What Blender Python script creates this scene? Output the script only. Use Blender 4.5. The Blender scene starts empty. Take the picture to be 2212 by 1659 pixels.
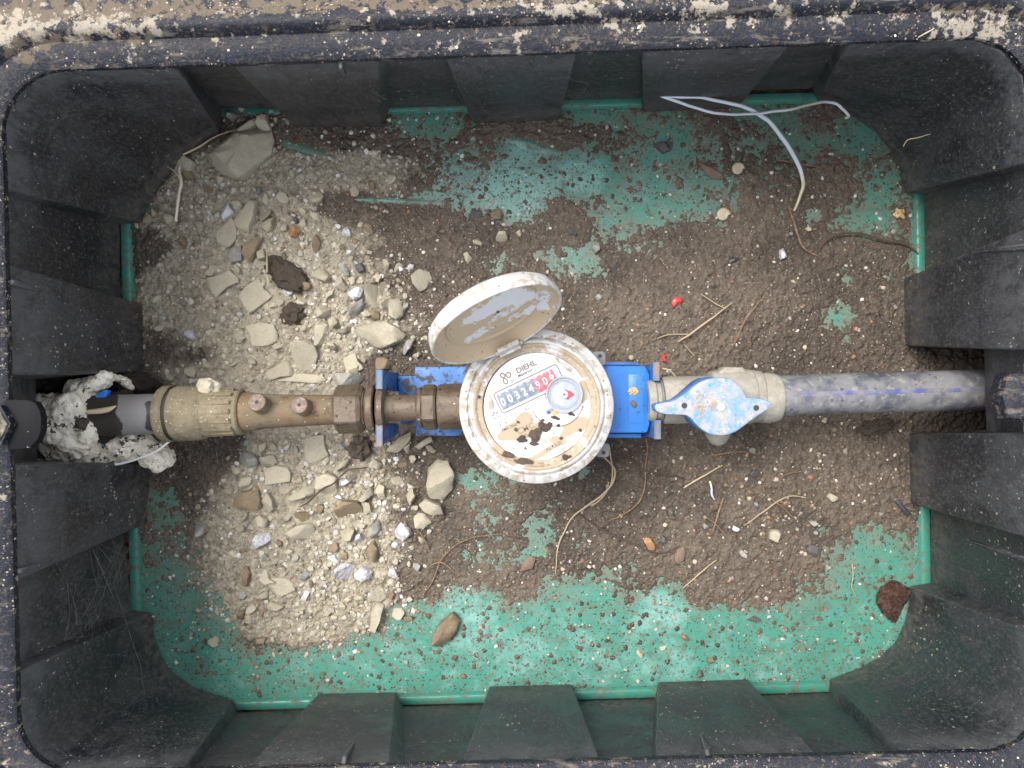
import bpy, bmesh, math, random
import numpy as np
from mathutils import Vector, Matrix, noise as mnoise

# ------------------------------------------------------------ camera, sky, sun, exposure
S = bpy.context.scene
COL = S.collection
H = 0.62                       # camera height above the green base plate (m)
FPX = 1598.0                   # focal length in picture units (picture 2212 wide)
CX, CY = 1106.0, 829.5
cam_data = bpy.data.cameras.new('camera')
cam = bpy.data.objects.new('camera', cam_data)
COL.objects.link(cam)
cam.location = (0, 0, H)
cam.rotation_euler = (0, 0, 0)
cam_data.sensor_width = 36.0
cam_data.lens = 36.0 * FPX / 2212.0
cam_data.clip_start = 0.01
cam_data.clip_end = 500.0
S.camera = cam

SUN_EL, SUN_AZ = 60.0, 142.0   # sun high on the left / top side of the picture, behind cloud
world = bpy.data.worlds.new('World')
S.world = world
world.use_nodes = True
wn = world.node_tree
for n in list(wn.nodes):
    wn.nodes.remove(n)
w_out = wn.nodes.new('ShaderNodeOutputWorld')
w_bg = wn.nodes.new('ShaderNodeBackground')
w_sky = wn.nodes.new('ShaderNodeTexSky')
w_sky.sky_type = 'NISHITA'
w_sky.sun_disc = False
w_sky.sun_elevation = math.radians(SUN_EL)
w_sky.sun_rotation = math.radians(90.0 - SUN_AZ)
w_sky.air_density = 1.0
w_sky.dust_density = 6.0
w_sky.ozone_density = 1.0
w_mix = wn.nodes.new('ShaderNodeMixRGB')
w_mix.inputs[0].default_value = 0.6           # veil of grey cloud over the blue
w_mix.inputs[2].default_value = (6.2, 6.25, 6.5, 1)
wn.links.new(w_sky.outputs[0], w_mix.inputs[1])
wn.links.new(w_mix.outputs[0], w_bg.inputs[0])
w_bg.inputs[1].default_value = 0.13
wn.links.new(w_bg.outputs[0], w_out.inputs[0])

sun_data = bpy.data.lights.new('sun', 'SUN')
sun_data.energy = 1.9
sun_data.angle = math.radians(32.0)
sun_data.color = (1.0, 0.975, 0.94)
sun = bpy.data.objects.new('sun', sun_data)
COL.objects.link(sun)
sd = Vector((math.cos(math.radians(SUN_AZ)) * math.cos(math.radians(SUN_EL)),
             math.sin(math.radians(SUN_AZ)) * math.cos(math.radians(SUN_EL)),
             math.sin(math.radians(SUN_EL))))
sun.rotation_euler = sd.to_track_quat('Z', 'Y').to_euler()
sun.location = sd * 5

S.view_settings.view_transform = 'Standard'
S.view_settings.look = 'None'
S.view_settings.gamma = 1.0
S.view_settings.exposure = 1.12
S.cycles.max_bounces = 6
S.cycles.diffuse_bounces = 3
S.cycles.glossy_bounces = 3
S.cycles.use_denoising = True

R = random.Random(7)
NP = np.random.RandomState(11)


# ------------------------------------------------------------ helpers
def sc(z):
    return (H - z) / FPX


def P(px, py, z=0.0):
    s = sc(z)
    return Vector(((px - CX) * s, (CY - py) * s, z))


def hash2(ix, iy, seed):
    h = (ix.astype(np.int64) * 374761393 + iy.astype(np.int64) * 668265263 + seed * 974711) & 0xffffffff
    h = ((h ^ (h >> 13)) * 1274126177) & 0xffffffff
    h = (h ^ (h >> 16)) & 0xffffffff
    return h / 4294967295.0


def vnoise(x, y, seed=0):
    ix, iy = np.floor(x), np.floor(y)
    fx, fy = x - ix, y - iy
    fx = fx * fx * (3 - 2 * fx)
    fy = fy * fy * (3 - 2 * fy)
    a, b = hash2(ix, iy, seed), hash2(ix + 1, iy, seed)
    c, d = hash2(ix, iy + 1, seed), hash2(ix + 1, iy + 1, seed)
    return (a + (b - a) * fx) * (1 - fy) + (c + (d - c) * fx) * fy


def fbm(x, y, sz, octv=4, seed=0, gain=0.5):
    """fractal value noise, about -1..1; sz = size of the largest lump"""
    t = np.zeros_like(x)
    amp, tot = 1.0, 0.0
    f = 1.0 / sz
    ca, sa = math.cos(0.6), math.sin(0.6)
    for o in range(octv):
        xr, yr = x * ca - y * sa, x * sa + y * ca
        x, y = xr, yr
        t += amp * (vnoise(x * f + 17.3 * o, y * f - 9.1 * o, seed + o) * 2 - 1)
        tot += amp
        amp *= gain
        f *= 2.03
    return t / tot


def worley(x, y, sz, seed=0):
    """returns F1 distance (0..1) and a random value of the nearest cell"""
    gx, gy = x / sz, y / sz
    ix, iy = np.floor(gx), np.floor(gy)
    best = np.full_like(x, 9.0)
    val = np.zeros_like(x)
    for dx in (-1, 0, 1):
        for dy in (-1, 0, 1):
            cx, cy = ix + dx, iy + dy
            jx, jy = hash2(cx, cy, seed), hash2(cx, cy, seed + 5)
            d = np.hypot(cx + jx - gx, cy + jy - gy)
            m = d < best
            best = np.where(m, d, best)
            val = np.where(m, hash2(cx, cy, seed + 9), val)
    return best, val


def sstep(a, b, x):
    t = np.clip((x - a) / (b - a), 0, 1)
    return t * t * (3 - 2 * t)


def empty(name, loc, label=None, cat=None, group=None, kind=None):
    o = bpy.data.objects.new(name, None)
    o.empty_display_size = 0.01
    COL.objects.link(o)
    o.location = loc
    tag(o, label, cat, group, kind)
    return o


def tag(o, label=None, cat=None, group=None, kind=None):
    if label: o['label'] = label
    if cat: o['category'] = cat
    if group: o['group'] = group
    if kind: o['kind'] = kind
    return o


def wloc(o):
    v = Vector((0, 0, 0))
    while o is not None:
        v += o.location
        o = o.parent
    return v


def link_mesh(name, me, mat=None, parent=None, origin=None, smooth=True, sharp=35):
    """me holds world-space vertices"""
    if parent is not None:
        off = wloc(parent)
    else:
        if origin is None:
            n = len(me.vertices)
            co = np.empty(n * 3, dtype=np.float32)
            me.vertices.foreach_get('co', co)
            co = co.reshape(-1, 3)
            c = (co.min(0) + co.max(0)) / 2
            origin = Vector((float(c[0]), float(c[1]), float(co[:, 2].min())))
        off = Vector(origin)
    me.transform(Matrix.Translation(-off))
    if smooth:
        me.polygons.foreach_set('use_smooth', [True] * len(me.polygons))
        if sharp:
            me.set_sharp_from_angle(angle=math.radians(sharp))
    me.update()
    o = bpy.data.objects.new(name, me)
    if mat is not None:
        if isinstance(mat, (list, tuple)):
            for m in mat: me.materials.append(m)
        elif not me.materials:
            me.materials.append(mat)
    COL.objects.link(o)
    if parent is not None:
        o.parent = parent
    else:
        o.location = off
    return o


def mesh_from(verts, faces, name='m'):
    me = bpy.data.meshes.new(name)
    me.from_pydata([tuple(v) for v in verts], [], faces)
    me.update()
    return me


class MB:
    """collects shapes into one mesh"""
    def __init__(self):
        self.v, self.f = [], []

    def add(self, vs, fs):
        n = len(self.v)
        self.v += [tuple(v) for v in vs]
        self.f += [tuple(i + n for i in f) for f in fs]
        return self

    def build(self, name, mat=None, parent=None, **k):
        me = mesh_from(self.v, self.f, name)
        bm = bmesh.new(); bm.from_mesh(me)
        bmesh.ops.recalc_face_normals(bm, faces=bm.faces)
        bm.to_mesh(me); bm.free()
        return link_mesh(name, me, mat, parent, **k)


def frame_of(axis):
    a = Vector(axis).normalized()
    r = Vector((0, 0, 1)) if abs(a.z) < 0.9 else Vector((1, 0, 0))
    u = r.cross(a).normalized()
    return a, u, a.cross(u).normalized()


def lathe(prof, origin, axis, seg=48, rot=0.0, rfun=None):
    """prof: list of (t along axis, r); r == 0 closes"""
    a, u, w = frame_of(axis)
    o = Vector(origin)
    vs, fs, rings = [], [], []
    for t, r in prof:
        if r <= 1e-9:
            vs.append(o + a * t); rings.append([len(vs) - 1])
        else:
            rg = []
            for k in range(seg):
                th = rot + 2 * math.pi * k / seg
                rr = rfun(r, t, th) if rfun else r
                vs.append(o + a * t + u * (rr * math.cos(th)) + w * (rr * math.sin(th)))
                rg.append(len(vs) - 1)
            rings.append(rg)
    for A, B in zip(rings[:-1], rings[1:]):
        if len(A) == 1 and len(B) == 1: continue
        for k in range(seg):
            k2 = (k + 1) % seg
            if len(A) == 1: fs.append((A[0], B[k], B[k2]))
            elif len(B) == 1: fs.append((A[k], B[0], A[k2]))
            else: fs.append((A[k], B[k], B[k2], A[k2]))
    return vs, fs


def hexr(r, t, th):
    m = math.pi / 3
    q = (th % m) - m / 2
    return r * math.cos(m / 2) / math.cos(q)


def catmull(pts, n=6):
    pts = [Vector(p) for p in pts]
    if len(pts) < 3: return pts
    out = []
    q = [pts[0] * 2 - pts[1]] + pts + [pts[-1] * 2 - pts[-2]]
    for i in range(1, len(q) - 2):
        p0, p1, p2, p3 = q[i - 1:i + 3]
        for k in range(n):
            t = k / n
            out.append(0.5 * ((2 * p1) + (p2 - p0) * t + (2 * p0 - 5 * p1 + 4 * p2 - p3) * t * t + (3 * p1 - p0 - 3 * p2 + p3) * t ** 3))
    out.append(pts[-1])
    return out


def tube(pts, rads, seg=8, cap=True):
    pts = [Vector(p) for p in pts]
    n = len(pts)
    if not hasattr(rads, '__len__'): rads = [rads] * n
    if len(rads) != n:
        xs = np.linspace(0, 1, len(rads)); rads = list(np.interp(np.linspace(0, 1, n), xs, rads))
    vs, fs = [], []
    prev = None
    for i, p in enumerate(pts):
        d = (pts[min(i + 1, n - 1)] - pts[max(i - 1, 0)])
        if d.length < 1e-9: d = Vector((1, 0, 0))
        d.normalize()
        if prev is None:
            a, u, w = frame_of(d)
        else:
            u = (prev - d * prev.dot(d))
            if u.length < 1e-6: a, u, w = frame_of(d)
            u.normalize(); w = d.cross(u)
        prev = u
        for k in range(seg):
            th = 2 * math.pi * k / seg
            vs.append(p + (u * math.cos(th) + w * math.sin(th)) * rads[i])
    for i in range(n - 1):
        for k in range(seg):
            k2 = (k + 1) % seg
            fs.append((i * seg + k, i * seg + k2, (i + 1) * seg + k2, (i + 1) * seg + k))
    if cap:
        fs.append(tuple(range(seg))[::-1])
        fs.append(tuple((n - 1) * seg + k for k in range(seg)))
    return vs, fs


def prism(outline, z0, z1, bev=0.0, topscale=None):
    """outline world xy list -> prism with a small chamfer on the top edge"""
    n = len(outline)
    cx = sum(p[0] for p in outline) / n; cy = sum(p[1] for p in outline) / n
    vs = [(p[0], p[1], z0) for p in outline]
    fs = []
    def ins(p, b):
        dx, dy = p[0] - cx, p[1] - cy
        L = math.hypot(dx, dy) or 1
        return (p[0] - dx / L * b, p[1] - dy / L * b)
    rings = [list(range(n))]
    def ring(b, z):
        s = len(vs)
        for p in outline:
            q = ins(p, b); vs.append((q[0], q[1], z))
        rings.append(list(range(s, s + n)))
    if bev:
        ring(0, z1 - bev); ring(bev * 0.3, z1 - bev * 0.3); ring(bev, z1)
    else:
        ring(0, z1)
    for A, B in zip(rings[:-1], rings[1:]):
        for k in range(n):
            k2 = (k + 1) % n
            fs.append((A[k], A[k2], B[k2], B[k]))
    fs.append(tuple(rings[-1])); fs.append(tuple(rings[0][::-1]))
    return vs, fs


def boxm(c, ax, ay, az, bev=0.0):
    """box from centre and three half-axis vectors, edges chamfered by bev"""
    bm = bmesh.new()
    bmesh.ops.create_cube(bm, size=2.0)
    M = Matrix((list(ax) + [0], list(ay) + [0], list(az) + [0], [0, 0, 0, 1])).transposed()
    for v in bm.verts:
        v.co = Vector(c) + Vector(ax) * v.co.x + Vector(ay) * v.co.y + Vector(az) * v.co.z
    if bev:
        bmesh.ops.bevel(bm, geom=list(bm.edges), offset=bev, segments=2, profile=0.6, affect='EDGES')
    bm.verts.index_update()
    vs = [v.co.copy() for v in bm.verts]
    fs = [tuple(v.index for v in f.verts) for f in bm.faces]
    bm.free()
    return vs, fs


def text_mesh(s, size, M, name, mat, parent, thick=0.0, bold=0.0, align='CENTER', label=None):
    """flat lettering of height about size, M = world matrix of its plane"""
    cu = bpy.data.curves.new(name, 'FONT')
    cu.body = s
    cu.size = size
    cu.align_x = align
    cu.align_y = 'CENTER'
    cu.extrude = thick
    cu.offset = bold
    cu.resolution_u = 3
    tmp = bpy.data.objects.new('tmp', cu)
    COL.objects.link(tmp)
    bpy.context.view_layer.update()
    me = bpy.data.meshes.new_from_object(tmp.evaluated_get(bpy.context.evaluated_depsgraph_get()))
    bpy.data.objects.remove(tmp); bpy.data.curves.remove(cu)
    me.transform(M)
    me.materials.clear()
    o = link_mesh(name, me, mat, parent, smooth=False)
    if label: o['label'] = label
    return o


# ------------------------------------------------------------ materials
def node_mat(name, color, rough=0.5, layers=(), bump=(), metallic=0.0, attr=None, spec=0.5, coat=0.0,
             coord='Object', bump_dist=0.001, rough_dirt=0.9, vary=0.0, stretch=None):
    """Principled material: base colour, then dirt / wear layers:
    ('noise', colour, scale, lo, hi, strength) or ('spots', colour, scale, size, softness, density) ;
    bump = [(kind, scale, strength)]"""
    m = bpy.data.materials.new(name)
    m.use_nodes = True
    nt = m.node_tree
    N, L = nt.nodes, nt.links
    bs = N['Principled BSDF']
    tc = N.new('ShaderNodeTexCoord')
    vec = tc.outputs[coord]
    if stretch:
        mp = N.new('ShaderNodeMapping'); mp.inputs['Scale'].default_value = stretch
        L.new(vec, mp.inputs[0]); vec = mp.outputs[0]

    def noise(scale, detail=5, rough_=0.6, off=0.0, dist=0.0):
        t = N.new('ShaderNodeTexNoise')
        t.inputs['Scale'].default_value = scale
        t.inputs['Detail'].default_value = detail
        t.inputs['Roughness'].default_value = rough_
        t.inputs['Distortion'].default_value = dist
        if off:
            a = N.new('ShaderNodeVectorMath'); a.operation = 'ADD'
            a.inputs[1].default_value = (off, off * 0.7, off * 1.3)
            L.new(vec, a.inputs[0]); L.new(a.outputs[0], t.inputs['Vector'])
        else:
            L.new(vec, t.inputs['Vector'])
        return t.outputs['Fac']

    def mrange(x, lo, hi, a=0.0, b=1.0):
        r = N.new('ShaderNodeMapRange')
        r.interpolation_type = 'SMOOTHSTEP'
        r.inputs['From Min'].default_value = lo; r.inputs['From Max'].default_value = hi
        r.inputs['To Min'].default_value = a; r.inputs['To Max'].default_value = b
        L.new(x, r.inputs['Value'])
        return r.outputs[0]

    def math_(op, a, b):
        q = N.new('ShaderNodeMath'); q.operation = op
        for i, v in enumerate((a, b)):
            if isinstance(v, (int, float)): q.inputs[i].default_value = v
            else: L.new(v, q.inputs[i])
        return q.outputs[0]

    if attr:
        at = N.new('ShaderNodeAttribute'); at.attribute_name = attr
        col = at.outputs['Color']
    else:
        rgb = N.new('ShaderNodeRGB'); rgb.outputs[0].default_value = (*color, 1)
        col = rgb.outputs[0]
    if vary:
        oi = N.new('ShaderNodeObjectInfo')
        hs = N.new('ShaderNodeHueSaturation')
        L.new(mrange(oi.outputs['Random'], 0, 1, 1 - vary, 1 + vary), hs.inputs['Value'])
        L.new(col, hs.inputs['Color']); col = hs.outputs[0]
    rgh = None
    k = 0
    for ly in layers:
        k += 1
        kind, c = ly[0], ly[1]
        if kind == 'noise':
            _, _, scale, lo, hi, st = ly[:6]
            f = mrange(noise(scale, 8, 0.65, 3.1 * k, 0.3), lo, hi, 0, st)
        elif kind == 'edge':      # paler convex edges, broken up by noise
            _, _, lo, hi, scale, st = ly
            g = N.new('ShaderNodeNewGeometry')
            f = math_('MULTIPLY', mrange(g.outputs['Pointiness'], lo, hi), mrange(noise(scale, 6, 0.7, 3.1 * k), 0.35, 0.6, 0.25 * st, st))
        elif kind == 'streak':
            _, _, scale, lo, hi, st, sc3 = ly
            mp_ = N.new('ShaderNodeMapping'); mp_.inputs['Scale'].default_value = sc3; L.new(vec, mp_.inputs[0])
            t_ = N.new('ShaderNodeTexNoise'); t_.inputs['Scale'].default_value = scale; t_.inputs['Detail'].default_value = 7; t_.inputs['Roughness'].default_value = 0.7
            L.new(mp_.outputs[0], t_.inputs['Vector'])
            f = mrange(t_.outputs['Fac'], lo, hi, 0, st)
        elif kind == 'spots':
            _, _, scale, size, soft, dens = ly[:6]
            v = N.new('ShaderNodeTexVoronoi'); v.inputs['Scale'].default_value = scale
            a = N.new('ShaderNodeVectorMath'); a.operation = 'ADD'
            a.inputs[1].default_value = (k * 2.7, k * 1.1, k * 0.4)
            L.new(vec, a.inputs[0])
            # wobble so that the spots are not round
            wob = N.new('ShaderNodeTexNoise'); wob.inputs['Scale'].default_value = scale * 2.2
            wob.inputs['Detail'].default_value = 2
            L.new(vec, wob.inputs['Vector'])
            mx = N.new('ShaderNodeMixRGB'); mx.blend_type = 'ADD'; mx.inputs[0].default_value = 0.9 / scale
            L.new(a.outputs[0], mx.inputs[1]); L.new(wob.outputs['Color'], mx.inputs[2])
            L.new(mx.outputs[0], v.inputs['Vector'])
            sp = N.new('ShaderNodeSeparateColor'); L.new(v.outputs['Color'], sp.inputs[0])
            sz = math_('MULTIPLY', sp.outputs[1], size)
            near = math_('SUBTRACT', sz, v.outputs['Distance'])
            f = mrange(near, 0.0, soft, 0, 1)
            f = math_('MULTIPLY', f, mrange(sp.outputs[0], 1 - dens - 0.001, 1 - dens, 0, 1))
            if len(ly) > 6:      # clustered: (noise scale, lo, hi)
                cs, lo, hi = ly[6]
                f = math_('MULTIPLY', f, mrange(noise(cs, 3, 0.5, 5.5 * k), lo, hi))
        elif kind == 'low':      # gathers toward the bottom of a wall: z range in metres
            _, _, z0, z1, scale, st = ly[:6]
            sx = N.new('ShaderNodeSeparateXYZ'); L.new(tc.outputs['Object'], sx.inputs[0])
            f = math_('MULTIPLY', mrange(sx.outputs['Z'], z0, z1, 1, 0), mrange(noise(scale, 6, 0.6, 3.1 * k), 0.4, 0.7, 0, st))
        elif kind == 'up':       # settles on faces that look up
            _, _, lo, hi, scale, st = ly[:6]
            g = N.new('ShaderNodeNewGeometry'); sx = N.new('ShaderNodeSeparateXYZ')
            L.new(g.outputs['Normal'], sx.inputs[0])
            f = math_('MULTIPLY', mrange(sx.outputs['Z'], lo, hi), mrange(noise(scale, 8, 0.65, 3.1 * k), 0.35, 0.62, 0.25 * st, st))
        elif kind == 'attr':     # painted amount of a substance: (name, noise scale, width)
            _, _, an, scale, width, st = ly[:6]
            at = N.new('ShaderNodeAttribute'); at.attribute_name = an
            s = math_('ADD', at.outputs['Fac'], math_('MULTIPLY', math_('SUBTRACT', noise(scale, 8, 0.7, 1.7 * k), 0.5), width))
            f = mrange(s, 0.45, 0.58, 0, st)
        mix = N.new('ShaderNodeMixRGB')
        L.new(f, mix.inputs[0]); L.new(col, mix.inputs[1]); mix.inputs[2].default_value = (*c, 1)
        col = mix.outputs[0]
        rm = N.new('ShaderNodeMix'); rm.data_type = 'FLOAT'
        L.new(f, rm.inputs[0])
        if rgh is None: rm.inputs[2].default_value = rough
        else: L.new(rgh, rm.inputs[2])
        rm.inputs[3].default_value = rough_dirt
        rgh = rm.outputs[0]
    L.new(col, bs.inputs['Base Color'])
    if rgh is None: bs.inputs['Roughness'].default_value = rough
    else: L.new(rgh, bs.inputs['Roughness'])
    bs.inputs['Metallic'].default_value = metallic
    bs.inputs['Specular IOR Level'].default_value = spec
    if coat: bs.inputs['Coat Weight'].default_value = coat; bs.inputs['Coat Roughness'].default_value = 0.15
    if bump:
        acc = None
        for i, (kind, scale, st) in enumerate(bump):
            if kind == 'noise': h = noise(scale, 6, 0.7, 11.0 + i)
            else:
                v = N.new('ShaderNodeTexVoronoi'); v.inputs['Scale'].default_value = scale
                L.new(vec, v.inputs['Vector']); h = math_('SUBTRACT', 1.0, v.outputs['Distance'])
            h = math_('MULTIPLY', h, st)
            acc = h if acc is None else math_('ADD', acc, h)
        b = N.new('ShaderNodeBump'); b.inputs['Distance'].default_value = bump_dist
        b.inputs['Strength'].default_value = 1.0
        L.new(acc, b.inputs['Height']); L.new(b.outputs[0], bs.inputs['Normal'])
    return m


MUD = (0.42, 0.33, 0.22)
KHAKI = (0.43, 0.385, 0.29)
SOIL = (0.062, 0.047, 0.034)
M = {}
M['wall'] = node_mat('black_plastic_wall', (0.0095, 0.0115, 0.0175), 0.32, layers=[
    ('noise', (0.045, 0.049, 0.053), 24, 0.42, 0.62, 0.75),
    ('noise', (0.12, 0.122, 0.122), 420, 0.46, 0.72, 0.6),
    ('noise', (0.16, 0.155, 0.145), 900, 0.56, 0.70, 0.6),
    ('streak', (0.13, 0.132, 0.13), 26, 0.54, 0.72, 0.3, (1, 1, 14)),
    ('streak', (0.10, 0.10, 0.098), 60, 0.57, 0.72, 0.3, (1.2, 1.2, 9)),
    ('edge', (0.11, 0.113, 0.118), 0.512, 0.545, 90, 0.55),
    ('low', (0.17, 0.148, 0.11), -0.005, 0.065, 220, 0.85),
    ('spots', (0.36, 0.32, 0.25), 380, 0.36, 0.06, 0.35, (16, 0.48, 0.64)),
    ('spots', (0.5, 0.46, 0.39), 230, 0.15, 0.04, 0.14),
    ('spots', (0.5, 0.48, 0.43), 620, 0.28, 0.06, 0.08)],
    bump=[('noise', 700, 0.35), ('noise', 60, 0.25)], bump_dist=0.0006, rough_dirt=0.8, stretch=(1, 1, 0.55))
M['rim'] = node_mat('black_plastic_rim', (0.007, 0.009, 0.017), 0.24, spec=0.36, layers=[
    ('noise', (0.035, 0.037, 0.045), 260, 0.48, 0.74, 0.5),
    ('streak', (0.20, 0.18, 0.145), 90, 0.56, 0.66, 0.6, (0.35, 1.6, 1)),
    ('attr', (0.135, 0.108, 0.078), 'mud', 150, 2.6, 0.93),
    ('attr', (0.36, 0.32, 0.255), 'dust', 110, 2.3, 0.8),
    ('noise', (0.09, 0.065, 0.045), 330, 0.54, 0.64, 0.6),
    ('spots', (0.42, 0.36, 0.28), 700, 0.46, 0.1, 0.4, (60, 0.44, 0.64)),
    ('spots', (0.45, 0.40, 0.31), 360, 0.26, 0.06, 0.15),
    ('spots', (0.12, 0.09, 0.065), 260, 0.42, 0.08, 0.25, (25, 0.45, 0.6))],
    bump=[('noise', 500, 0.8), ('noise', 130, 0.8)], bump_dist=0.0010, rough_dirt=0.85)
M['lip'] = node_mat('green_plastic_lip', (0.038, 0.235, 0.175), 0.30, layers=[('noise', (0.15, 0.2, 0.15), 90, 0.5, 0.7, 0.6), ('noise', (0.12, 0.10, 0.075), 200, 0.48, 0.60, 0.7)], bump=[('noise', 260, 0.3)], bump_dist=0.0005)
M['plate'] = node_mat('green_plastic', (0.05, 0.285, 0.21), 0.38, attr='Col', layers=[
    ('noise', (0.13, 0.17, 0.13), 55, 0.50, 0.72, 0.35),
    ('noise', (0.14, 0.115, 0.085), 420, 0.50, 0.62, 0.6),
    ('noise', (0.11, 0.085, 0.062), 130, 0.56, 0.64, 0.7),
    ('spots', (0.045, 0.033, 0.026), 560, 0.44, 0.08, 0.7, (45, 0.34, 0.48)),
    ('spots', (0.08, 0.06, 0.045), 150, 0.36, 0.08, 0.3, (30, 0.4, 0.55)),
    ('spots', (0.5, 0.42, 0.32), 200, 0.26, 0.05, 0.07)],
    bump=[('noise', 260, 0.25)], bump_dist=0.0006, rough_dirt=0.75)
M['soil'] = node_mat('damp_soil', SOIL, 0.62, attr='Col', layers=[
    ('noise', (0.045, 0.033, 0.025), 150, 0.48, 0.68, 0.55),
    ('noise', (0.24, 0.195, 0.15), 520, 0.52, 0.66, 0.5),
    ('noise', (0.03, 0.022, 0.017), 700, 0.55, 0.66, 0.6),
    ('spots', (0.34, 0.28, 0.2), 560, 0.40, 0.1, 0.2),
    ('spots', (0.5, 0.45, 0.38), 420, 0.28, 0.06, 0.09),
    ('spots', (0.22, 0.11, 0.07), 400, 0.4, 0.1, 0.07)],
    bump=[('noise', 900, 1.0), ('noise', 300, 0.8)], bump_dist=0.0008, rough_dirt=0.7, spec=0.55)
M['stone'] = node_mat('khaki_stone', (0.42, 0.38, 0.285), 0.85, vary=0.13, layers=[
    ('noise', (0.47, 0.44, 0.36), 110, 0.42, 0.66, 0.55), ('noise', (0.25, 0.21, 0.155), 260, 0.54, 0.72, 0.5)],
    bump=[('noise', 420, 1.0), ('noise', 130, 0.8)], bump_dist=0.0008)
M['stone_grey'] = node_mat('grey_stone', (0.29, 0.28, 0.25), 0.8, vary=0.15, layers=[
    ('noise', (0.45, 0.46, 0.46), 130, 0.50, 0.66, 0.7), ('noise', (0.18, 0.15, 0.11), 240, 0.55, 0.72, 0.5)],
    bump=[('noise', 420, 1.0), ('noise', 130, 0.8)], bump_dist=0.0008)
M['stone_white'] = node_mat('white_stone', (0.62, 0.62, 0.64), 0.7, vary=0.1, layers=[
    ('noise', (0.34, 0.33, 0.34), 220, 0.5, 0.66, 0.6)],
    bump=[('noise', 380, 1.6), ('voro', 260, 1.2)], bump_dist=0.0011)
M['stone_brown'] = node_mat('brown_stone', (0.215, 0.165, 0.105), 0.8, vary=0.15, layers=[
    ('noise', (0.30, 0.24, 0.16), 130, 0.45, 0.68, 0.6), ('noise', (0.1, 0.07, 0.05), 280, 0.56, 0.72, 0.5)],
    bump=[('noise', 420, 1.0), ('noise', 130, 0.7)], bump_dist=0.0007)
M['stone_dark'] = node_mat('dark_stone', (0.105, 0.1, 0.1), 0.7, vary=0.2, layers=[
    ('noise', (0.17, 0.155, 0.13), 200, 0.5, 0.7, 0.6)],
    bump=[('noise', 420, 0.9)], bump_dist=0.0006)
M['stone_rust'] = node_mat('rusty_stone', (0.34, 0.17, 0.08), 0.7, vary=0.15, layers=[
    ('noise', (0.5, 0.36, 0.22), 260, 0.5, 0.66, 0.6)],
    bump=[('noise', 420, 0.9)], bump_dist=0.0006)
M['grit'] = node_mat('mixed_grit', (0.3, 0.25, 0.18), 0.85, attr='Col', bump=[('noise', 700, 0.8)], bump_dist=0.0004)
M['white_shell'] = node_mat('off_white_plastic', (0.50, 0.505, 0.495), 0.45, layers=[
    ('noise', (0.37, 0.345, 0.30), 60, 0.40, 0.62, 0.7),
    ('noise', (0.30, 0.24, 0.165), 130, 0.50, 0.60, 0.75),
    ('spots', (0.16, 0.12, 0.085), 420, 0.36, 0.06, 0.16)],
    bump=[('noise', 600, 0.3)], bump_dist=0.0004, rough_dirt=0.85)
M['muddy_white'] = node_mat('mud_coated_plastic', (0.58, 0.59, 0.60), 0.45, layers=[
    ('noise', (0.34, 0.265, 0.175), 60, 0.33, 0.47, 0.93),
    ('spots', (0.25, 0.19, 0.13), 380, 0.35, 0.08, 0.4),
    ('spots', (0.07, 0.055, 0.04), 260, 0.30, 0.06, 0.16),
    ('noise', (0.58, 0.56, 0.52), 420, 0.58, 0.64, 0.85)],
    bump=[('noise', 260, 0.9)], bump_dist=0.0005, rough_dirt=0.9)
M['dial'] = node_mat('dial_face', (0.60, 0.63, 0.665), 0.28, coat=0.3, layers=[
    ('attr', (0.34, 0.265, 0.17), 'mud', 260, 0.95, 0.95),
    ('spots', (0.25, 0.2, 0.15), 500, 0.3, 0.06, 0.08)],
    bump=[('noise', 300, 0.15)], bump_dist=0.0003, rough_dirt=0.9)
M['lid_inside'] = node_mat('lid_inside', (0.60, 0.62, 0.64), 0.5, layers=[
    ('attr', (0.46, 0.36, 0.235), 'mud', 170, 1.3, 0.96),
    ('spots', (0.24, 0.18, 0.12), 320, 0.35, 0.08, 0.2)],
    bump=[('noise', 200, 0.8)], bump_dist=0.0005, rough_dirt=0.9)
M['brass'] = node_mat('muddy_brass', (0.17, 0.105, 0.05), 0.5, metallic=0.1, layers=[
    ('noise', (0.17, 0.138, 0.09), 60, 0.34, 0.56, 0.92),
    ('noise', (0.085, 0.06, 0.04), 140, 0.50, 0.66, 0.7),
    ('spots', (0.6, 0.52, 0.4), 600, 0.35, 0.08, 0.12)],
    bump=[('noise', 450, 1.0), ('noise', 90, 0.6)], bump_dist=0.0006)
M['brass_dark'] = node_mat('wet_dark_brass', (0.10, 0.07, 0.045), 0.36, metallic=0.15, layers=[
    ('noise', (0.14, 0.11, 0.077), 90, 0.4, 0.62, 0.75),
    ('noise', (0.055, 0.042, 0.034), 170, 0.5, 0.68, 0.8),
    ('spots', (0.03, 0.022, 0.018), 300, 0.4, 0.08, 0.4),
    ('spots', (0.5, 0.42, 0.34), 420, 0.3, 0.06, 0.1)],
    bump=[('noise', 450, 0.9)], bump_dist=0.0005, rough_dirt=0.6)
M['sand_brass'] = node_mat('sand_crusted_fitting', (0.19, 0.158, 0.10), 0.85, layers=[
    ('noise', (0.25, 0.215, 0.145), 90, 0.4, 0.62, 0.8),
    ('noise', (0.13, 0.10, 0.065), 220, 0.50, 0.68, 0.65),
    ('spots', (0.7, 0.62, 0.48), 700, 0.4, 0.08, 0.2)],
    bump=[('noise', 600, 1.1), ('noise', 160, 0.8)], bump_dist=0.0007)
M['dark_rubber'] = node_mat('dark_gasket', (0.035, 0.03, 0.024), 0.7, bump=[('noise', 600, 0.8)], bump_dist=0.0004)
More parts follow.
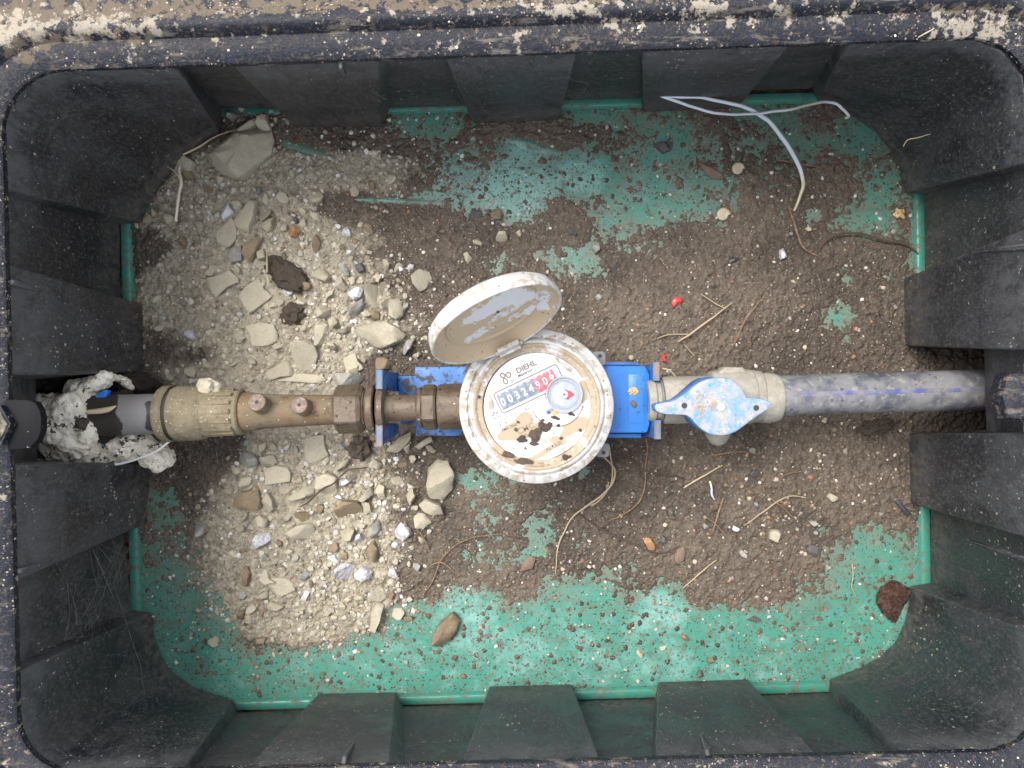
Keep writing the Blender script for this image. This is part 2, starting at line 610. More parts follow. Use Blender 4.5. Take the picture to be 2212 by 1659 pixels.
M['blue'] = node_mat('blue_bracket_plastic', (0.018, 0.155, 0.52), 0.36, layers=[
    ('noise', (0.035, 0.19, 0.50), 30, 0.42, 0.7, 0.5),
    ('noise', (0.07, 0.055, 0.045), 150, 0.60, 0.68, 0.9),
    ('spots', (0.05, 0.045, 0.05), 420, 0.36, 0.08, 0.35)],
    bump=[('noise', 500, 0.3)], bump_dist=0.0004)
M['blue_muddy'] = node_mat('mud_splashed_blue', (0.025, 0.14, 0.42), 0.4, layers=[
    ('noise', (0.09, 0.2, 0.42), 60, 0.42, 0.66, 0.6),
    ('noise', (0.075, 0.06, 0.05), 110, 0.50, 0.58, 0.92),
    ('spots', (0.05, 0.04, 0.035), 380, 0.42, 0.08, 0.4)],
    bump=[('noise', 400, 0.6)], bump_dist=0.0005)
M['worn_edge'] = node_mat('sun_bleached_edge', (0.10, 0.17, 0.27), 0.7, layers=[
    ('noise', (0.26, 0.18, 0.125), 120, 0.42, 0.56, 0.85), ('noise', (0.06, 0.3, 0.7), 80, 0.56, 0.66, 0.8)],
    bump=[('noise', 500, 0.6)], bump_dist=0.0004)
M['blue_handle'] = node_mat('painted_handle', (0.035, 0.235, 0.56), 0.42, layers=[
    ('up', (0.41, 0.37, 0.305), 0.55, 0.95, 120, 0.85),
    ('noise', (0.34, 0.28, 0.21), 420, 0.50, 0.60, 0.75),
    ('noise', (0.05, 0.24, 0.52), 230, 0.57, 0.63, 0.7),
    ('spots', (0.55, 0.53, 0.5), 600, 0.4, 0.1, 0.3)],
    bump=[('noise', 420, 1.2)], bump_dist=0.0006)
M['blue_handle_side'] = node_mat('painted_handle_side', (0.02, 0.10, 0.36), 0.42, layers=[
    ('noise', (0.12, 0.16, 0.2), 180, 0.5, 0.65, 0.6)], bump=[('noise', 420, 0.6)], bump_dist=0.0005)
M['tape'] = node_mat('dusty_grey_tape', (0.29, 0.27, 0.225), 0.9, layers=[
    ('noise', (0.38, 0.36, 0.31), 120, 0.42, 0.65, 0.8), ('noise', (0.19, 0.165, 0.13), 260, 0.52, 0.7, 0.5)],
    bump=[('noise', 700, 1.0), ('noise', 200, 0.6)], bump_dist=0.0006)
M['pe_pipe'] = node_mat('dusty_black_pipe', (0.075, 0.082, 0.10), 0.42, layers=[
    ('noise', (0.20, 0.20, 0.205), 60, 0.36, 0.62, 0.85),
    ('noise', (0.34, 0.315, 0.275), 210, 0.52, 0.68, 0.6),
    ('spots', (0.07, 0.08, 0.10), 260, 0.5, 0.2, 0.4, (28, 0.4, 0.55))],
    bump=[('noise', 500, 0.6)], bump_dist=0.0005, rough_dirt=0.75)
M['pipe_stripe'] = node_mat('blue_pipe_stripe', (0.06, 0.075, 0.30), 0.45, layers=[
    ('noise', (0.20, 0.195, 0.20), 75, 0.38, 0.56, 0.95), ('noise', (0.12, 0.12, 0.13), 260, 0.45, 0.6, 0.7)], bump=[('noise', 500, 0.6)], bump_dist=0.0005)
M['pe_pipe_wet'] = node_mat('bare_black_pipe', (0.05, 0.05, 0.052), 0.4, layers=[
    ('attr', (0.27, 0.26, 0.25), 'mud', 60, 0.5, 0.9), ('attr', (0.035, 0.027, 0.022), 'dust', 120, 0.8, 0.95)],
    bump=[('noise', 500, 0.8)], bump_dist=0.0005)
M['foam'] = node_mat('aged_expanding_foam', (0.95, 0.895, 0.76), 0.75, layers=[
    ('noise', (0.80, 0.72, 0.54), 70, 0.45, 0.7, 0.7),
    ('noise', (0.045, 0.032, 0.025), 150, 0.58, 0.60, 0.95),
        ('spots', (0.03, 0.022, 0.018), 260, 0.42, 0.05, 0.16, (40, 0.45, 0.55))],
    bump=[('noise', 300, 1.2), ('noise', 90, 1.2)], bump_dist=0.0011)
M['black_soil'] = node_mat('black_soil', (0.035, 0.026, 0.02), 0.8, bump=[('noise', 400, 1.5), ('noise', 120, 1.5)], bump_dist=0.002)
M['clod'] = node_mat('soil_clod', (0.10, 0.076, 0.057), 0.85, vary=0.25, layers=[('noise', (0.15, 0.115, 0.085), 400, 0.5, 0.7, 0.6)],
                     bump=[('noise', 700, 1.6), ('noise', 240, 1.4)], bump_dist=0.0012)
M['root'] = node_mat('dry_root', (0.20, 0.125, 0.075), 0.8, vary=0.25, layers=[('noise', (0.34, 0.25, 0.16), 300, 0.45, 0.65, 0.7)],
                     bump=[('noise', 900, 0.8)], bump_dist=0.0004)
M['straw'] = node_mat('straw', (0.46, 0.37, 0.24), 0.7, vary=0.2, bump=[('noise', 900, 0.5)], bump_dist=0.0003)
M['dark_root'] = node_mat('dark_root', (0.075, 0.05, 0.038), 0.75, bump=[('noise', 900, 0.5)], bump_dist=0.0003)
M['sprout'] = node_mat('pale_sprout', (0.62, 0.66, 0.66), 0.3, attr='Col', spec=0.7)
M['white_cord'] = node_mat('white_cord', (0.80, 0.80, 0.78), 0.4)
M['web'] = node_mat('cobweb_thread', (0.17, 0.165, 0.155), 0.6)
M['black_ink'] = node_mat('grey_ink', (0.10, 0.09, 0.085), 0.5)
M['pale_ink'] = node_mat('faded_ink', (0.22, 0.17, 0.12), 0.6)
M['white_paint'] = node_mat('white_paint', (0.75, 0.77, 0.79), 0.4)
M['drum_blue'] = node_mat('drum_blue_grey', (0.15, 0.185, 0.25), 0.4, layers=[('noise', (0.28, 0.33, 0.4), 420, 0.42, 0.62, 0.7)])
M['drum_red'] = node_mat('drum_red', (0.55, 0.09, 0.11), 0.4, layers=[('noise', (0.6, 0.3, 0.32), 420, 0.46, 0.62, 0.75)])
M['drum_white'] = node_mat('drum_white', (0.5, 0.53, 0.58), 0.4)
M['red_plastic'] = node_mat('red_plastic', (0.62, 0.05, 0.05), 0.35)
M['orange'] = node_mat('orange_stain', (0.75, 0.33, 0.1), 0.5)
M['seal_grey'] = node_mat('grey_lug', (0.17, 0.175, 0.18), 0.5, layers=[('noise', (0.28, 0.25, 0.2), 200, 0.5, 0.66, 0.6)])
M['snail'] = node_mat('snail_shell', (0.50, 0.43, 0.31), 0.3, layers=[('noise', (0.34, 0.25, 0.15), 220, 0.5, 0.66, 0.6)])
M['leaf'] = node_mat('dead_leaf', (0.15, 0.105, 0.075), 0.75, layers=[('noise', (0.22, 0.17, 0.13), 200, 0.45, 0.65, 0.6)], bump=[('noise', 500, 0.8)], bump_dist=0.0004)
M['wet_leaf'] = node_mat('wet_rotting_leaf', (0.075, 0.038, 0.028), 0.16, layers=[('noise', (0.17, 0.11, 0.09), 190, 0.46, 0.62, 0.7), ('noise', (0.03, 0.02, 0.015), 90, 0.5, 0.62, 0.7)],
                         bump=[('noise', 150, 2.0), ('noise', 420, 1.0)], bump_dist=0.003, rough_dirt=0.25)
M['tongue'] = node_mat('black_tongue_plastic', (0.007, 0.0075, 0.009), 0.6, spec=0.12, layers=[('spots', (0.3, 0.27, 0.22), 300, 0.3, 0.06, 0.12)], bump=[('noise', 500, 0.5)], bump_dist=0.0004)
M['dark_flake'] = node_mat('dark_flake', (0.05, 0.055, 0.065), 0.35)
M['gold'] = node_mat('gold_grain', (0.6, 0.42, 0.2), 0.5, bump=[('voro', 600, 1.5)], bump_dist=0.0008)
M['outer_ground'] = node_mat('garden_soil', (0.13, 0.1, 0.07), 0.9, layers=[
    ('noise', (0.2, 0.17, 0.12), 6, 0.4, 0.65, 0.7), ('noise', (0.06, 0.09, 0.03), 2.5, 0.5, 0.62, 0.7)],
    bump=[('noise', 60, 1.0), ('noise', 300, 0.6)], bump_dist=0.01)
M['lens'] = bpy.data.materials.new('clear_lens')
M['lens'].use_nodes = True
_n = M['lens'].node_tree
for q in list(_n.nodes): _n.nodes.remove(q)
_o = _n.nodes.new('ShaderNodeOutputMaterial'); _t = _n.nodes.new('ShaderNodeBsdfTransparent'); _g = _n.nodes.new('ShaderNodeBsdfGlossy')
_m = _n.nodes.new('ShaderNodeMixShader'); _f = _n.nodes.new('ShaderNodeFresnel')
_g.inputs['Roughness'].default_value = 0.12; _t.inputs[0].default_value = (0.93, 0.95, 0.97, 1)
_n.links.new(_f.outputs[0], _m.inputs[0]); _n.links.new(_t.outputs[0], _m.inputs[1]); _n.links.new(_g.outputs[0], _m.inputs[2])
_n.links.new(_m.outputs[0], _o.inputs[0])
# ------------------------------------------------------------ the meter box: rim, wall, base plate
ZR = 0.187
box = empty('meter_box', P(1130, 860, 0.0), 'open black plastic meter box with a muddy rim, ribbed walls and a green bottom', 'meter box')


def rounded_loop(corners, rads, z, nseg=14, step=0.006):
    """corners in picture units, clockwise from top-left as seen; returns [(point, outward dir)]"""
    C = [P(x, y, z) for x, y in corners]
    n = len(C)
    out = []
    for i in range(n):
        p, c, q = C[i - 1], C[i], C[(i + 1) % n]
        a = (p - c).normalized(); b = (q - c).normalized()
        ang = a.angle(b)
        r = rads[i]
        d = r / math.tan(ang / 2)
        cen = c + (a + b).normalized() * (r / math.sin(ang / 2))
        n0 = (c + a * d - cen).normalized(); n1 = (c + b * d - cen).normalized()
        for k in range(nseg + 1):
            t = k / nseg
            dd = (n0 * math.sin((1 - t) * (math.pi - ang)) + n1 * math.sin(t * (math.pi - ang)))
            dd.normalize()
            out.append((cen + dd * r, dd))
        # straight part to the next corner
        q2 = C[(i + 2) % n]
        a2 = (c - q).normalized(); b2 = (q2 - q).normalized()
        d2 = rads[(i + 1) % n] / math.tan(a2.angle(b2) / 2)
        s, e = c + b * d, q + a2 * d2
        L = (e - s).length
        m = max(2, int(L / step))
        nn = (n1).copy()
        for k in range(1, m):
            out.append((s + (e - s) * (k / m), nn))
    return out


loop = rounded_loop([(1, 155), (2228, 77), (2264, 1621), (40, 1672)], [0.037, 0.036, 0.036, 0.034], ZR)
prof = [(0.0, -0.004), (0.0, 0.0), (0.0012, 0.0012), (0.007, 0.0038), (0.0128, 0.0055), (0.0136, 0.0052), (0.0142, 0.0062), (0.0152, 0.0085),
        (0.0166, 0.0104), (0.0180, 0.0114), (0.0195, 0.0117), (0.0212, 0.0114), (0.0240, 0.0102), (0.0290, 0.0088),
        (0.0390, 0.0078), (0.046, 0.0078), (0.047, 0.0062), (0.060, 0.0055), (0.075, 0.0055), (0.0765, 0.004), (0.0768, -0.012)]
nl, npf = len(loop), len(prof)
rv = []
for p, d in loop:
    for (o, dz) in prof:
        rv.append((p.x + d.x * o, p.y + d.y * o, ZR + dz))
rf = []
for i in range(nl):
    j = (i + 1) % nl
    for k in range(npf - 1):
        rf.append((i * npf + k, i * npf + k + 1, j * npf + k + 1, j * npf + k))
rv = np.array(rv)
rx, ry = rv[:, 0] * 1000, rv[:, 1] * 1000
rv[:, 2] += 0.0004 * fbm(rx, ry, 9, 3, 5)
rim_me = mesh_from(rv.tolist(), rf, 'rim')
s_ = (H - rv[:, 2]) / FPX
rpx, rpy = rv[:, 0] / s_ + CX, CY - rv[:, 1] / s_


def blobs(px, py, lst):
    t = np.zeros_like(px)
    for b in lst:
        x, y, rx_, ry_, st = b[:5]
        a = math.radians(b[5]) if len(b) > 5 else 0.0
        dx, dy = px - x, -(py - y)
        u = dx * math.cos(a) + dy * math.sin(a); v = -dx * math.sin(a) + dy * math.cos(a)
        d = (u / rx_) ** 2 + (v / ry_) ** 2
        t += st * np.exp(-(d ** 1.5) * 0.7)
    return t


mud = 0.17 + blobs(rpx, rpy, [(60, 60, 330, 60, 0.34), (420, 15, 500, 28, 0.36), (1000, 0, 400, 24, 0.30), (1250, 95, 110, 30, 0.42),
                              (1500, 15, 300, 35, 0.2), (30, 100, 90, 60, 0.25), (2150, 40, 90, 50, 0.3), (1900, 20, 200, 20, 0.12)])
ro = np.tile(np.array([q[0] for q in prof]), nl)
mud += 0.10 * sstep(0, -60, rpy) - 0.30 * np.exp(-((ro - 0.0188) / 0.0026) ** 2) - 0.14 * sstep(0.014, 0.011, ro)
dust = 0.22 + blobs(rpx, rpy, [(230, 55, 160, 28, 0.35), (20, 60, 60, 40, 0.35), (1330, 25, 260, 40, 0.22), (2120, 60, 120, 45, 0.32), (1750, 30, 260, 30, 0.12)])
for nm, arr in (('mud', mud), ('dust', dust)):
    a = rim_me.attributes.new(nm, 'FLOAT', 'POINT'); a.data.foreach_set('value', arr.astype(np.float32))
rim = link_mesh('rim', rim_me, M['rim'], box, sharp=40)

# wall path: bottom (x, y) and top (x, y) in picture units, bottom height optional
WZ0, WZ1 = 0.003, ZR - 0.003
wall = [
    (472, 285, 375, 141), (476, 230, 362, 112), (608, 230, 505, 106), (640, 272, 503, 134), (822, 270, 814, 127), (838, 230, 838, 104),
    (1010, 224, 962, 96), (1025, 263, 967, 121), (1205, 255, 1240, 112), (1213, 212, 1246, 84), (1389, 208, 1388, 78),
    (1393, 238, 1392, 107), (1592, 228, 1696, 99), (1612, 191, 1712, 70), (1757, 188, 1832, 64),
    (1768, 213, 1836, 92), (1815, 232, 1920, 88), (1860, 256, 2010, 84), (1900, 288, 2090, 84), (1930, 325, 2160, 110), (1950, 370, 2208, 165),
    (1960, 412, 2231, 345), (2000, 418, 2262, 350), (2002, 588, 2262, 505),
    (1957, 604, 2236, 492), (1960, 744, 2240, 752), (2060, 748, 2262, 754), (2131, 750, 2266, 756, 0.09), (2136, 932, 2270, 934, 0.09), (2064, 936, 2266, 936),
    (1967, 940, 2243, 940), (1973, 1085, 2247, 1165), (2014, 1092, 2274, 1176), (2014, 1262, 2278, 1362),
    (1970, 1270, 2254, 1378), (1968, 1305, 2258, 1470), (1958, 1350, 2250, 1540), (1938, 1390, 2215, 1590), (1902, 1424, 2165, 1618), (1857, 1448, 2100, 1626),
    (1797, 1470, 1958, 1630), (1793, 1500, 1950, 1656), (1640, 1507, 1772, 1662),
    (1612, 1472, 1760, 1634), (1425, 1478, 1420, 1642), (1418, 1514, 1412, 1668), (1243, 1518, 1298, 1672),
    (1232, 1483, 1292, 1645), (1060, 1487, 1003, 1652), (1048, 1526, 996, 1676), (868, 1530, 874, 1680),
    (852, 1500, 838, 1655), (690, 1503, 538, 1662), (676, 1538, 526, 1690), (512, 1543, 388, 1694),
    (500, 1516, 390, 1666), (455, 1502, 300, 1668), (410, 1485, 200, 1670), (370, 1455, 115, 1664), (345, 1420, 62, 1625), (328, 1375, 39, 1570),
    (322, 1327, 35, 1455), (282, 1322, 8, 1446), (262, 1150, 4, 1256),
    (312, 1128, 28, 1252), (318, 1004, 22, 1006), (240, 1003, 0, 1002), (75, 1000, -6, 1000, 0.09), (72, 815, -10, 812, 0.09), (238, 806, -6, 808),
    (307, 801, 14, 806), (302, 660, 9, 574), (256, 650, -18, 570), (254, 482, -20, 413),
    (302, 476, 3, 405), (320, 440, 2, 300), (343, 402, 22, 222), (374, 364, 62, 178), (410, 330, 125, 153), (442, 304, 240, 147)]
# denser rows up the wall so the faces keep a slight moulded bow
ROWS = 7
wv, wf = [], []
for w in wall:
    z0 = w[4] if len(w) > 4 else WZ0
    b = P(w[0], w[1], z0); t = P(w[2], w[3], WZ1)
    for r in range(ROWS):
        k = r / (ROWS - 1)
        wv.append(b + (t - b) * k)
nw = len(wall)
for i in range(nw):
    j = (i + 1) % nw
    for r in range(ROWS - 1):
        wf.append((i * ROWS + r, j * ROWS + r, j * ROWS + r + 1, i * ROWS + r + 1))
wme = mesh_from(wv, wf, 'wall')
bm = bmesh.new(); bm.from_mesh(wme)
ed = []
for i in range(nw):
    pv = Vector(wv[(i - 1) % nw * ROWS]) - Vector(wv[i * ROWS]); nx = Vector(wv[(i + 1) % nw * ROWS]) - Vector(wv[i * ROWS])
    if pv.xy.angle(-nx.xy) > math.radians(32):
        ed.append(i)
bm.verts.ensure_lookup_table()
es = []
for i in ed:
    for r in range(ROWS - 1):
        e = bm.edges.get((bm.verts[i * ROWS + r], bm.verts[i * ROWS + r + 1]))
        if e: es.append(e)
bmesh.ops.bevel(bm, geom=es, offset=0.0055, segments=4, profile=0.5, affect='EDGES', clamp_overlap=True)
bmesh.ops.recalc_face_normals(bm, faces=bm.faces)
bm.to_mesh(wme); bm.free()
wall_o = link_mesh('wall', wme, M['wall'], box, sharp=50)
md = wall_o.modifiers.new('thickness', 'SOLIDIFY'); md.thickness = 0.003; md.offset = 0.0
wn_ = wall_o.modifiers.new('even_normals', 'WEIGHTED_NORMAL'); wn_.keep_sharp = True; wn_.weight = 58
# moulded stiffening fins on the ribs
def fin(p0, p1, z0, z1, th, out):
    """a thin triangular gusset: foot on the rib face at p0 (low) rising to p1 (under the rim)"""
    a, b = P(*p0, z0), P(*p1, z1)
    o = Vector((out[0], out[1], 0)).normalized()
    s = Vector((-o.y, o.x, 0)) * th
    top = b + o * 0.006
    vs = []
    for sg in (-1, 1):
        vs += [a + s * sg * 0.6, b + s * sg - o * 0.004, top + s * sg * 0.7]
    fs = [(0, 1, 2), (5, 4, 3), (0, 3, 4, 1), (1, 4, 5, 2), (2, 5, 3, 0)]
    mb = MB().add(vs, fs)
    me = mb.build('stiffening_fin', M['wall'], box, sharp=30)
    me.modifiers.new('soft', 'BEVEL').width = 0.0009
    return me
fin((178, 655), (8, 610), 0.085, WZ1, 0.0022, (1, 0.05))
fin((787, 1572), (742, 1655), 0.085, WZ1, 0.0018, (0.1, 1))
fin((1500, 1545), (1530, 1640), 0.085, WZ1, 0.0018, (-0.1, 1))
fin((2080, 548), (2240, 530), 0.10, WZ1, 0.0022, (-1, -0.05))
fin((2085, 1165), (2246, 1215), 0.10, WZ1, 0.0022, (-1, 0.1))
fin((190, 1185), (24, 1235), 0.085, WZ1, 0.0022, (1, 0.05))
fin((755, 195), (735, 128), 0.10, WZ1, 0.0018, (0.05, -1))

# locking tongues under the rim, left and right, with a moulded six-sided boss
def tongue(cx_, cy_, L, Wd, sgn, nm):
    z = 0.1865
    pts = []
    def q(x, y): return P(cx_ + sgn * x, cy_ + y, z)
    pts = [q(-60, -Wd), q(L - 34, -Wd), q(L - 14, -Wd + 6), q(L - 4, -Wd + 22), q(L, -Wd * 0.25), q(L - 1, Wd * 0.25), q(L - 8, Wd - 22), q(L - 24, Wd - 5), q(L - 44, Wd), q(-60, Wd)]
    pts = [(p.x, p.y) for p in pts]
    vs, fs = prism(pts, z - 0.004, z + 0.0015, 0.0008)
    o = MB().add(vs, fs).build('locking_tongue', M['tongue'], box, sharp=40)
    return o
tg = tongue(28, 917, 65, 54, 1, 'l')
hexb = [(p.x, p.y) for p in (P(-60, 872, .192), P(2, 876, .192), P(25, 915, .192), P(4, 962, .192), P(-60, 962, .192))]
vs, fs = prism(hexb, .188, .1925, .0012)
MB().add(vs, fs).build('moulded_boss', M['rim'], tg, sharp=40)
hexi = [(p.x, p.y) for p in (P(-58, 881, .193), P(-3, 884, .193), P(17, 915, .193), P(0, 952, .193), P(-58, 952, .193))]
vs, fs = prism(hexi, .1925, .1935, .0005)
MB().add(vs, fs).build('boss_crest', node_mat('dusty_boss', (0.02, 0.02, 0.02), .5, spec=.2, layers=[('noise', (.3, .27, .2), 60, .42, .6, .8)]), tg, sharp=40)
hexr_ = [(p.x, p.y) for p in (P(2290, 803, .196), P(2186, 804, .196), P(2177, 812, .196), P(2164, 855, .196), P(2180, 905, .196), P(2190, 908, .196), P(2290, 906, .196))]
vs, fs = prism(hexr_, .1845, .196, .004)
o = MB().add(vs, fs).build('locking_tongue', M['rim'], box, sharp=40)
vs, fs = prism([(p.x, p.y) for p in (P(2330, 735, .19), P(2240, 735, .19), P(2226, 800, .19), P(2228, 935, .19), P(2330, 935, .19))], .183, .19, .001)
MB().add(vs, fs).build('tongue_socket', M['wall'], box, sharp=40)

# base plate: green, with a raised lip
pc = [(257, 240), (1990, 196), (2011, 1485), (291, 1539)]
ploop = rounded_loop(pc, [0.03] * 4, 0.0, 8, 0.008)
pv_, pf_ = [], []
pprof = [(0.0, -0.006), (0.0, 0.0024), (-0.0008, 0.0030), (-0.0060, 0.0030), (-0.0072, 0.0022), (-0.0085, -0.0003), (-0.012, -0.0008)]
for p, d in ploop:
    for o_, dz in pprof: pv_.append((p.x + d.x * o_, p.y + d.y * o_, dz))
nn = len(ploop); kk = len(pprof)
for i in range(nn):
    j = (i + 1) % nn
    for k in range(kk - 1): pf_.append((i * kk + k, j * kk + k, j * kk + k + 1, i * kk + k + 1))
MB().add(pv_, pf_).build('base_lip', M['lip'], box, sharp=40)
def grid_mesh(X, Y, Z, name):
    ny, nx = X.shape
    co = np.stack([X, Y, Z], -1).reshape(-1, 3).astype(np.float32)
    idx = np.arange(nx * ny).reshape(ny, nx)
    q = np.stack([idx[:-1, :-1], idx[1:, :-1], idx[1:, 1:], idx[:-1, 1:]], -1).reshape(-1, 4)
    me = bpy.data.meshes.new(name)
    me.vertices.add(len(co)); me.vertices.foreach_set('co', co.ravel())
    me.loops.add(q.size); me.loops.foreach_set('vertex_index', q.ravel().astype(np.int32))
    me.polygons.add(len(q)); me.polygons.foreach_set('loop_start', (np.arange(len(q)) * 4).astype(np.int32))
    me.update(calc_edges=True)
    return me


# ------------------------------------------------------------ soil inside the box (one sheet, dips under the plate where green shows)
cell = 0.00062
xs = np.arange(P(40, 0, 0).x, P(2230, 0, 0).x, cell); ys = np.arange(P(0, 1565, 0).y, P(0, 165, 0).y, cell)
SX, SY = np.meshgrid(xs, ys)
px, py = SX / sc(0) + CX, CY - SY / sc(0)
xm, ym = SX * 1000, SY * 1000
n_big = fbm(xm, ym, 45, 4, 1); n_mid = fbm(xm, ym, 12, 5, 2, 0.6); n_fine = fbm(xm, ym, 3.2, 3, 3, 0.65)
n_tiny = fbm(xm, ym, 1.7, 2, 4)
GREEN = [  # patches of bare plate: x, y, rx, ry, strength, angle
    (925, 250, 100, 40, 2.4), (1300, 228, 95, 38, 2.5), (1440, 290, 90, 50, 1.9), (1660, 228, 70, 42, 2.6), (1735, 320, 45, 75, 1.9, 30),
    (1650, 300, 60, 40, 0.8), (1140, 320, 45, 14, 2.5, -12), (1130, 400, 62, 85, 3.6), (1000, 395, 85, 80, 2.9), (1255, 372, 55, 42, 3.2), (1345, 400, 90, 70, 1.7), (1440, 380, 80, 90, 1.9),
    (1370, 480, 90, 40, 1.3), (880, 300, 80, 50, 1.4), (830, 430, 115, 26, 3.2), (668, 326, 66, 15, 3.4, -17), (840, 375, 80, 35, 1.2),
    (1540, 430, 60, 60, 1.6), (1880, 330, 62, 95, 1.9, 25), (1905, 440, 45, 60, 1.7), (1860, 490, 60, 32, 1.7), (1830, 300, 60, 30, 1.4),
    (1085, 570, 42, 30, 1.7), (1215, 555, 80, 30, 1.8), (1260, 590, 60, 25, 1.3), (1415, 545, 50, 25, 1.0), (1350, 530, 40, 20, 1.3),
    (1815, 688, 40, 34, 2.9, 20), (1832, 612, 14, 18, 2.0), (1836, 735, 16, 12, 2.4), (1760, 460, 16, 10, 1.6), (1780, 680, 20, 25, 0.8),
    (1050, 1080, 60, 65, 1.5), (1170, 1010, 90, 35, 1.6), (1000, 1040, 55, 30, 1.2), (1090, 1200, 70, 35, 1.9), (1160, 1130, 45, 40, 1.6), (1250, 1150, 60, 40, 1.1),
    (1160, 1195, 20, 12, 1.8), (1370, 1220, 70, 25, 0.9), (860, 1190, 60, 18, 1.2), (1470, 1245, 40, 20, 0.8),
    (1100, 1440, 500, 105, 4.5), (1600, 1440, 420, 95, 4.2), (1010, 1315, 62, 55, 3.0), (1180, 1290, 60, 55, 2.6), (1290, 1290, 48, 50, 2.8), (1430, 1325, 55, 60, 3.2),
    (880, 1330, 55, 45, 2.2), (1900, 1340, 110, 130, 3.2, 20), (1900, 1190, 75, 65, 1.5), (1580, 1345, 60, 40, 1.3), (1700, 1330, 60, 35, 1.0),
    (600, 1490, 330, 65, 4.0), (400, 1400, 90, 130, 3.0, -30), (375, 1200, 70, 85, 2.7), (430, 1290, 60, 60, 2.5), (350, 1090, 60, 45, 1.7), (470, 1340, 50, 60, 1.6), (320, 1290, 40, 50, 2.0),
    (322, 400, 26, 60, 2.2), (350, 450, 40, 30, 1.2), (480, 268, 22, 16, 2.2), (400, 290, 30, 12, 1.8), (278, 580, 14, 120, 3.0), (1985, 480, 18, 90, 3.0), (2000, 1180, 18, 90, 3.0), (292, 1240, 16, 80, 3.0)]
def base_h(px_, py_, nb):
    return 1.0 + 1.0 * nb + blobs(px_, py_, [(640, 600, 320, 330, 3.0), (650, 1050, 240, 260, 2.6), (640, 1280, 220, 110, 1.6), (2060, 840, 130, 110, 6.0), (2180, 840, 110, 120, 12.0),
                       (250, 850, 160, 70, 5.0), (120, 900, 110, 110, 10.0), (1290, 1160, 260, 120, 0.5), (1600, 900, 420, 240, 1.0), (2020, 1000, 60, 60, 1.5),
                       (1500, 610, 350, 110, 0.9), (1100, 270, 70, 25, 1.2)])
base = base_h(px, py, n_big)
green = blobs(px, py, GREEN)
h = base - 0.85 * np.minimum(green, 4.2)
n_m2 = fbm(xm, ym, 6.0, 4, 61, 0.65)
edge = 0.9 * n_mid + 1.5 * n_m2 + 1.1 * n_fine + 0.5 * n_tiny
h = h + edge
# lone flecks of soil lying on the plate
wx, wy = xm + 1.3 * n_fine + 0.8 * n_tiny, ym + 1.3 * fbm(xm + 50, ym, 3, 3, 77)
w1, wv1 = worley(wx, wy, 3.0, 21)
fleck = np.where((wv1 > 0.84 - 0.25 * n_big), (0.42 * (wv1 - 0.55) * 2 - w1), -1) * 3.4 * 0.8
w2, wv2 = worley(wx, wy, 7.0, 33)
fleck2 = np.where((wv2 > 0.86), (0.30 - w2), -1) * 8.0 * 0.55 + 0.5 * n_fine
outside_plate = (px < 300) | (px > 1975) | (py < 205) | (py > 1530)
h_soil = np.where(h > 0, h ** 1.0 * 1.0, h)
h_all = np.maximum(h_soil, np.maximum(fleck, fleck2))
khaki = blobs(px, py, [(520, 560, 200, 210, 1.15), (470, 660, 160, 170, 0.9), (700, 720, 190, 120, 0.7), (620, 790, 130, 70, 0.6), (640, 960, 150, 70, 1.0), (650, 1060, 190, 130, 1.0),
                       (640, 1200, 190, 110, 1.1), (640, 1320, 190, 70, 0.95), (480, 400, 90, 50, 0.5), (640, 400, 150, 60, 0.75), (790, 370, 110, 40, 0.7),
                       (760, 560, 120, 90, 0.25), (850, 660, 60, 80, 0.1)])
khaki -= blobs(px, py, [(625, 590, 40, 38, 1.1, -40), (630, 680, 24, 26, 0.9), (345, 555, 70, 40, 0.6), (440, 690, 90, 30, 0.35), (410, 745, 110, 40, 0.7), (480, 770, 60, 30, 0.5), (330, 530, 50, 30, 0.5),
                        (430, 960, 120, 70, 1.0), (700, 400, 40, 60, 0.4), (740, 440, 60, 30, 0.8), (840, 810, 60, 40, 0.7), (780, 960, 24, 24, 0.9)])
pow_ = sstep(0.5, 0.9, khaki)
# crumb relief on top of the soil
w3, wv3 = worley(xm, ym, 4.2, 51)
crumb = np.clip(0.55 - w3, 0, 1) * (wv3 > 0.55) * 2.1
w4, wv4 = worley(xm, ym, 9.5, 71)
crumb2 = np.clip(0.45 - w4, 0, 1) * (wv4 > 0.72) * 5.0
thick = np.clip(h_all / 1.5, 0, 1)
h_all = h_all + thick * (0.35 * n_tiny + 0.28 * n_fine + (0.75 * crumb + crumb2 * 0.6) * sstep(-0.5, 0.4, n_m2 + n_big) * (1 - 0.8 * pow_) - 0.15)
# rough lumpy clay in the two channels
ch = blobs(px, py, [(2030, 770, 90, 40, 1), (2060, 915, 90, 30, 1), (1935, 740, 60, 60, .5), (1900, 930, 50, 50, .4), (200, 830, 110, 30, 1), (60, 900, 80, 120, 1)])
h_all += ch * (2.6 * np.abs(n_mid) + 1.5 * n_fine)
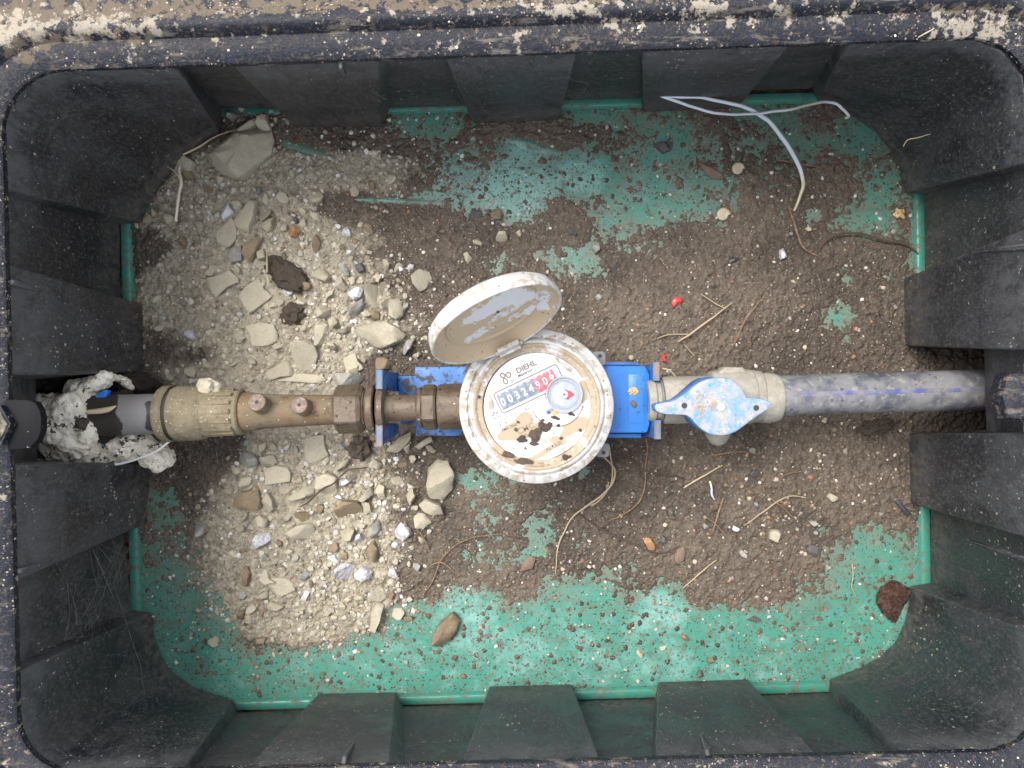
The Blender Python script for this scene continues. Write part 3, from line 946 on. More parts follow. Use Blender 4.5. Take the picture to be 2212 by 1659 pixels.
# keep the raised lip clear and duck under the walls
lipm = ((px > 262) & (px < 292) & (py > 485) & (py < 650)) | ((px > 1966) & (py > 415) & (py < 590)) | ((px > 1976) & (py > 1095) & (py < 1262)) | ((px > 286) & (px < 306) & (py > 1240) & (py < 1320))
h_all = np.where(lipm, np.minimum(h_all, 1.2), h_all)
tl = lambda x0, y0, x1, y1: y0 + (px - x0) * (y1 - y0) / (x1 - x0)
top_lim = tl(257, 243, 1990, 199); bot_lim = tl(291, 1536, 2011, 1482)
top_m = sstep(0, 14, py - top_lim); bot_m = sstep(0, 8, bot_lim - py)
mess = sstep(0.15, 0.4, n_big + 0.3 * n_mid)          # places where soil spills over the edge
h_all = np.where((py < top_lim + 14) | (py > bot_lim - 8), np.minimum(h_all, -0.8 + 5.5 * np.minimum(top_m, bot_m) + 0.0 * mess), h_all)
h_all = np.where((py < top_lim) | (py > bot_lim), -4 + 2.5 * mess + 0.6 * n_mid, h_all)
gap = ((px < 262) & (py < 800)) | ((px < 286) & (py > 1010)) | ((px > 1996) & ((py < 735) | (py > 950)))
h_all = np.where(gap, np.minimum(h_all, -4 + 0.8 * n_mid), h_all)
h_all = np.clip(h_all, -6, 30)
SZ = h_all / 1000.0

kf = sstep(0.28, 0.80, khaki + 0.30 * n_mid + 0.14 * n_m2 + 0.10 * n_fine + 0.14 * n_big)
c_soil = np.array(SOIL); c_dark = np.array((0.036, 0.027, 0.020)); c_kh = np.array(KHAKI); c_tan = np.array((0.128, 0.100, 0.074)); c_kh2 = np.array((0.30, 0.26, 0.19))
n_wide = fbm(xm, ym, 95, 3, 41)
tone = np.clip(0.42 + 0.5 * n_mid + 0.35 * n_m2 + 0.45 * n_big + 0.8 * n_wide, 0, 1)[..., None]
c = c_soil * (1 - tone) + c_tan * tone
dk = sstep(0.05, 0.6, -n_big - 0.3 * n_fine - 0.3 * n_wide)[..., None] * 0.6
c = c * (1 - dk) + c_dark * dk
chn = np.clip(ch, 0, 1)[..., None] * 0.5
c = c * (1 - chn) + c_dark * chn
ck = c_kh * (0.80 + 0.25 * n_fine[..., None] + 0.15 * n_mid[..., None])
tk = sstep(0.0, 0.6, n_big)[..., None] * 0.6
ck = ck * (1 - tk) + c_kh2 * tk
c = c * (1 - kf[..., None]) + ck * kf[..., None]
# each crumb a little different
c *= (1 + np.where(crumb > 0.05, (wv3 - 0.6) * 0.9, 0))[..., None]
c = np.clip(c, 0.01, 0.9)
sme = grid_mesh(SX, SY, SZ, 'soil')
col = np.concatenate([c, np.ones(c.shape[:2] + (1,))], -1).reshape(-1, 4).astype(np.float32)
ca = sme.color_attributes.new('Col', 'FLOAT_COLOR', 'POINT'); ca.data.foreach_set('color', col.ravel())
soil = link_mesh('soil', sme, M['soil'], None, sharp=None)
tag(soil, 'damp brown soil with a pale gritty patch over the green bottom of the box', None, None, 'stuff')
soil['category'] = 'soil'


# inner sheet of the plate, a fine grid so that the dried film on it can follow the photo
GX, GY = 860, 650
c4 = [P(x, y, 0) for x, y in pc]
u = np.linspace(0, 1, GX); v = np.linspace(0, 1, GY)
U, V = np.meshgrid(u, v)
X = (c4[0].x * (1 - U) + c4[1].x * U) * (1 - V) + (c4[3].x * (1 - U) + c4[2].x * U) * V
Y = (c4[0].y * (1 - U) + c4[1].y * U) * (1 - V) + (c4[3].y * (1 - U) + c4[2].y * U) * V
inset = 0.009
cxm, cym = X.mean(), Y.mean()
X = cxm + (X - cxm) * (1 - inset / 0.33); Y = cym + (Y - cym) * (1 - inset / 0.25)


ppx, ppy = X / sc(0) + CX, CY - Y / sc(0)
film = 0.34 + 1.25 * blobs(ppx, ppy, [(1130, 395, 75, 85, 0.5), (1000, 400, 75, 70, 0.3), (1260, 375, 50, 40, 0.4), (1010, 1320, 60, 60, 0.25), (1430, 1320, 45, 40, 0.45),
                               (830, 430, 110, 14, 0.3), (1150, 1400, 300, 60, 0.10), (840, 385, 90, 25, 0.35), (1400, 1450, 80, 40, 0.15)])
film = film - 0.25 * np.maximum(sstep(1480, 1530, ppy), 0) + 0.1 * fbm(X * 1000, Y * 1000, 60, 3, 3)
# moulded ridges of the plate that stick out of the dirt
Z = np.zeros_like(X)
Z += 0.0022 * blobs(ppx, ppy, [(668, 326, 62, 9, 1.0, -17), (830, 434, 88, 4.5, 1.0, -2), (1150, 315, 45, 7, 1.0, -15)])
pme = grid_mesh(X, Y, Z, 'base_plate')
XM, YM = X * 1000, Y * 1000
nb, nm_, n2_ = fbm(XM, YM, 45, 4, 1), fbm(XM, YM, 12, 5, 2, 0.6), fbm(XM, YM, 6.0, 4, 61, 0.65)
hs = base_h(ppx, ppy, nb) - 0.85 * np.minimum(blobs(ppx, ppy, GREEN), 4.2) + 0.9 * nm_ + 0.8 * n2_
cg = np.array((0.042, 0.255, 0.195)); cp = np.array((0.22, 0.44, 0.40)); cb = np.array((0.16, 0.145, 0.11)); cd = np.array((0.10, 0.075, 0.055))
ff = sstep(0.25, 0.95, film + 0.35 * nm_ + 0.25 * n2_)[..., None] * 0.85
cc = cg * (1 - ff) + cp * ff
fb = (0.62 * sstep(-2.0, 0.1, hs) * (0.55 + 0.9 * np.clip(fbm(XM, YM, 9, 5, 90, .7) + .35, 0, 1)) + 0.07)[..., None]
fb = np.clip(fb * (1 - 0.5 * ff), 0, .92)
cc = cc * (1 - fb) + cb * fb
# smears where wet dirt was dragged and dried
sm = sstep(0.12, 0.5, fbm(XM * 0.35, YM, 7, 5, 95, .7))[..., None] * 0.35
cc = cc * (1 - sm) + cd * sm
a = pme.color_attributes.new('Col', 'FLOAT_COLOR', 'POINT')
a.data.foreach_set('color', np.concatenate([cc, np.ones(cc.shape[:2] + (1,))], -1).astype(np.float32).ravel())
link_mesh('base_plate', pme, M['plate'], box, sharp=None)



def ground_z(x, y):
    """soil or plate height at a world point"""
    i = int(round((y - ys[0]) / cell)); j = int(round((x - xs[0]) / cell))
    i = min(max(i, 0), len(ys) - 1); j = min(max(j, 0), len(xs) - 1)
    return max(float(SZ[i, j]), 0.0 if abs(x) < 0.34 else -0.01)


def G(px_, py_, up=0.0):
    """world point on the ground under a picture position"""
    z = 0.0
    for _ in range(3):
        p = P(px_, py_, z); z = ground_z(p.x, p.y)
    return P(px_, py_, z + up)


# ------------------------------------------------------------ the garden ground around the box, with the pit the box stands in
gl = [(p + d * 0.073) for p, d in loop]
gv, gf = [], []
N_ = len(gl)
for rr, zz in ((0, ZR - 0.005), (0.03, ZR - 0.004), (0.12, ZR - 0.002), (0.6, ZR), (3, ZR), (12, ZR - 0.05), (60, ZR - 0.1), (300, ZR - 0.1)):
    for p in gl:
        d = Vector((p.x, p.y, 0)).normalized()
        q = p + d * rr
        gv.append((q.x, q.y, zz + (0.004 * mnoise.noise(Vector((q.x * 9, q.y * 9, 0))) if 0 < rr < 5 else 0)))
for r in range(7):
    for i in range(N_):
        j = (i + 1) % N_
        gf.append((r * N_ + i, r * N_ + j, (r + 1) * N_ + j, (r + 1) * N_ + i))
# pit sides and bottom
s0 = len(gv)
for p in gl: gv.append((p.x * 1.10, p.y * 1.10, 0.10))
for p in gl: gv.append((p.x * 1.12, p.y * 1.12, -0.010))
gv.append((0, 0, -0.012))
for i in range(N_):
    j = (i + 1) % N_
    gf.append((i, s0 + i, s0 + j, j)); gf.append((s0 + i, s0 + N_ + i, s0 + N_ + j, s0 + j)); gf.append((s0 + N_ + i, s0 + 2 * N_, s0 + N_ + j))
o = MB().add(gv, gf).build('ground', M['outer_ground'], None, sharp=None)
tag(o, 'brown garden ground that the box is sunk into', None, None, 'structure')
# ------------------------------------------------------------ water meter
MC = P(1159, 878, 0.108)                # centre of the housing top
A25 = math.radians(25.5)
UX = Vector((math.cos(A25), math.sin(A25), 0)); UY = Vector((-math.sin(A25), math.cos(A25), 0)); UZ = Vector((0, 0, 1))
meter = empty('water_meter', (MC.x, MC.y, 0.04), 'round white water meter with a mud-caked dial and its lid hinged open', 'water meter')


def at_c(z): return Vector((MC.x, MC.y, z))


# brass body and grey body flange below the housing
v, f = lathe([(0.0, 0), (0.0, 0.030), (0.006, 0.038), (0.040, 0.040), (0.048, 0.044), (0.052, 0.044)], at_c(0.042), UZ, 64)
MB().add(v, f).build('meter_body', M['brass'], meter)
# outer ring with its moulded grip notches
def notch(r, t, th):
    return r
prof_ = [(0.0, 0.0500), (0.0, 0.0526), (0.004, 0.0538), (0.014, 0.0540), (0.0168, 0.0534), (0.0180, 0.0518), (0.0192, 0.0492), (0.0190, 0.0480),
         (0.0180, 0.0474), (0.0182, 0.0468), (0.0208, 0.0462), (0.0214, 0.0452), (0.0214, 0.0438)]
v, f = lathe(prof_, at_c(0.0905), UZ, 128)
hring = MB().add(v, f).build('housing_ring', M['white_shell'], meter, sharp=28)
# ridges on the ring (small blocks on the slope)
mb = MB()
for k in range(34):
    if 6 <= k <= 9: continue
    th = 2 * math.pi * k / 34 + 0.05
    d = Vector((math.cos(th), math.sin(th), 0)); s = Vector((-d.y, d.x, 0))
    w_ = 0.0007 if k % 2 else 0.0021
    c_ = at_c(0.1082) + d * 0.0505
    vs, fs = boxm(c_, s * w_, (d * 0.0022 + UZ * -0.0015), UZ * 0.0008 + d * 0.0004, 0.0003)
    mb.add(vs, fs)
mb.build('grip_ridges', M['white_shell'], hring, sharp=30)
# mud-coated annulus around the dial, stepping down to it
prof_ = [(0.0210, 0.0440), (0.0222, 0.0436), (0.0226, 0.0428), (0.0222, 0.0418), (0.0205, 0.0408), (0.0200, 0.0376), (0.0190, 0.0371), (0.0175, 0.0370)]
v, f = lathe(prof_, at_c(0.0905), UZ, 128)
MB().add(v, f).build('dial_collar', M['muddy_white'], meter, sharp=40)

# dial face: polar grid with the dried mud as a painted amount
DZ = 0.1092
DCX, DCY = 955.0, 1018.0                # centre in the close-up used for tracing
DS = 0.0000932                          # metres per close-up pixel
dial_c = P(877.7 + 955 * .2977, 576 + 1018 * .2977, DZ)


def D(zx, zy, up=0.0):
    """close-up pixel -> world point on the dial"""
    return Vector((dial_c.x + (zx - DCX) * DS, dial_c.y - (zy - DCY) * DS, DZ + up))


nr, na = 90, 180
vs, fs, mu = [dial_c.copy()], [], []
for i in range(1, nr + 1):
    for j in range(na):
        th = 2 * math.pi * j / na
        r_ = 0.0374 * i / nr
        vs.append(dial_c + Vector((r_ * math.cos(th), r_ * math.sin(th), 0)))
for j in range(na): fs.append((0, 1 + j, 1 + (j + 1) % na))
for i in range(nr - 1):
    for j in range(na):
        a_, b_ = 1 + i * na + j, 1 + i * na + (j + 1) % na
        fs.append((a_, a_ + na, b_ + na, b_))
dme = mesh_from(vs, fs, 'dial')
va = np.array([tuple(q) for q in vs])
zx = (va[:, 0] - dial_c.x) / DS + DCX; zy = DCY - (va[:, 1] - dial_c.y) / DS
mud = 0.20 + blobs(zx, zy, [(780, 1200, 90, 60, .8, 10), (860, 1110, 60, 50, .7), (950, 1180, 120, 40, .6, 20), (1240, 1150, 100, 48, .85, 15), (1130, 1240, 90, 30, .4, 25),
                            (960, 1380, 90, 16, .8, 22), (1080, 1310, 100, 14, .6, 22), (1010, 1270, 130, 30, .3), (680, 1240, 30, 25, .6), (1120, 680, 40, 14, .7, -35), (1180, 740, 50, 12, .5, -35),
                            (1290, 880, 40, 60, .6), (1300, 960, 30, 50, .35), (1040, 1050, 30, 16, .5), (800, 1330, 60, 20, .3), (1190, 1330, 60, 16, .5, 25), (1150, 780, 90, 10, .3), (1010, 950, 14, 60, .35)])
a = dme.attributes.new('mud', 'FLOAT', 'POINT'); a.data.foreach_set('value', mud.astype(np.float32))
dial = link_mesh('dial', dme, M['dial'], meter, sharp=None)

# three clip tabs at the edge of the dial
for (ax_, ay_, bx_, by_) in ((590, 915, 612, 1100), (1100, 655, 1215, 745), (1060, 1390, 1215, 1300)):
    p0, p1 = D(ax_, ay_), D(bx_, by_)
    mid = (p0 + p1) / 2; inn = (dial_c - mid); inn.z = 0; inn.normalize()
    pts = []
    for k in range(9):
        t = k / 8; q = p0 + (p1 - p0) * t + inn * 0.0026 * math.sin(math.pi * t); pts.append((q.x, q.y))
    for k in range(1, 8):
        t = 1 - k / 8; q = p0 + (p1 - p0) * t - inn * 0.0012 * math.sin(math.pi * t); pts.append((q.x, q.y))
    v, f = prism(pts, DZ - .0005, DZ + 0.0012, 0.0003)
    MB().add(v, f).build('clip_tab', M['white_shell'], dial, sharp=35)


def DL(x, y, up=0.0):
    """dial coordinates along the reading direction (close-up pixels) -> world"""
    return dial_c + UX * (x * DS) + UY * (y * DS) + Vector((0, 0, up))


def rrect(x0, y0, x1, y1, r, n=5):
    out = []
    for cx_, cy_, a0 in ((x1 - r, y1 - r, 0), (x0 + r, y1 - r, 90), (x0 + r, y0 + r, 180), (x1 - r, y0 + r, 270)):
        for k in range(n + 1):
            a_ = math.radians(a0 + 90 * k / n)
            out.append((cx_ + r * math.cos(a_), cy_ + r * math.sin(a_)))
    return out


def ringmesh(outer, inner, z0, z1):
    """flat frame between two outlines of equal length"""
    n = len(outer)
    vs = [DL(x, y, z1) for x, y in outer] + [DL(x, y, z1) for x, y in inner] + [DL(x, y, z0) for x, y in outer] + [DL(x, y, z0) for x, y in inner]
    fs = []
    for k in range(n):
        j = (k + 1) % n
        fs += [(k, j, n + j, n + k), (k, 2 * n + k, 2 * n + j, j), (n + k, n + j, 3 * n + j, 3 * n + k)]
    return vs, fs


win = empty('counter_window', DL(0, 150)); win.parent = meter; win.location = DL(0, 150) - wloc(meter)
v, f = ringmesh(rrect(-262, 64, 262, 234, 22), rrect(-256, 70, 256, 228, 18), 0.0, 0.0008)
MB().add(v, f).build('window_frame', M['pale_ink'], win, sharp=30)
v, f = prism([tuple(DL(x, y).xy) for x, y in rrect(-255, 71, 255, 227, 18)], DZ + 0.0001, DZ + 0.0003)
MB().add(v, f).build('window_bed', M['drum_white'], win, sharp=30)
digits = '00324906'
for k, ch_ in enumerate(digits):
    xc = -216 + 57.5 * k
    lift = (0, 0, 0, 0, 0, 0, 4, 22)[k]
    red = k >= 5
    # drum: a short cylinder lying under the window, only its crown shows
    mbd = MB()
    n_ = 14; vs = []
    for sx in (-27.0, 27.0):
        for q in range(n_):
            a_ = math.radians(-62 + 124 * q / (n_ - 1))
            vs.append(DL(xc + sx, 150 + 66 * math.sin(a_), 0.0004 + 0.0012 * math.cos(a_)))
    fs = [(q, q + 1, n_ + q + 1, n_ + q) for q in range(n_ - 1)]
    fs += [tuple(range(n_)), tuple(range(n_, 2 * n_))]
    wheel = mbd.add(vs, fs).build('digit_wheel', M['drum_red'] if red else M['drum_blue'], win, sharp=40)
    Mx = Matrix.Translation(DL(xc, 143 + lift, 0.00172)) @ Matrix.Rotation(A25, 4, 'Z') @ Matrix.Diagonal((0.82, 1.0, 1, 1))
    text_mesh(ch_, 86 * DS, Mx, 'digit', M['white_paint'], wheel, bold=0.00001)
    if k in (2, 3, 7):
        # the digit before it, half rolled out of the window
        prev_ = str((int(ch_) + 9) % 10)
    Mx = Matrix.Translation(DL(xc, 208, 0.0012)) @ Matrix.Rotation(A25, 4, 'Z') @ Matrix.Diagonal((0.8, 0.28, 1, 1))
    text_mesh(str((int(ch_) + 1) % 10), 96 * DS, Mx, 'digit', M['white_paint'], wheel, bold=0.00003)

# star dial window
SCX, SCY = 214, 1
star = empty('flow_dial', DL(SCX, SCY)); star.parent = meter; star.location = DL(SCX, SCY) - wloc(meter)
def disc(cx_, cy_, r, z0, z1, n=64, a0=0, a1=360):
    pts = []
    for k in range(n if a1 - a0 == 360 else n + 1):
        a_ = math.radians(a0 + (a1 - a0) * k / n); pts.append(tuple(DL(cx_ + r * math.cos(a_), cy_ + r * math.sin(a_)).xy))
    return prism(pts, DZ + z0, DZ + z1)
def annulus(cx_, cy_, r0, r1, z0, z1, n=64, a0=0, a1=360):
    o_, i_ = [], []
    for k in range(n):
        a_ = math.radians(a0 + (a1 - a0) * k / n); o_.append((cx_ + r1 * math.cos(a_), cy_ + r1 * math.sin(a_))); i_.append((cx_ + r0 * math.cos(a_), cy_ + r0 * math.sin(a_)))
    return ringmesh(o_, i_, z0, z1)
v, f = disc(150, -12, 196, 0.0001, 0.00045, 48, 178, 322)
cres = MB().add(v, f).build('lower_window', M['drum_white'], star, sharp=30)
v, f = [], []
pts = [DL(150 + 196 * math.cos(math.radians(a_)), -12 + 196 * math.sin(math.radians(a_)), 0.0006) for a_ in range(178, 324, 6)]
v, f = tube(pts, 0.00028, 6)
MB().add(v, f).build('window_frame', M['pale_ink'], cres)
v, f = boxm(DL(62, -66, 0.0007), UX * 0.0026, UY * 0.0016, UZ * 0.0003, 0.0002)
MB().add(v, f).build('dark_gear', M['drum_blue'], cres, sharp=30)
v, f = boxm(DL(95, -92, 0.0008), UX * 0.0022, UY * 0.0015, UZ * 0.0003, 0.0003)
MB().add(v, f).build('orange_fleck', M['orange'], cres, sharp=30)
v, f = disc(SCX, SCY, 132, 0.0006, 0.0019)
MB().add(v, f).build('dial_bed', M['drum_white'], star, sharp=30)
v, f = annulus(SCX, SCY, 124, 136, 0.0005, 0.0034)
MB().add(v, f).build('bezel', node_mat('bezel_plastic', (0.33, 0.32, 0.33), 0.35), star, sharp=30)
v, f = annulus(SCX, SCY, 104, 108, 0.0019, 0.0026)
MB().add(v, f).build('inner_ring', node_mat('ring_plastic', (0.42, 0.43, 0.48), 0.35), star, sharp=30)
mb = MB()
for k in range(50):
    a_ = math.radians(360 * k / 50)
    if 95 < (math.degrees(a_) + 25) % 360 < 230: continue
    d = UX * math.cos(a_) + UY * math.sin(a_); s = Vector((-d.y, d.x, 0))
    L_ = 9 if k % 5 else 14
    v, f = boxm(DL(SCX, SCY, 0.00198) + d * ((100 - L_ / 2) * DS), d * (L_ * DS / 2), s * 0.00008, UZ * 0.00006)
    mb.add(v, f)
mb.build('tick_marks', M['black_ink'], star, smooth=False)
v, f = disc(SCX, SCY, 84, 0.0022, 0.0024, 40, 65, 245)
half = MB().add(v, f).build('pointer_disc', M['white_paint'], star, sharp=30)
tri = [(SCX + 8, SCY + 34), (SCX + 50, SCY + 20), (SCX + 74, SCY - 6), (SCX + 58, SCY - 16), (SCX + 22, SCY - 40), (SCX + 4, SCY - 24)]
rt = math.radians(-22)
tri = [(SCX + (x - SCX) * math.cos(rt) - (y - SCY) * math.sin(rt), SCY + (x - SCX) * math.sin(rt) + (y - SCY) * math.cos(rt)) for x, y in tri]
v, f = prism([tuple(DL(x, y).xy) for x, y in tri], DZ + .0021, DZ + .0026)
MB().add(v, f).build('red_pointer', M['red_plastic'], star, sharp=30)
v, f = disc(SCX, SCY, 28, 0.0024, 0.0030); hub = MB().add(v, f).build('hub', M['white_paint'], star, sharp=30)
v, f = disc(SCX, SCY, 9, 0.0030, 0.0033, 20); MB().add(v, f).build('pin', M['red_plastic'], hub, sharp=30)
v, f = disc(SCX, SCY, 123, 0.0033, 0.0036); MB().add(v, f).build('lens', M['lens'], star, sharp=30)
Mx = Matrix.Translation(DL(SCX - 12, SCY + 92, 0.00200)) @ Matrix.Rotation(A25 - 1.2, 4, 'Z')
text_mesh('A5', 26 * DS, Mx, 'lettering', M['red_plastic'], star)


def txt(s, zx_, zy_, size, rot=25.5, mat='black_ink', bold=0.00004, sx=1.0, up=0.00012, parent=None, al='CENTER'):
    p = D(zx_, zy_, up)
    Mx = Matrix.Translation(p) @ Matrix.Rotation(math.radians(rot), 4, 'Z') @ Matrix.Diagonal((sx, 1, 1, 1))
    return text_mesh(s, size * DS, Mx, 'lettering', M[mat], parent or dial, bold=bold, align=al)


txt('DIEHL', 868, 722, 56, bold=0.00016, mat='pale_ink', sx=1.05)
txt('Metering', 860, 767, 33, bold=0.00006)
txt('.pl', 764, 822, 30, bold=0.00006, mat='pale_ink')
txt('LNE', 640, 1066, 30, sx=1.0); txt('6250', 655, 1093, 30)
txt('Q\u2083=2.5 m\u00b3/h', 728, 1098, 32); txt('R 160', 705, 1141, 30); txt('PMA 16bar', 745, 1168, 27)
txt('A2', 872, 1031, 38)
ca_ = [D(872 + 31 * math.cos(k * math.pi / 12), 1031 + 31 * math.sin(k * math.pi / 12), 0.0001) for k in range(25)]
v, f = tube(ca_, 0.00013, 5, cap=False); MB().add(v, f).build('letter_ring', M['black_ink'], dial)
txt('x0.0001', 945, 1055, 20, rot=-25)
txt('0071', 935, 1102, 34, mat='pale_ink'); txt('CMC', 865, 1178, 62, mat='pale_ink', bold=0.00012)
txt('20', 960, 1128, 26, rot=25, mat='pale_ink'); txt('DN 15', 985, 1150, 24, mat='pale_ink')
txt('M17', 850, 1240, 34, mat='pale_ink'); txt('E', 1076, 1216, 34)
sq = [(1053, 1196), (1093, 1184), (1103, 1232), (1062, 1244), (1053, 1196)]
v, f = tube([D(x, y, .0001) for x, y in sq], 0.00014, 5); MB().add(v, f).build('letter_box', M['black_ink'], dial)
txt('4', 862, 1327, 52, bold=0.00010); txt('7 5', 925, 1290, 44, bold=0.00006, mat='pale_ink')
txt('ALTAIR', 1072, 1310, 40, bold=0.00014, mat='pale_ink')
txt('TI', 1286, 1026, 32, rot=-65)
txt('2017', 1347, 1226, 44, rot=62, mat='pale_ink', bold=0.00012, up=0.0024)
txt('Cieszynska 1A', 965, 1452, 26, rot=4, mat='pale_ink', bold=0.00004, up=0.0031)
txt('43-430', 975, 1430, 18, rot=2, mat='pale_ink', up=0.0031)
# the ribbon emblem beside the lettering
rb = [(688, 800), (676, 782), (690, 768), (712, 782), (735, 800), (752, 790), (750, 770), (732, 764), (712, 786), (700, 812), (702, 836), (718, 848), (730, 836), (726, 818), (708, 806), (688, 800)]
v, f = tube([Vector((q.x, q.y, DZ + 0.00025 + 0.0001 * (i % 2))) for i, q in enumerate(catmull([D(x, y) for x, y in rb], 4))], 0.00042, 6)
v = [Vector((q.x, q.y, DZ + 0.0001 + (q.z - DZ) * 0.25)) for q in v]
MB().add(v, f).build('ribbon_emblem', M['pale_ink'], dial)

# hinged lid, standing open
HP = P(1099, 752, 0.116)
T = math.radians(71)
LV = UY * math.cos(T) + UZ * math.sin(T)
LN = UX.cross(LV).normalized()
if LN.z < 0: LN = -LN
RL = 0.0430
LCn = HP + LV * (RL - 0.002) - UX * 0.001
lid = empty('lid', (0, 0, 0)); lid.parent = meter; lid.location = LCn - wloc(meter)
prof_ = [(-0.0090, 0.0008), (-0.0090, 0.028), (-0.0088, 0.0295), (-0.0074, 0.0305), (-0.0074, 0.0315), (-0.0088, 0.0325), (-0.0086, 0.0355), (-0.0070, 0.0385), (-0.0030, 0.0418), (-0.0006, 0.0430)]
# inside (dense rings, so that the dried mud can follow the photo)
dense = []
for (t0, r0), (t1, r1) in zip(prof_[:-1], prof_[1:]):
    m_ = max(1, int(math.hypot(t1 - t0, r1 - r0) / 0.0012))
    for q in range(m_): dense.append((t0 + (t1 - t0) * q / m_, r0 + (r1 - r0) * q / m_))
dense.append(prof_[-1])
v, f = lathe([(-0.0090, 0.0)] + dense, LCn, LN, 120)
mbx = mesh_from(v, f, 'lid_inside')
rel = np.array([tuple(q) for q in v]) - np.array(LCn)
lx = rel @ np.array(UX) * 1000; ly = -(rel @ np.array(LV)) * 1000
nz_ = 0.80 + blobs(lx, ly, [(-4, -8, 15, 8, -.55, 10), (12, -14, 14, 7, -.45, 20), (20, -6, 9, 7, -.4), (-14, 18, 11, 5, -.5), (8, 6, 16, 5, -.35, 15), (33, 6, 7, 14, -.35), (-2, -22, 20, 4, -.2), (18, 18, 14, 5, -.35)])
a = mbx.attributes.new('mud', 'FLOAT', 'POINT'); a.data.foreach_set('value', nz_.astype(np.float32))
bm = bmesh.new(); bm.from_mesh(mbx); bmesh.ops.recalc_face_normals(bm, faces=bm.faces); bm.to_mesh(mbx); bm.free()
link_mesh('lid_lining', mbx, M['lid_inside'], lid, sharp=40)
# outside shell and rounded lip
v, f = lathe([(-0.0006, 0.0428), (0.0002, 0.0434), (0.0, 0.0443), (-0.0012, 0.0448), (-0.0060, 0.0443), (-0.0100, 0.0428), (-0.0125, 0.0400), (-0.0140, 0.035), (-0.0146, 0.02), (-0.0146, 0)], LCn, LN, 120)
MB().add(v, f).build('lid_shell', M['white_shell'], lid, sharp=40)
# raised square mark and hole in the lid
v, f = lathe([(0, .0012), (0.0006, .0012), (0.0006, .0006)], LCn + LV * 0.001 + UX * .004 - LN * .0089, LN, 16)
MB().add(v, f).build('moulded_pip', M['black_ink'], lid)
# hinge: knuckle block on the ring, pin and plate on the lid
hinge = HP + Vector((0, 0, -0.001))
v, f = boxm(HP - UY * 0.0005 + UZ * 0.0005, UX * 0.0078, UY * 0.0032, UZ * 0.0032, 0.0006)
hb = MB().add(v, f).build('hinge_block', M['white_shell'], meter, sharp=35)
v, f = boxm(HP + LV * 0.0045 + LN * 0.0015, UX * 0.0078, LV * 0.0034, LN * 0.0016, 0.0005)
MB().add(v, f).build('hinge_plate', M['white_shell'], lid, sharp=35)
v, f = tube([HP - UX * 0.0098 + UZ * .001, HP + UX * 0.0098 + UZ * .001], 0.0016, 12)
MB().add(v, f).build('hinge_pin', M['white_shell'], hb, sharp=35)

# sealing lugs that stick out from under the ring on the outlet side
for (lx_, ly_, sg) in ((1298, 772, 1), (1306, 975, -1)):
    z = 0.084
    pts = [P(lx_ - 30, ly_ - 4 * sg, z), P(lx_ - 12, ly_ - 13 * sg, z), P(lx_ + 5, ly_ - 13 * sg, z), P(lx_ + 10, ly_ - 8 * sg, z), P(lx_ + 10, ly_ + 16 * sg, z), P(lx_ - 30, ly_ + 22 * sg, z)]
    v, f = prism([(q.x, q.y) for q in pts], z - 0.003, z, 0.0005)
    lg = MB().add(v, f).build('seal_lug', M['seal_grey'], meter, sharp=35)
    v, f = lathe([(0, .0014), (.0002, .0014), (.0002, 0)], P(lx_ - 2, ly_ - 3 * sg, z + .0001), UZ, 16)
    MB().add(v, f).build('lug_hole', M['dark_rubber'], lg)

# crumbs of soil and a torn root lying on the dial
def lump(c, rx_, ry_, rz_, seed, rough=0.35, sub=3, rot=0.0, freq=None):
    bm = bmesh.new(); bmesh.ops.create_icosphere(bm, subdivisions=sub, radius=1.0)
    ca_, sa_ = math.cos(rot), math.sin(rot)
    vs = []
    for v_ in bm.verts:
        n_ = v_.co.normalized()
        k_ = 1 + rough * mnoise.fractal(n_ * (freq or 1.6) + Vector((seed * 3.1, seed, 0)), 0.9, 2.1, 4)
        q = Vector((n_.x * rx_ * k_, n_.y * ry_ * k_, n_.z * rz_ * k_))
        vs.append(Vector((c[0] + q.x * ca_ - q.y * sa_, c[1] + q.x * sa_ + q.y * ca_, c[2] + q.z)))
    bm.verts.index_update()
    fs = [tuple(v_.index for v_ in f_.verts) for f_ in bm.faces]
    bm.free()
    return vs, fs


CR = [(955, 1225, 60, 48, 'largest clump of soil in the middle of the muddy half of the dial'), (1010, 1165, 46, 34, 'soil clump just right of and above the largest clump on the dial'),
      (870, 1165, 0, 0, ''), (830, 1255, 44, 22, 'soil clump left of the largest clump on the dial'), (930, 1285, 38, 16, 'small soil clump below the largest clump on the dial'),
      (790, 1185, 17, 15, 'round soil crumb on the tan mud at the left of the dial'), (1085, 1100, 36, 12, 'row-shaped soil crumb below the crescent window of the dial'),
      (1110, 1160, 24, 12, 'small soil crumb right of the big clumps on the dial'), (1200, 1070, 26, 14, 'soil crumb touching the lower edge of the round flow window'),
      (1035, 1057, 14, 10, 'tiny soil crumb at the lower left of the round flow window'), (1268, 1190, 14, 11, 'lone soil crumb on the tan patch at the right of the dial'),
      (730, 1362, 44, 22, 'soil clump on the lower left of the dial collar'), (850, 1412, 70, 20, 'long soil clump on the bottom of the dial collar'),
      (1162, 1385, 40, 24, 'dark flat soil clump on the lower right of the dial collar'), (520, 942, 12, 12, 'soil crumb on the left side of the dial collar'),
      (900, 585, 0, 0, ''), (808, 1130, 14, 8, 'tiny soil crumb above the round crumb on the dial'), (1125, 1250, 15, 10, 'small soil crumb below the boxed letter on the dial'), (985, 1120, 22, 14, 'soil crumb above the clump beside the largest one on the dial')]
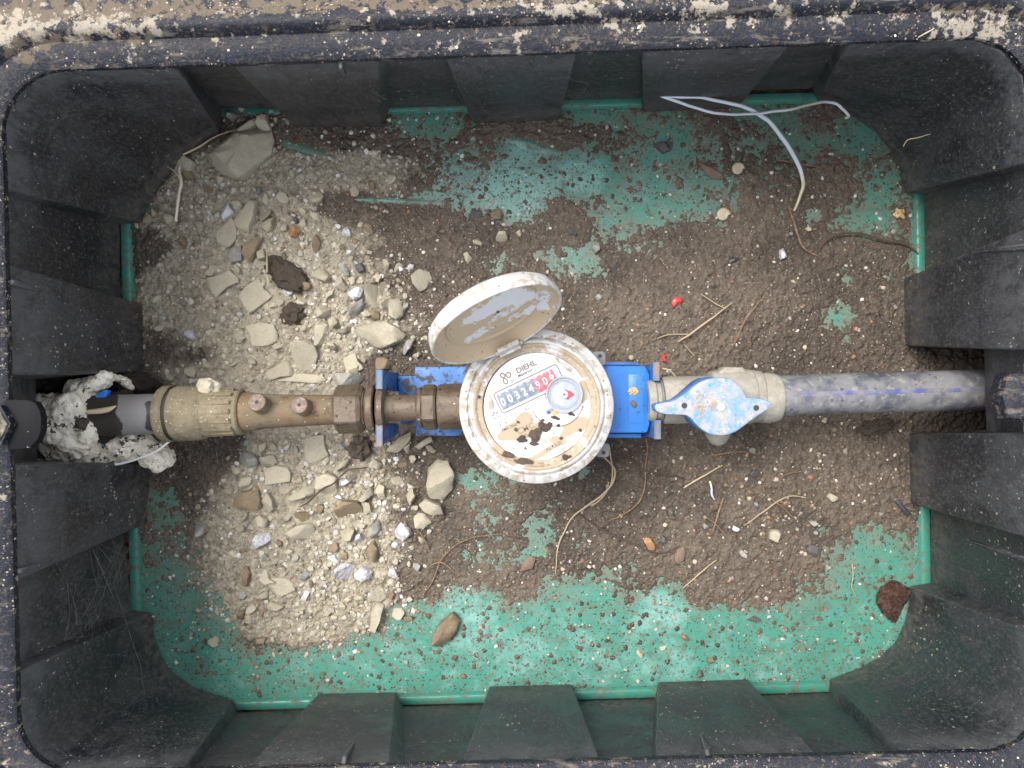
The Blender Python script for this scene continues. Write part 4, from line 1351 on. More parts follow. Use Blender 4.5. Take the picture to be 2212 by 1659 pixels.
for i, (x, y, a_, b_, lb) in enumerate(CR):
    if not a_: continue
    rr = math.hypot(x - DCX, y - DCY)
    zz = 0.0008 if rr < 385 else 0.0030
    c_ = D(x, y, zz)
    mbc = MB()
    rt_ = R.uniform(0, 3)
    n_ = 1 + int(a_ > 20) * 3 + int(a_ > 35) * 3
    for q in range(n_):
        ox, oy = (R.uniform(-.7, .7) * a_, R.uniform(-.6, .6) * b_) if q else (0, 0)
        sz = R.uniform(0.35, 0.62) if n_ > 1 else 0.9
        vs, fs = lump(D(x + ox, y + oy, zz), a_ * sz * DS * .9, b_ * sz * DS * 1.15, min(a_, b_) * .5 * sz * DS + .0003, i * 7 + q, 0.55, 3 if a_ > 20 else 2, R.uniform(-.5, .5), 2.0)
        mbc.add(vs, fs)
    o = mbc.build('soil_crumb', M['clod'], None, smooth=True, sharp=50)
    tag(o, lb, 'soil crumb', 'soil crumbs on the meter dial')

# ------------------------------------------------------------ blue bracket that carries the meter
bk = empty('meter_bracket', P(1120, 868, 0.02), 'blue plastic mounting bracket with upright end forks under the meter', 'bracket')
ZB = 0.040
v, f = prism([tuple(P(x, y, ZB).xy) for x, y in ((858, 812), (896, 812), (896, 793), (1100, 790), (1330, 792), (1372, 800), (1376, 930), (1330, 942), (898, 942), (898, 918), (866, 916))], ZB - .014, ZB, .001)
MB().add(v, f).build('bracket_tray', M['blue_muddy'], bk, sharp=35)
# cover on the outlet side, with a recessed label and folded edges
ZC = 0.075
def Q6(x, y, z): return P(1316.6 + x * .1984, 740.6 + y * .1984, z)
v, f = prism([tuple(Q6(x, y, ZC).xy) for x, y in ((-260, 240), (385, 250), (405, 275), (440, 345), (440, 900), (412, 975), (385, 982), (-260, 985))], ZC - .030, ZC, .0016)
cov = MB().add(v, f).build('bracket_cover', M['blue'], bk, sharp=28)
v, f = prism([tuple(Q6(x, y, ZC).xy) for x, y in rrect(205, 340, 382, 872, 12, 3)], ZC - .0002, ZC + .0005, .0002)
MB().add(v, f).build('raised_label', M['blue'], cov, sharp=28)
for i, (x, t_) in enumerate(((352, 'INSTRUCTIONS'), (300, 'POUR ENTRETIEN'), (262, 'VOIR NOTICE'))):
    if i > 0: continue
# (raised letters on the label are too worn to read: short raised strokes)
mb = MB()
for col_ in (352, 304):
    yy = 362
    while yy < 850:
        L_ = R.choice((8, 12, 16))
        if R.random() < 0.85:
            v, f = boxm(Q6(col_, yy + L_ / 2, ZC + .0006), UZ * .00012, Vector((0, L_ * .1984 * sc(ZC) * .35, 0)), Vector((R.choice((6, 9, 12)) * .1984 * sc(ZC), 0, 0)))
            mb.add(v, f)
        yy += L_ + 8
mb.build('worn_relief', M['blue'], cov, smooth=False)
for yy in (1010, ):
    v, f = prism([tuple(Q6(x, y, .062).xy) for x, y in ((-260, 990), (350, 990), (348, 1034), (-260, 1030))], .045, .062, .001)
    MB().add(v, f).build('cover_flange', M['blue'], bk, sharp=35)
v, f = prism([tuple(Q6(x, y, .062).xy) for x, y in ((-260, 205), (318, 212), (330, 240), (-260, 240))], .045, .062, .001)
MB().add(v, f).build('cover_flange', M['blue_muddy'], bk, sharp=35)


def ear(p_base, p_top, zb, zt, w_base, w_top, thick, nm):
    """upright fork plate standing across the pipe: base / top edges in picture units (x, y0, y1)"""
    (xb, yb0, yb1), (xt, yt0, yt1) = p_base, p_top
    vs = []
    for x, y, z in ((xb, yb0, zb), (xb, yb1, zb), (xt, yt1, zt), (xt, yt0, zt)):
        vs.append(P(x, y, z))
    off = Vector((-thick, 0, 0))
    allv = vs + [q + off for q in vs]
    fs = [(0, 1, 2, 3), (7, 6, 5, 4), (0, 4, 5, 1), (1, 5, 6, 2), (3, 2, 6, 7), (0, 3, 7, 4)]
    me = mesh_from(allv, fs); bm = bmesh.new(); bm.from_mesh(me)
    bmesh.ops.recalc_face_normals(bm, faces=bm.faces)
    bmesh.ops.bevel(bm, geom=list(bm.edges), offset=0.0008, segments=2, profile=0.6, affect='EDGES')
    bm.to_mesh(me); bm.free()
    o = link_mesh('end_fork', me, M['blue_muddy'], bk, sharp=35)
    # sun-bleached top edge
    t0, t1 = P(xt, yt0, zt), P(xt, yt1, zt)
    c_ = (t0 + t1) / 2 + off / 2
    v, f = boxm(c_, Vector((thick / 2 - .0002, 0, 0)), (t1 - t0) / 2 * 0.96, UZ * 0.0006, 0.0004)
    MB().add(v, f).build('worn_edge', M['worn_edge'], o, sharp=35)


ear((862, 806, 846), (826, 799, 840), 0.034, 0.085, 0, 0, .0045, 'a')
ear((862, 915, 936), (826, 912, 964), 0.034, 0.085, 0, 0, .0045, 'b')
ear((1392, 792, 838), (1424, 783, 822), 0.040, 0.082, 0, 0, .0042, 'c')
ear((1392, 900, 940), (1427, 908, 948), 0.040, 0.082, 0, 0, .0042, 'd')
# ------------------------------------------------------------ brass inlet fitting, pipes
AX0, AX1 = P(225, 897, 0.071), P(1000, 878, 0.075)
AD = (AX1 - AX0).normalized()


def axp(px_):
    """point of the inlet axis under picture x"""
    lo, hi = 0.0, 1.0
    for _ in range(40):
        m_ = (lo + hi) / 2; q = AX0.lerp(AX1, m_)
        if q.x / sc(q.z) + CX < px_: lo = m_
        else: hi = m_
    return AX0.lerp(AX1, lo)


def along(pairs):
    """[(picture x, radius in picture units)] -> lathe profile on the inlet axis"""
    out = []
    for x, r in pairs:
        q = axp(x); out.append(((q - AX0).dot(AD), r * sc(0.073)))
    return out


TILT = 0.10
inlet_pipe = None
v, f = tube([AX0 - AD * 0.05 + Vector((0, 0, -.002)), AX0, axp(300), axp(372)], 0.0148, 40)
pl = catmull([AX0 - AD * 0.016, AX0 - AD * 0.008, AX0, axp(260), axp(290), axp(320), axp(350), axp(372)], 5)
v, f = tube(pl, 0.0150, 64)
me = mesh_from(v, f)
va = np.array([tuple(q) for q in v]); s_ = (H - va[:, 2]) / FPX
qx, qy = va[:, 0] / s_ + CX, CY - va[:, 1] / s_
mudv = 0.15 + blobs(qx, qy, [(278, 895, 28, 60, .8), (325, 857, 40, 9, .7), (300, 936, 45, 7, .6), (310, 900, 8, 40, .3)])
dst = 0.0 + blobs(qx, qy, [(205, 900, 40, 60, 1.1), (245, 925, 28, 25, .6), (240, 860, 18, 20, .5)])
for nm, arr in (('mud', mudv), ('dust', dst)):
    a = me.attributes.new(nm, 'FLOAT', 'POINT'); a.data.foreach_set('value', arr.astype(np.float32))
bm = bmesh.new(); bm.from_mesh(me); bmesh.ops.recalc_face_normals(bm, faces=bm.faces); bm.to_mesh(me); bm.free()
o = link_mesh('inlet_pipe', me, M['pe_pipe_wet'], None, sharp=50)
tag(o, 'short black and grey water pipe between the foam and the sand-crusted coupling', 'pipe', 'water pipes')

fit = empty('inlet_valve', P(620, 890, 0.05), 'sand-crusted brass inlet fitting with two round test plugs, left of the meter', 'valve')
crust = lambda r, t, th: r * (1 + 0.018 * mnoise.fractal(Vector((t * 160, math.cos(th) * 3, math.sin(th) * 3)), 1, 2, 4))
v, f = lathe(along([(352, 44), (353, 58), (358, 61), (369, 61.5), (374, 58)]), AX0, AD, 64, rfun=crust)
MB().add(v, f).build('end_ring', M['sand_brass'], fit, sharp=35)
v, f = lathe(along([(370, 56), (384, 56)]), AX0, AD, 48)
MB().add(v, f).build('gasket', M['dark_rubber'], fit)
v, f = lathe(along([(381, 40), (382, 58), (387, 60), (430, 59), (441, 57), (446, 53), (470, 52.5), (500, 50.5), (524, 49), (527, 46), (527, 30)]), AX0, AD, 72, rfun=crust)
MB().add(v, f).build('coupling_nut', M['sand_brass'], fit, sharp=35)
for k_ in range(7):   # low ribs on the coupling
    a_ = math.radians(20 + 22 * k_)
    a0, u_, w_ = frame_of(AD)
    d = u_ * math.cos(a_) + w_ * math.sin(a_)
    c0 = axp(482) + d * (51.0 * sc(.073))
    v, f = boxm(c0, AD * 0.011, AD.cross(d) * 0.0012, d * 0.0009, 0.0004)
    MB().add(v, f).build('coupling_rib', M['sand_brass'], fit, sharp=35)
body_r = lambda r, t, th: r * (1 + 0.01 * mnoise.fractal(Vector((t * 120, math.cos(th) * 2, math.sin(th) * 2)), 1, 2, 3))
v, f = lathe(along([(524, 30), (525, 42), (545, 42), (570, 38), (600, 36), (640, 34.5), (690, 33), (730, 32), (742, 31)]), AX0, AD, 64, rfun=body_r)
vb = MB().add(v, f).build('valve_body', M['brass'], fit, sharp=35)
v, f = lathe(along([(726, 30), (727, 49), (733, 54), (778, 54), (786, 49), (787, 30)]), AX0, AD, 72, rot=0.22, rfun=hexr)
MB().add(v, f).build('hex_nut', M['brass_dark'], fit, sharp=22)
v, f = lathe(along([(784, 42), (787, 45), (789, 42), (792, 45.5), (794, 42.5), (797, 46), (799, 43)]), AX0, AD, 64)
MB().add(v, f).build('thread', M['brass_dark'], fit, sharp=20)
v, f = lathe(along([(796, 40), (797, 51), (800, 53), (811, 53), (813, 50), (813, 40)]), AX0, AD, 64)
MB().add(v, f).build('lock_ring', M['brass_dark'], fit, sharp=30)
v, f = lathe(along([(817, 30), (818, 46), (822, 49), (832, 48), (834, 44), (836, 32), (842, 28.5), (860, 27.5), (900, 28.5), (905, 33)]), AX0, AD, 64, rfun=body_r)
MB().add(v, f).build('flanged_tail', M['brass_dark'], fit, sharp=35)
v, f = lathe(along([(904, 30), (905, 42), (908, 44), (913, 44), (914, 40)]), AX0, AD, 64)
MB().add(v, f).build('washer', M['brass_dark'], fit, sharp=30)
v, f = lathe(along([(912, 30), (913, 46), (918, 50), (940, 50), (945, 46), (946, 30)]), AX0, AD, 72, rot=0.32, rfun=hexr)
un = MB().add(v, f).build('union_nut', M['brass_dark'], fit, sharp=22)
v, f = lathe(along([(947, 30), (948, 47), (952, 49), (1040, 49), (1044, 30)]), AX0, AD, 72, rot=0.10, rfun=lambda r, t, th: r * (1 - 0.05 * (1 - abs(math.cos(3 * th)))))
MB().add(v, f).build('inlet_neck', M['brass_dark'], meter, sharp=25)
# the two test plugs stand on short angled stubs
for i, (bx, by, tx_, ty_, r0) in enumerate(((572, 880, 555, 869, 19), (664, 884, 647, 875, 18))):
    b0 = P(bx, by, 0.078); t0 = P(tx_, ty_, 0.093)
    d = (t0 - b0).normalized(); L_ = (t0 - b0).length
    rr = r0 * sc(.09)
    v, f = lathe([(-.002, rr * 1.10), (L_ * .25, rr * 1.12), (L_ * .5, rr * .98), (L_ * .58, rr * 1.10), (L_ * .68, rr * .96), (L_ * .78, rr * 1.08), (L_ * .86, rr * .98), (L_ * .95, rr * 1.04), (L_, rr * .98), (L_ + .0002, rr * .18), (L_ - .002, rr * .14), (L_ - .002, 0)], b0, d, 40)
    pg = MB().add(v, f).build('test_plug', M['brass'], fit, sharp=30)
    v, f = lathe([(0, rr * .95), (.0004, rr * .93), (.0005, rr * .22)], t0 + d * .0001, d, 32, rfun=crust)
    MB().add(v, f).build('plug_cap', node_mat('plug_grime', (0.16, .12, .1), .8, layers=[('noise', (.3, .24, .19), 300, .45, .62, .8)], bump=[('noise', 600, 1.2)], bump_dist=.0005) if i == 0 else bpy.data.materials['plug_grime'], pg)
    v, f = lathe([(0, rr * .24), (.0003, rr * .22), (.0003, 0)], t0 + d * .0004, d, 9)
    MB().add(v, f).build('plug_hole', M['dark_rubber'], pg)
# a lump of stone dust stuck on the coupling
v, f = lump(axp(458) + Vector((0, .0185, .006)), .009, .0075, .006, 5, .4)
o = MB().add(v, f).build('dust_lump', M['stone'], fit)

# ------------------------------------------------------------ outlet side: taped valve, blue butterfly handle, pipe
ov = empty('outlet_valve', P(1545, 865, 0.05), 'grey taped outlet valve with a blue butterfly handle, right of the meter', 'valve')
BX0, BX1 = P(1400, 866, 0.072), P(1690, 857, 0.074)
BD = (BX1 - BX0).normalized()
def alongb(pairs):
    out = []
    for x, r in pairs:
        k_ = (x - 1400) / 290.0; out.append(((BX1 - BX0).length * k_, r * sc(.073)))
    return out
tapef = lambda r, t, th: r * (1 + 0.02 * mnoise.fractal(Vector((t * 90, math.cos(th) * 2.2, math.sin(th) * 2.2)), 1, 2, 4))
v, f = lathe(alongb([(1396, 30), (1397, 44), (1412, 46), (1416, 42), (1424, 42)]), BX0, BD, 64)
MB().add(v, f).build('collar', M['tape'], ov, sharp=30)
v, f = lathe(alongb([(1423, 40), (1425, 46), (1428, 46), (1429, 40)]), BX0, BD, 48)
MB().add(v, f).build('split_ring', M['seal_grey'], ov, sharp=30)
v, f = lathe(alongb([(1429, 40), (1430, 49), (1433, 51), (1480, 51), (1540, 50.5), (1545, 48)]), BX0, BD, 72, rfun=tapef)
MB().add(v, f).build('valve_body', M['tape'], ov, sharp=40)
v, f = lathe(alongb([(1530, 40), (1535, 57), (1560, 60), (1600, 60), (1621, 58), (1624, 55), (1626, 57), (1640, 55), (1642, 52.5)]), BX0 + Vector((0, .001, 0)), BD, 72, rfun=lambda r, t, th: r * (1 + 0.035 * mnoise.fractal(Vector((t * 60, math.cos(th) * 1.6, math.sin(th) * 1.6)), 1, 2, 3)))
MB().add(v, f).build('tape_wrap', M['tape'], ov, sharp=40)
v, f = lathe(alongb([(1638, 40), (1640, 53), (1655, 54.5), (1672, 52.5), (1680, 49), (1683, 42)]), BX0 + Vector((0, -.0005, 0)), BD, 72, rfun=tapef)
MB().add(v, f).build('end_nut', M['tape'], ov, sharp=40)
# loose flap of tape on the shoulder
z = .083
v, f = prism([tuple(P(x, y, z).xy) for x, y in ((1553, 803), (1566, 793), (1606, 793), (1614, 806), (1640, 808), (1640, 830), (1556, 830))], z - .012, z, .0015)
MB().add(v, f).build('tape_flap', M['tape'], ov, sharp=40)
# drain nib under the handle
v, f = lathe([(0, .0105), (.010, .010), (.018, .006), (.021, .0)], P(1550, 905, .068), Vector((0.05, -1, -.1)), 24, rfun=tapef)
MB().add(v, f).build('drain_nib', M['tape'], ov, sharp=50)
# handle
HT = 0.118
hout = [(492, 700), (500, 672), (545, 655), (640, 640), (740, 600), (830, 545), (905, 480), (975, 430), (1060, 395), (1140, 380), (1230, 378), (1310, 390), (1380, 428), (1435, 485), (1470, 540), (1488, 578), (1515, 595), (1600, 600), (1690, 618),
        (1735, 632), (1757, 660), (1755, 692), (1725, 725), (1650, 775), (1560, 838), (1470, 905), (1390, 962), (1300, 1000), (1210, 1012), (1110, 1000), (1020, 955), (950, 895), (895, 835), (850, 800), (790, 785), (690, 782), (590, 775), (535, 758), (503, 735)]
hp = [Q6(x, y, HT) for x, y in hout]
hp = catmull(hp + [hp[0]], 3)[:-1]
hc = Q6(1180, 700, HT)
n = len(hp)
mb = MB()
vs, fs = [], []
rings = []
for (sc_, dz) in ((0.985, -0.0135), (1.0, -0.0125), (1.0, -0.0016), (0.992, -0.0005), (0.97, 0.0), (0.9, 0.0001), (0.6, 0.0002), (0.3, 0.0002)):
    st = len(vs)
    for q in hp:
        d = q - hc
        if sc_ > 0.95:   # inset by a constant, so the wings stay wide
            L_ = d.length; k_ = 1 - (1 - sc_) * 0.04 / max(L_, .008)
        else: k_ = sc_
        vs.append((hc.x + d.x * k_, hc.y + d.y * k_, HT + dz))
    rings.append(list(range(st, st + n)))
for A_, B_ in zip(rings[:-1], rings[1:]):
    for k in range(n): fs.append((A_[k], A_[(k + 1) % n], B_[(k + 1) % n], B_[k]))
vs.append((hc.x, hc.y, HT + .0002)); c_i = len(vs) - 1
for k in range(n): fs.append((rings[-1][k], rings[-1][(k + 1) % n], c_i))
fs.append(tuple(rings[0][::-1]))
h_o = mb.add(vs, fs).build('handle', M['blue_handle'], ov, sharp=35)
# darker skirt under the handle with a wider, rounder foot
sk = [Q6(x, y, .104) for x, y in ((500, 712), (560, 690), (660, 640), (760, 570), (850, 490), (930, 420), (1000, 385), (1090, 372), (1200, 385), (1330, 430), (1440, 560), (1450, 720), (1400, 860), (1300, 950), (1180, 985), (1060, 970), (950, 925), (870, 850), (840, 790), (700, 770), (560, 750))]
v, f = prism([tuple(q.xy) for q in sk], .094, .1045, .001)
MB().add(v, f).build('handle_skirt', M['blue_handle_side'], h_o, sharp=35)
v, f = lathe([(0, .012), (.03, .012)], P(1545, 878, .07), UZ, 32)
MB().add(v, f).build('stem', M['tape'], ov)
for (x, y) in ((815, 683), (1597, 708)):
    v, f = lathe([(0, .00195), (.0003, .00195), (.00035, .0015), (.0002, 0)], Q6(x, y, HT + .0001), UZ, 20)
    MB().add(v, f).build('pin_hole', M['dark_rubber'], h_o)
v, f = lathe([(0, .0027), (.0012, .0027), (.0018, .0022), (.0021, .0012), (.0021, 0)], Q6(1215, 700, HT), UZ, 24)
MB().add(v, f).build('screw', node_mat('pale_screw', (.62, .58, .52), .6, layers=[('noise', (.45, .38, .3), 300, .5, .62, .7)], bump=[('noise', 500, .8)], bump_dist=.0004), h_o, sharp=30)
# crusted sand ridge on the handle
mbs = MB()
for k in range(70):
    x = 985 + R.gauss(0, 32); y = 690 + R.gauss(0, 75)
    if k > 50: x = 1130 + R.gauss(0, 20); y = 680 + R.gauss(0, 30)
    v, f = lump(Q6(x, y, HT + .0003), R.uniform(.0005, .0011), R.uniform(.0004, .0009), R.uniform(.0003, .0007), k, .5, 1, R.uniform(0, 3))
    mbs.add(v, f)
mbs.build('sand_crust', node_mat('sand_crust', (.38, .29, .19), .9, bump=[('noise', 600, 1)], bump_dist=.0004), h_o, sharp=60)

# outlet pipe bending down into the clay
pl = catmull([P(1660, 857, .073), P(1760, 852, .074), P(1900, 848, .0745), P(2010, 845, .074), P(2080, 843, .0715), P(2128, 842, .063), P(2160, 842, .045), P(2180, 842, .020), P(2190, 842, -.005)], 6)
op = empty('outlet_pipe', pl[0] + Vector((0.05, 0, -.015)), 'dusty black water pipe with a faint blue stripe, running right from the outlet valve', 'pipe', 'water pipes')
v, f = tube(pl, [.0150, .0150, .0150, .0150], 64)
MB().add(v, f).build('pipe_wall', M['pe_pipe'], op, sharp=50)
st, fs = [], []
m_ = len(pl) - 14
for i in range(m_):
    p = pl[i]; d = (pl[min(i + 1, m_)] - pl[max(i - 1, 0)]).normalized(); s_ = Vector((-d.y, d.x, 0)).normalized(); up = s_.cross(d) * -1
    if up.z < 0: up = -up
    for k in range(5):
        a_ = math.radians(-5 + 12 * k / 4 + 2)
        st.append(p + (s_ * math.sin(a_) + up * math.cos(a_)) * .01515)
for i in range(3, m_ - 1):
    for k in range(4): fs.append((i * 5 + k, (i + 1) * 5 + k, (i + 1) * 5 + k + 1, i * 5 + k + 1))
me = mesh_from(st, fs)
link_mesh('blue_stripe', me, M['pipe_stripe'], op)

# ------------------------------------------------------------ expanding foam around the inlet pipe
def blobmesh(parts, voxel, disp, seed):
    mb = MB()
    for (x, y, z, a_, b_, c_, rt) in parts:
        s_ = sc(z)
        v, f = lump(P(x, y, z), a_ * s_, b_ * s_, c_, seed, .3, 3, math.radians(rt)); seed += 1
        mb.add(v, f)
    me = mesh_from(mb.v, mb.f)
    o = bpy.data.objects.new('tmp', me); COL.objects.link(o)
    r = o.modifiers.new('r', 'REMESH'); r.mode = 'VOXEL'; r.voxel_size = voxel * .75
    bpy.context.view_layer.update()
    me2 = bpy.data.meshes.new_from_object(o.evaluated_get(bpy.context.evaluated_depsgraph_get()))
    bpy.data.objects.remove(o)
    bm = bmesh.new(); bm.from_mesh(me2)
    bmesh.ops.smooth_vert(bm, verts=bm.verts, factor=.5, use_axis_x=True, use_axis_y=True, use_axis_z=True)
    bm.normal_update()
    for v_ in bm.verts:
        q = v_.co
        k_ = mnoise.fractal(q * 70, .9, 2.1, 5) * disp * 1.1 + (abs(mnoise.noise(q * 160)) - .3) * disp * .9 + (abs(mnoise.noise(q * 380)) - .25) * disp * .6
        v_.co = q + v_.normal * k_
    bm.to_mesh(me2); bm.free()
    return me2


fm = blobmesh([(128, 905, .074, 50, 44, .018, 0), (160, 915, .072, 40, 50, .018, 0), (150, 955, .066, 62, 44, .020, -10), (105, 870, .074, 34, 26, .014, 0), (175, 870, .072, 34, 40, .016, 20), (188, 975, .060, 40, 28, .018, 0),
               (205, 830, .070, 42, 18, .012, 25), (175, 845, .068, 44, 22, .014, 28), (238, 812, .060, 34, 10, .007, -12), (262, 822, .050, 26, 8, .006, -30), (170, 920, .070, 30, 34, .012, 0), (120, 985, .05, 40, 20, .014, 0), (222, 815, .074, 24, 12, .006, 18),
               (215, 988, .050, 24, 16, .012, 0), (208, 850, .066, 10, 20, .008, 0), (178, 902, .081, 26, 46, .010, 0), (150, 895, .086, 34, 46, .009, 0), (120, 930, .082, 38, 36, .010, 0), (160, 960, .078, 40, 30, .010, 0), (192, 930, .082, 16, 30, .008, 0)], .0013, .0022, 3)
o = link_mesh('foam_plug', fm, M['foam'], None, sharp=None)
tag(o, 'lumpy cream expanding foam with dark pits around the inlet pipe at the left wall', 'foam')
fm = blobmesh([(262, 965, .045, 40, 24, .014, -20), (300, 960, .042, 34, 26, .012, -15), (335, 982, .036, 42, 30, .014, -25), (278, 950, .055, 16, 18, .008, 0), (240, 990, .042, 26, 16, .010, 0), (355, 990, .03, 24, 22, .010, 0)], .0012, .0018, 9)
o = link_mesh('foam_lump', fm, M['foam'], None, sharp=None)
tag(o, 'long cream foam lump lying below the inlet pipe, under the white cord', 'foam')
# black soil behind the foam
fm = blobmesh([(95, 835, .055, 46, 26, .02, 0), (150, 820, .05, 50, 22, .02, 0), (290, 830, .030, 60, 24, .02, -10), (232, 905, .058, 26, 44, .012, 0), (215, 940, .055, 24, 22, .012, 0), (255, 858, .056, 26, 14, .010, 20)], .0016, .0028, 21)
o = link_mesh('black_clod', fm, M['black_soil'], None, sharp=None)
tag(o, 'black crumbly soil pressed around the inlet pipe and foam', 'soil clod')
# blue film showing between foam and pipe
for i, (pts, lb) in enumerate((([(203, 878), (206, 855), (224, 842), (234, 845), (226, 862), (214, 880)], 'bright blue plastic film between the foam and the top of the inlet pipe'),
                               ([(212, 966), (212, 950), (228, 940), (240, 944), (232, 960), (220, 970)], 'dark blue plastic film below the inlet pipe beside the foam'))):
    z = .078 - .022 * i
    v, f = prism([tuple(P(x, y, z).xy) for x, y in pts], z - .004, z, .0008)
    o = MB().add(v, f).build('plastic_film', node_mat('blue_film', (0.02, 0.22, 0.75), .3, bump=[('noise', 200, 1)], bump_dist=.001) if i == 0 else M['blue_handle_side'], None, sharp=30)
    tag(o, lb, 'plastic film', 'blue plastic film by the foam')
v, f = tube(catmull([P(212, 999, .058), P(250, 1003, .060), P(300, 990, .062), P(340, 973, .060), P(366, 953, .058)], 6), .00095, 10)
o = MB().add(v, f).build('white_cord', M['white_cord'])
tag(o, 'thin stiff white cord curving from the foam to the coupling', 'cord')
v, f = tube(catmull([P(190, 890, .092), P(215, 888, .091), P(235, 884, .090), P(251, 877, .089)], 5), [.0016, .0020, .0019, .0005], 10)
o = MB().add(v, f).build('foam_spike', M['straw'])
tag(o, 'small cream foam spike lying over the black inlet pipe', 'foam spike')
v, f = lump(P(176, 914, .0965), .0048, .0038, .003, 77, .5)
o = MB().add(v, f).build('soil_crumb', M['clod'])
tag(o, 'round dark soil crumb sitting on the foam beside the pipe', 'soil crumb')
# ------------------------------------------------------------ stones one could pick up
def stone_mesh(outline, h, seed, embed=0.3, rnd=0.11):
    """outline: world xy points; a faceted, slightly domed stone resting on the ground"""
    rs = random.Random(seed)
    n0 = len(outline)
    pts = [Vector((p[0], p[1], 0)) for p in outline]
    # round the corners a little, and divide the edges
    dense = []
    for i in range(n0):
        a_, b_, c_ = pts[i - 1], pts[i], pts[(i + 1) % n0]
        k_ = rnd
        p1 = b_ + (a_ - b_) * k_; p2 = b_ + (c_ - b_) * k_
        dense += [p1, (p1 + p2) * 0.25 + b_ * 0.5, p2]
        nx_ = c_ + (b_ - c_) * k_
        dense += [p2.lerp(nx_, .33), p2.lerp(nx_, .67)]
    cen = sum(dense, Vector()) / len(dense)
    size = max((p - cen).length for p in dense)
    tx_, ty_ = rs.uniform(-.35, .35) * h / size, rs.uniform(-.35, .35) * h / size
    vs, fs = [], []
    n = len(dense)
    ringdef = [(0.92, -embed * h), (0.99, 0.10 * h), (1.0, 0.45 * h), (0.975, 0.80 * h), (0.90, 0.97 * h), (0.70, 1.0 * h), (0.45, 1.0 * h), (0.2, 1.0 * h)]
    of = Vector((rs.uniform(0, 50), rs.uniform(0, 50), 0))
    rings = []
    for k, (s_, z) in enumerate(ringdef):
        rg = []
        for p in dense:
            d = p - cen
            q = cen + d * s_
            w = mnoise.noise((q + of) * 160) * 0.06 + mnoise.noise((q + of + Vector((0, 0, z))) * 420) * 0.03
            q = cen + d * s_ * (1 + w)
            zz = z + (tx_ * (q.x - cen.x) + ty_ * (q.y - cen.y)) * (1 if k > 1 else .2)
            if k > 2: zz += h * (0.13 * mnoise.noise((q + of) * 110) + 0.08 * mnoise.noise((q + of) * 300))
            rg.append(len(vs)); vs.append(Vector((q.x, q.y, zz)))
        rings.append(rg)
    vs.append(Vector((cen.x, cen.y, 1.0 * h + h * 0.13 * mnoise.noise((cen + of) * 110))))
    # knock flat facets off the upper edge
    for _ in range(rs.randint(3, 5)):
        a_ = rs.uniform(0, 6.283); tl_ = math.radians(rs.uniform(22, 62))
        nrm = Vector((math.cos(a_) * math.sin(tl_), math.sin(a_) * math.sin(tl_), math.cos(tl_)))
        ext = max((v - cen).dot(nrm) for v in vs)
        lim = ext - rs.uniform(.10, .30) * h * (1 + tl_)
        for v in vs:
            d_ = (v - cen).dot(nrm)
            if d_ > lim: v -= nrm * (d_ - lim) * .93
    for A_, B_ in zip(rings[:-1], rings[1:]):
        for k in range(n): fs.append((A_[k], A_[(k + 1) % n], B_[(k + 1) % n], B_[k]))
    for k in range(n): fs.append((rings[-1][k], rings[-1][(k + 1) % n], len(vs) - 1))
    return vs, fs


def stone(outline_px, h, mat, label, seed, group='loose stones on the floor of the box', name='stone', lift=0.0):
    cx_ = sum(p[0] for p in outline_px) / len(outline_px); cy_ = sum(p[1] for p in outline_px) / len(outline_px)
    g = G(cx_, cy_)
    z = g.z + lift
    out = [P(x, y, z + h * .6) for x, y in outline_px]
    if (sum((out[i].x * out[(i + 1) % len(out)].y - out[(i + 1) % len(out)].x * out[i].y) for i in range(len(out)))) < 0: out = out[::-1]
    vs, fs = stone_mesh([(p.x, p.y) for p in out], h, seed)
    vs = [Vector((v.x, v.y, v.z + z)) for v in vs]
    o = MB().add(vs, fs).build(name, M[mat], None, sharp=32)
    tag(o, label, 'stone', group)
    return o


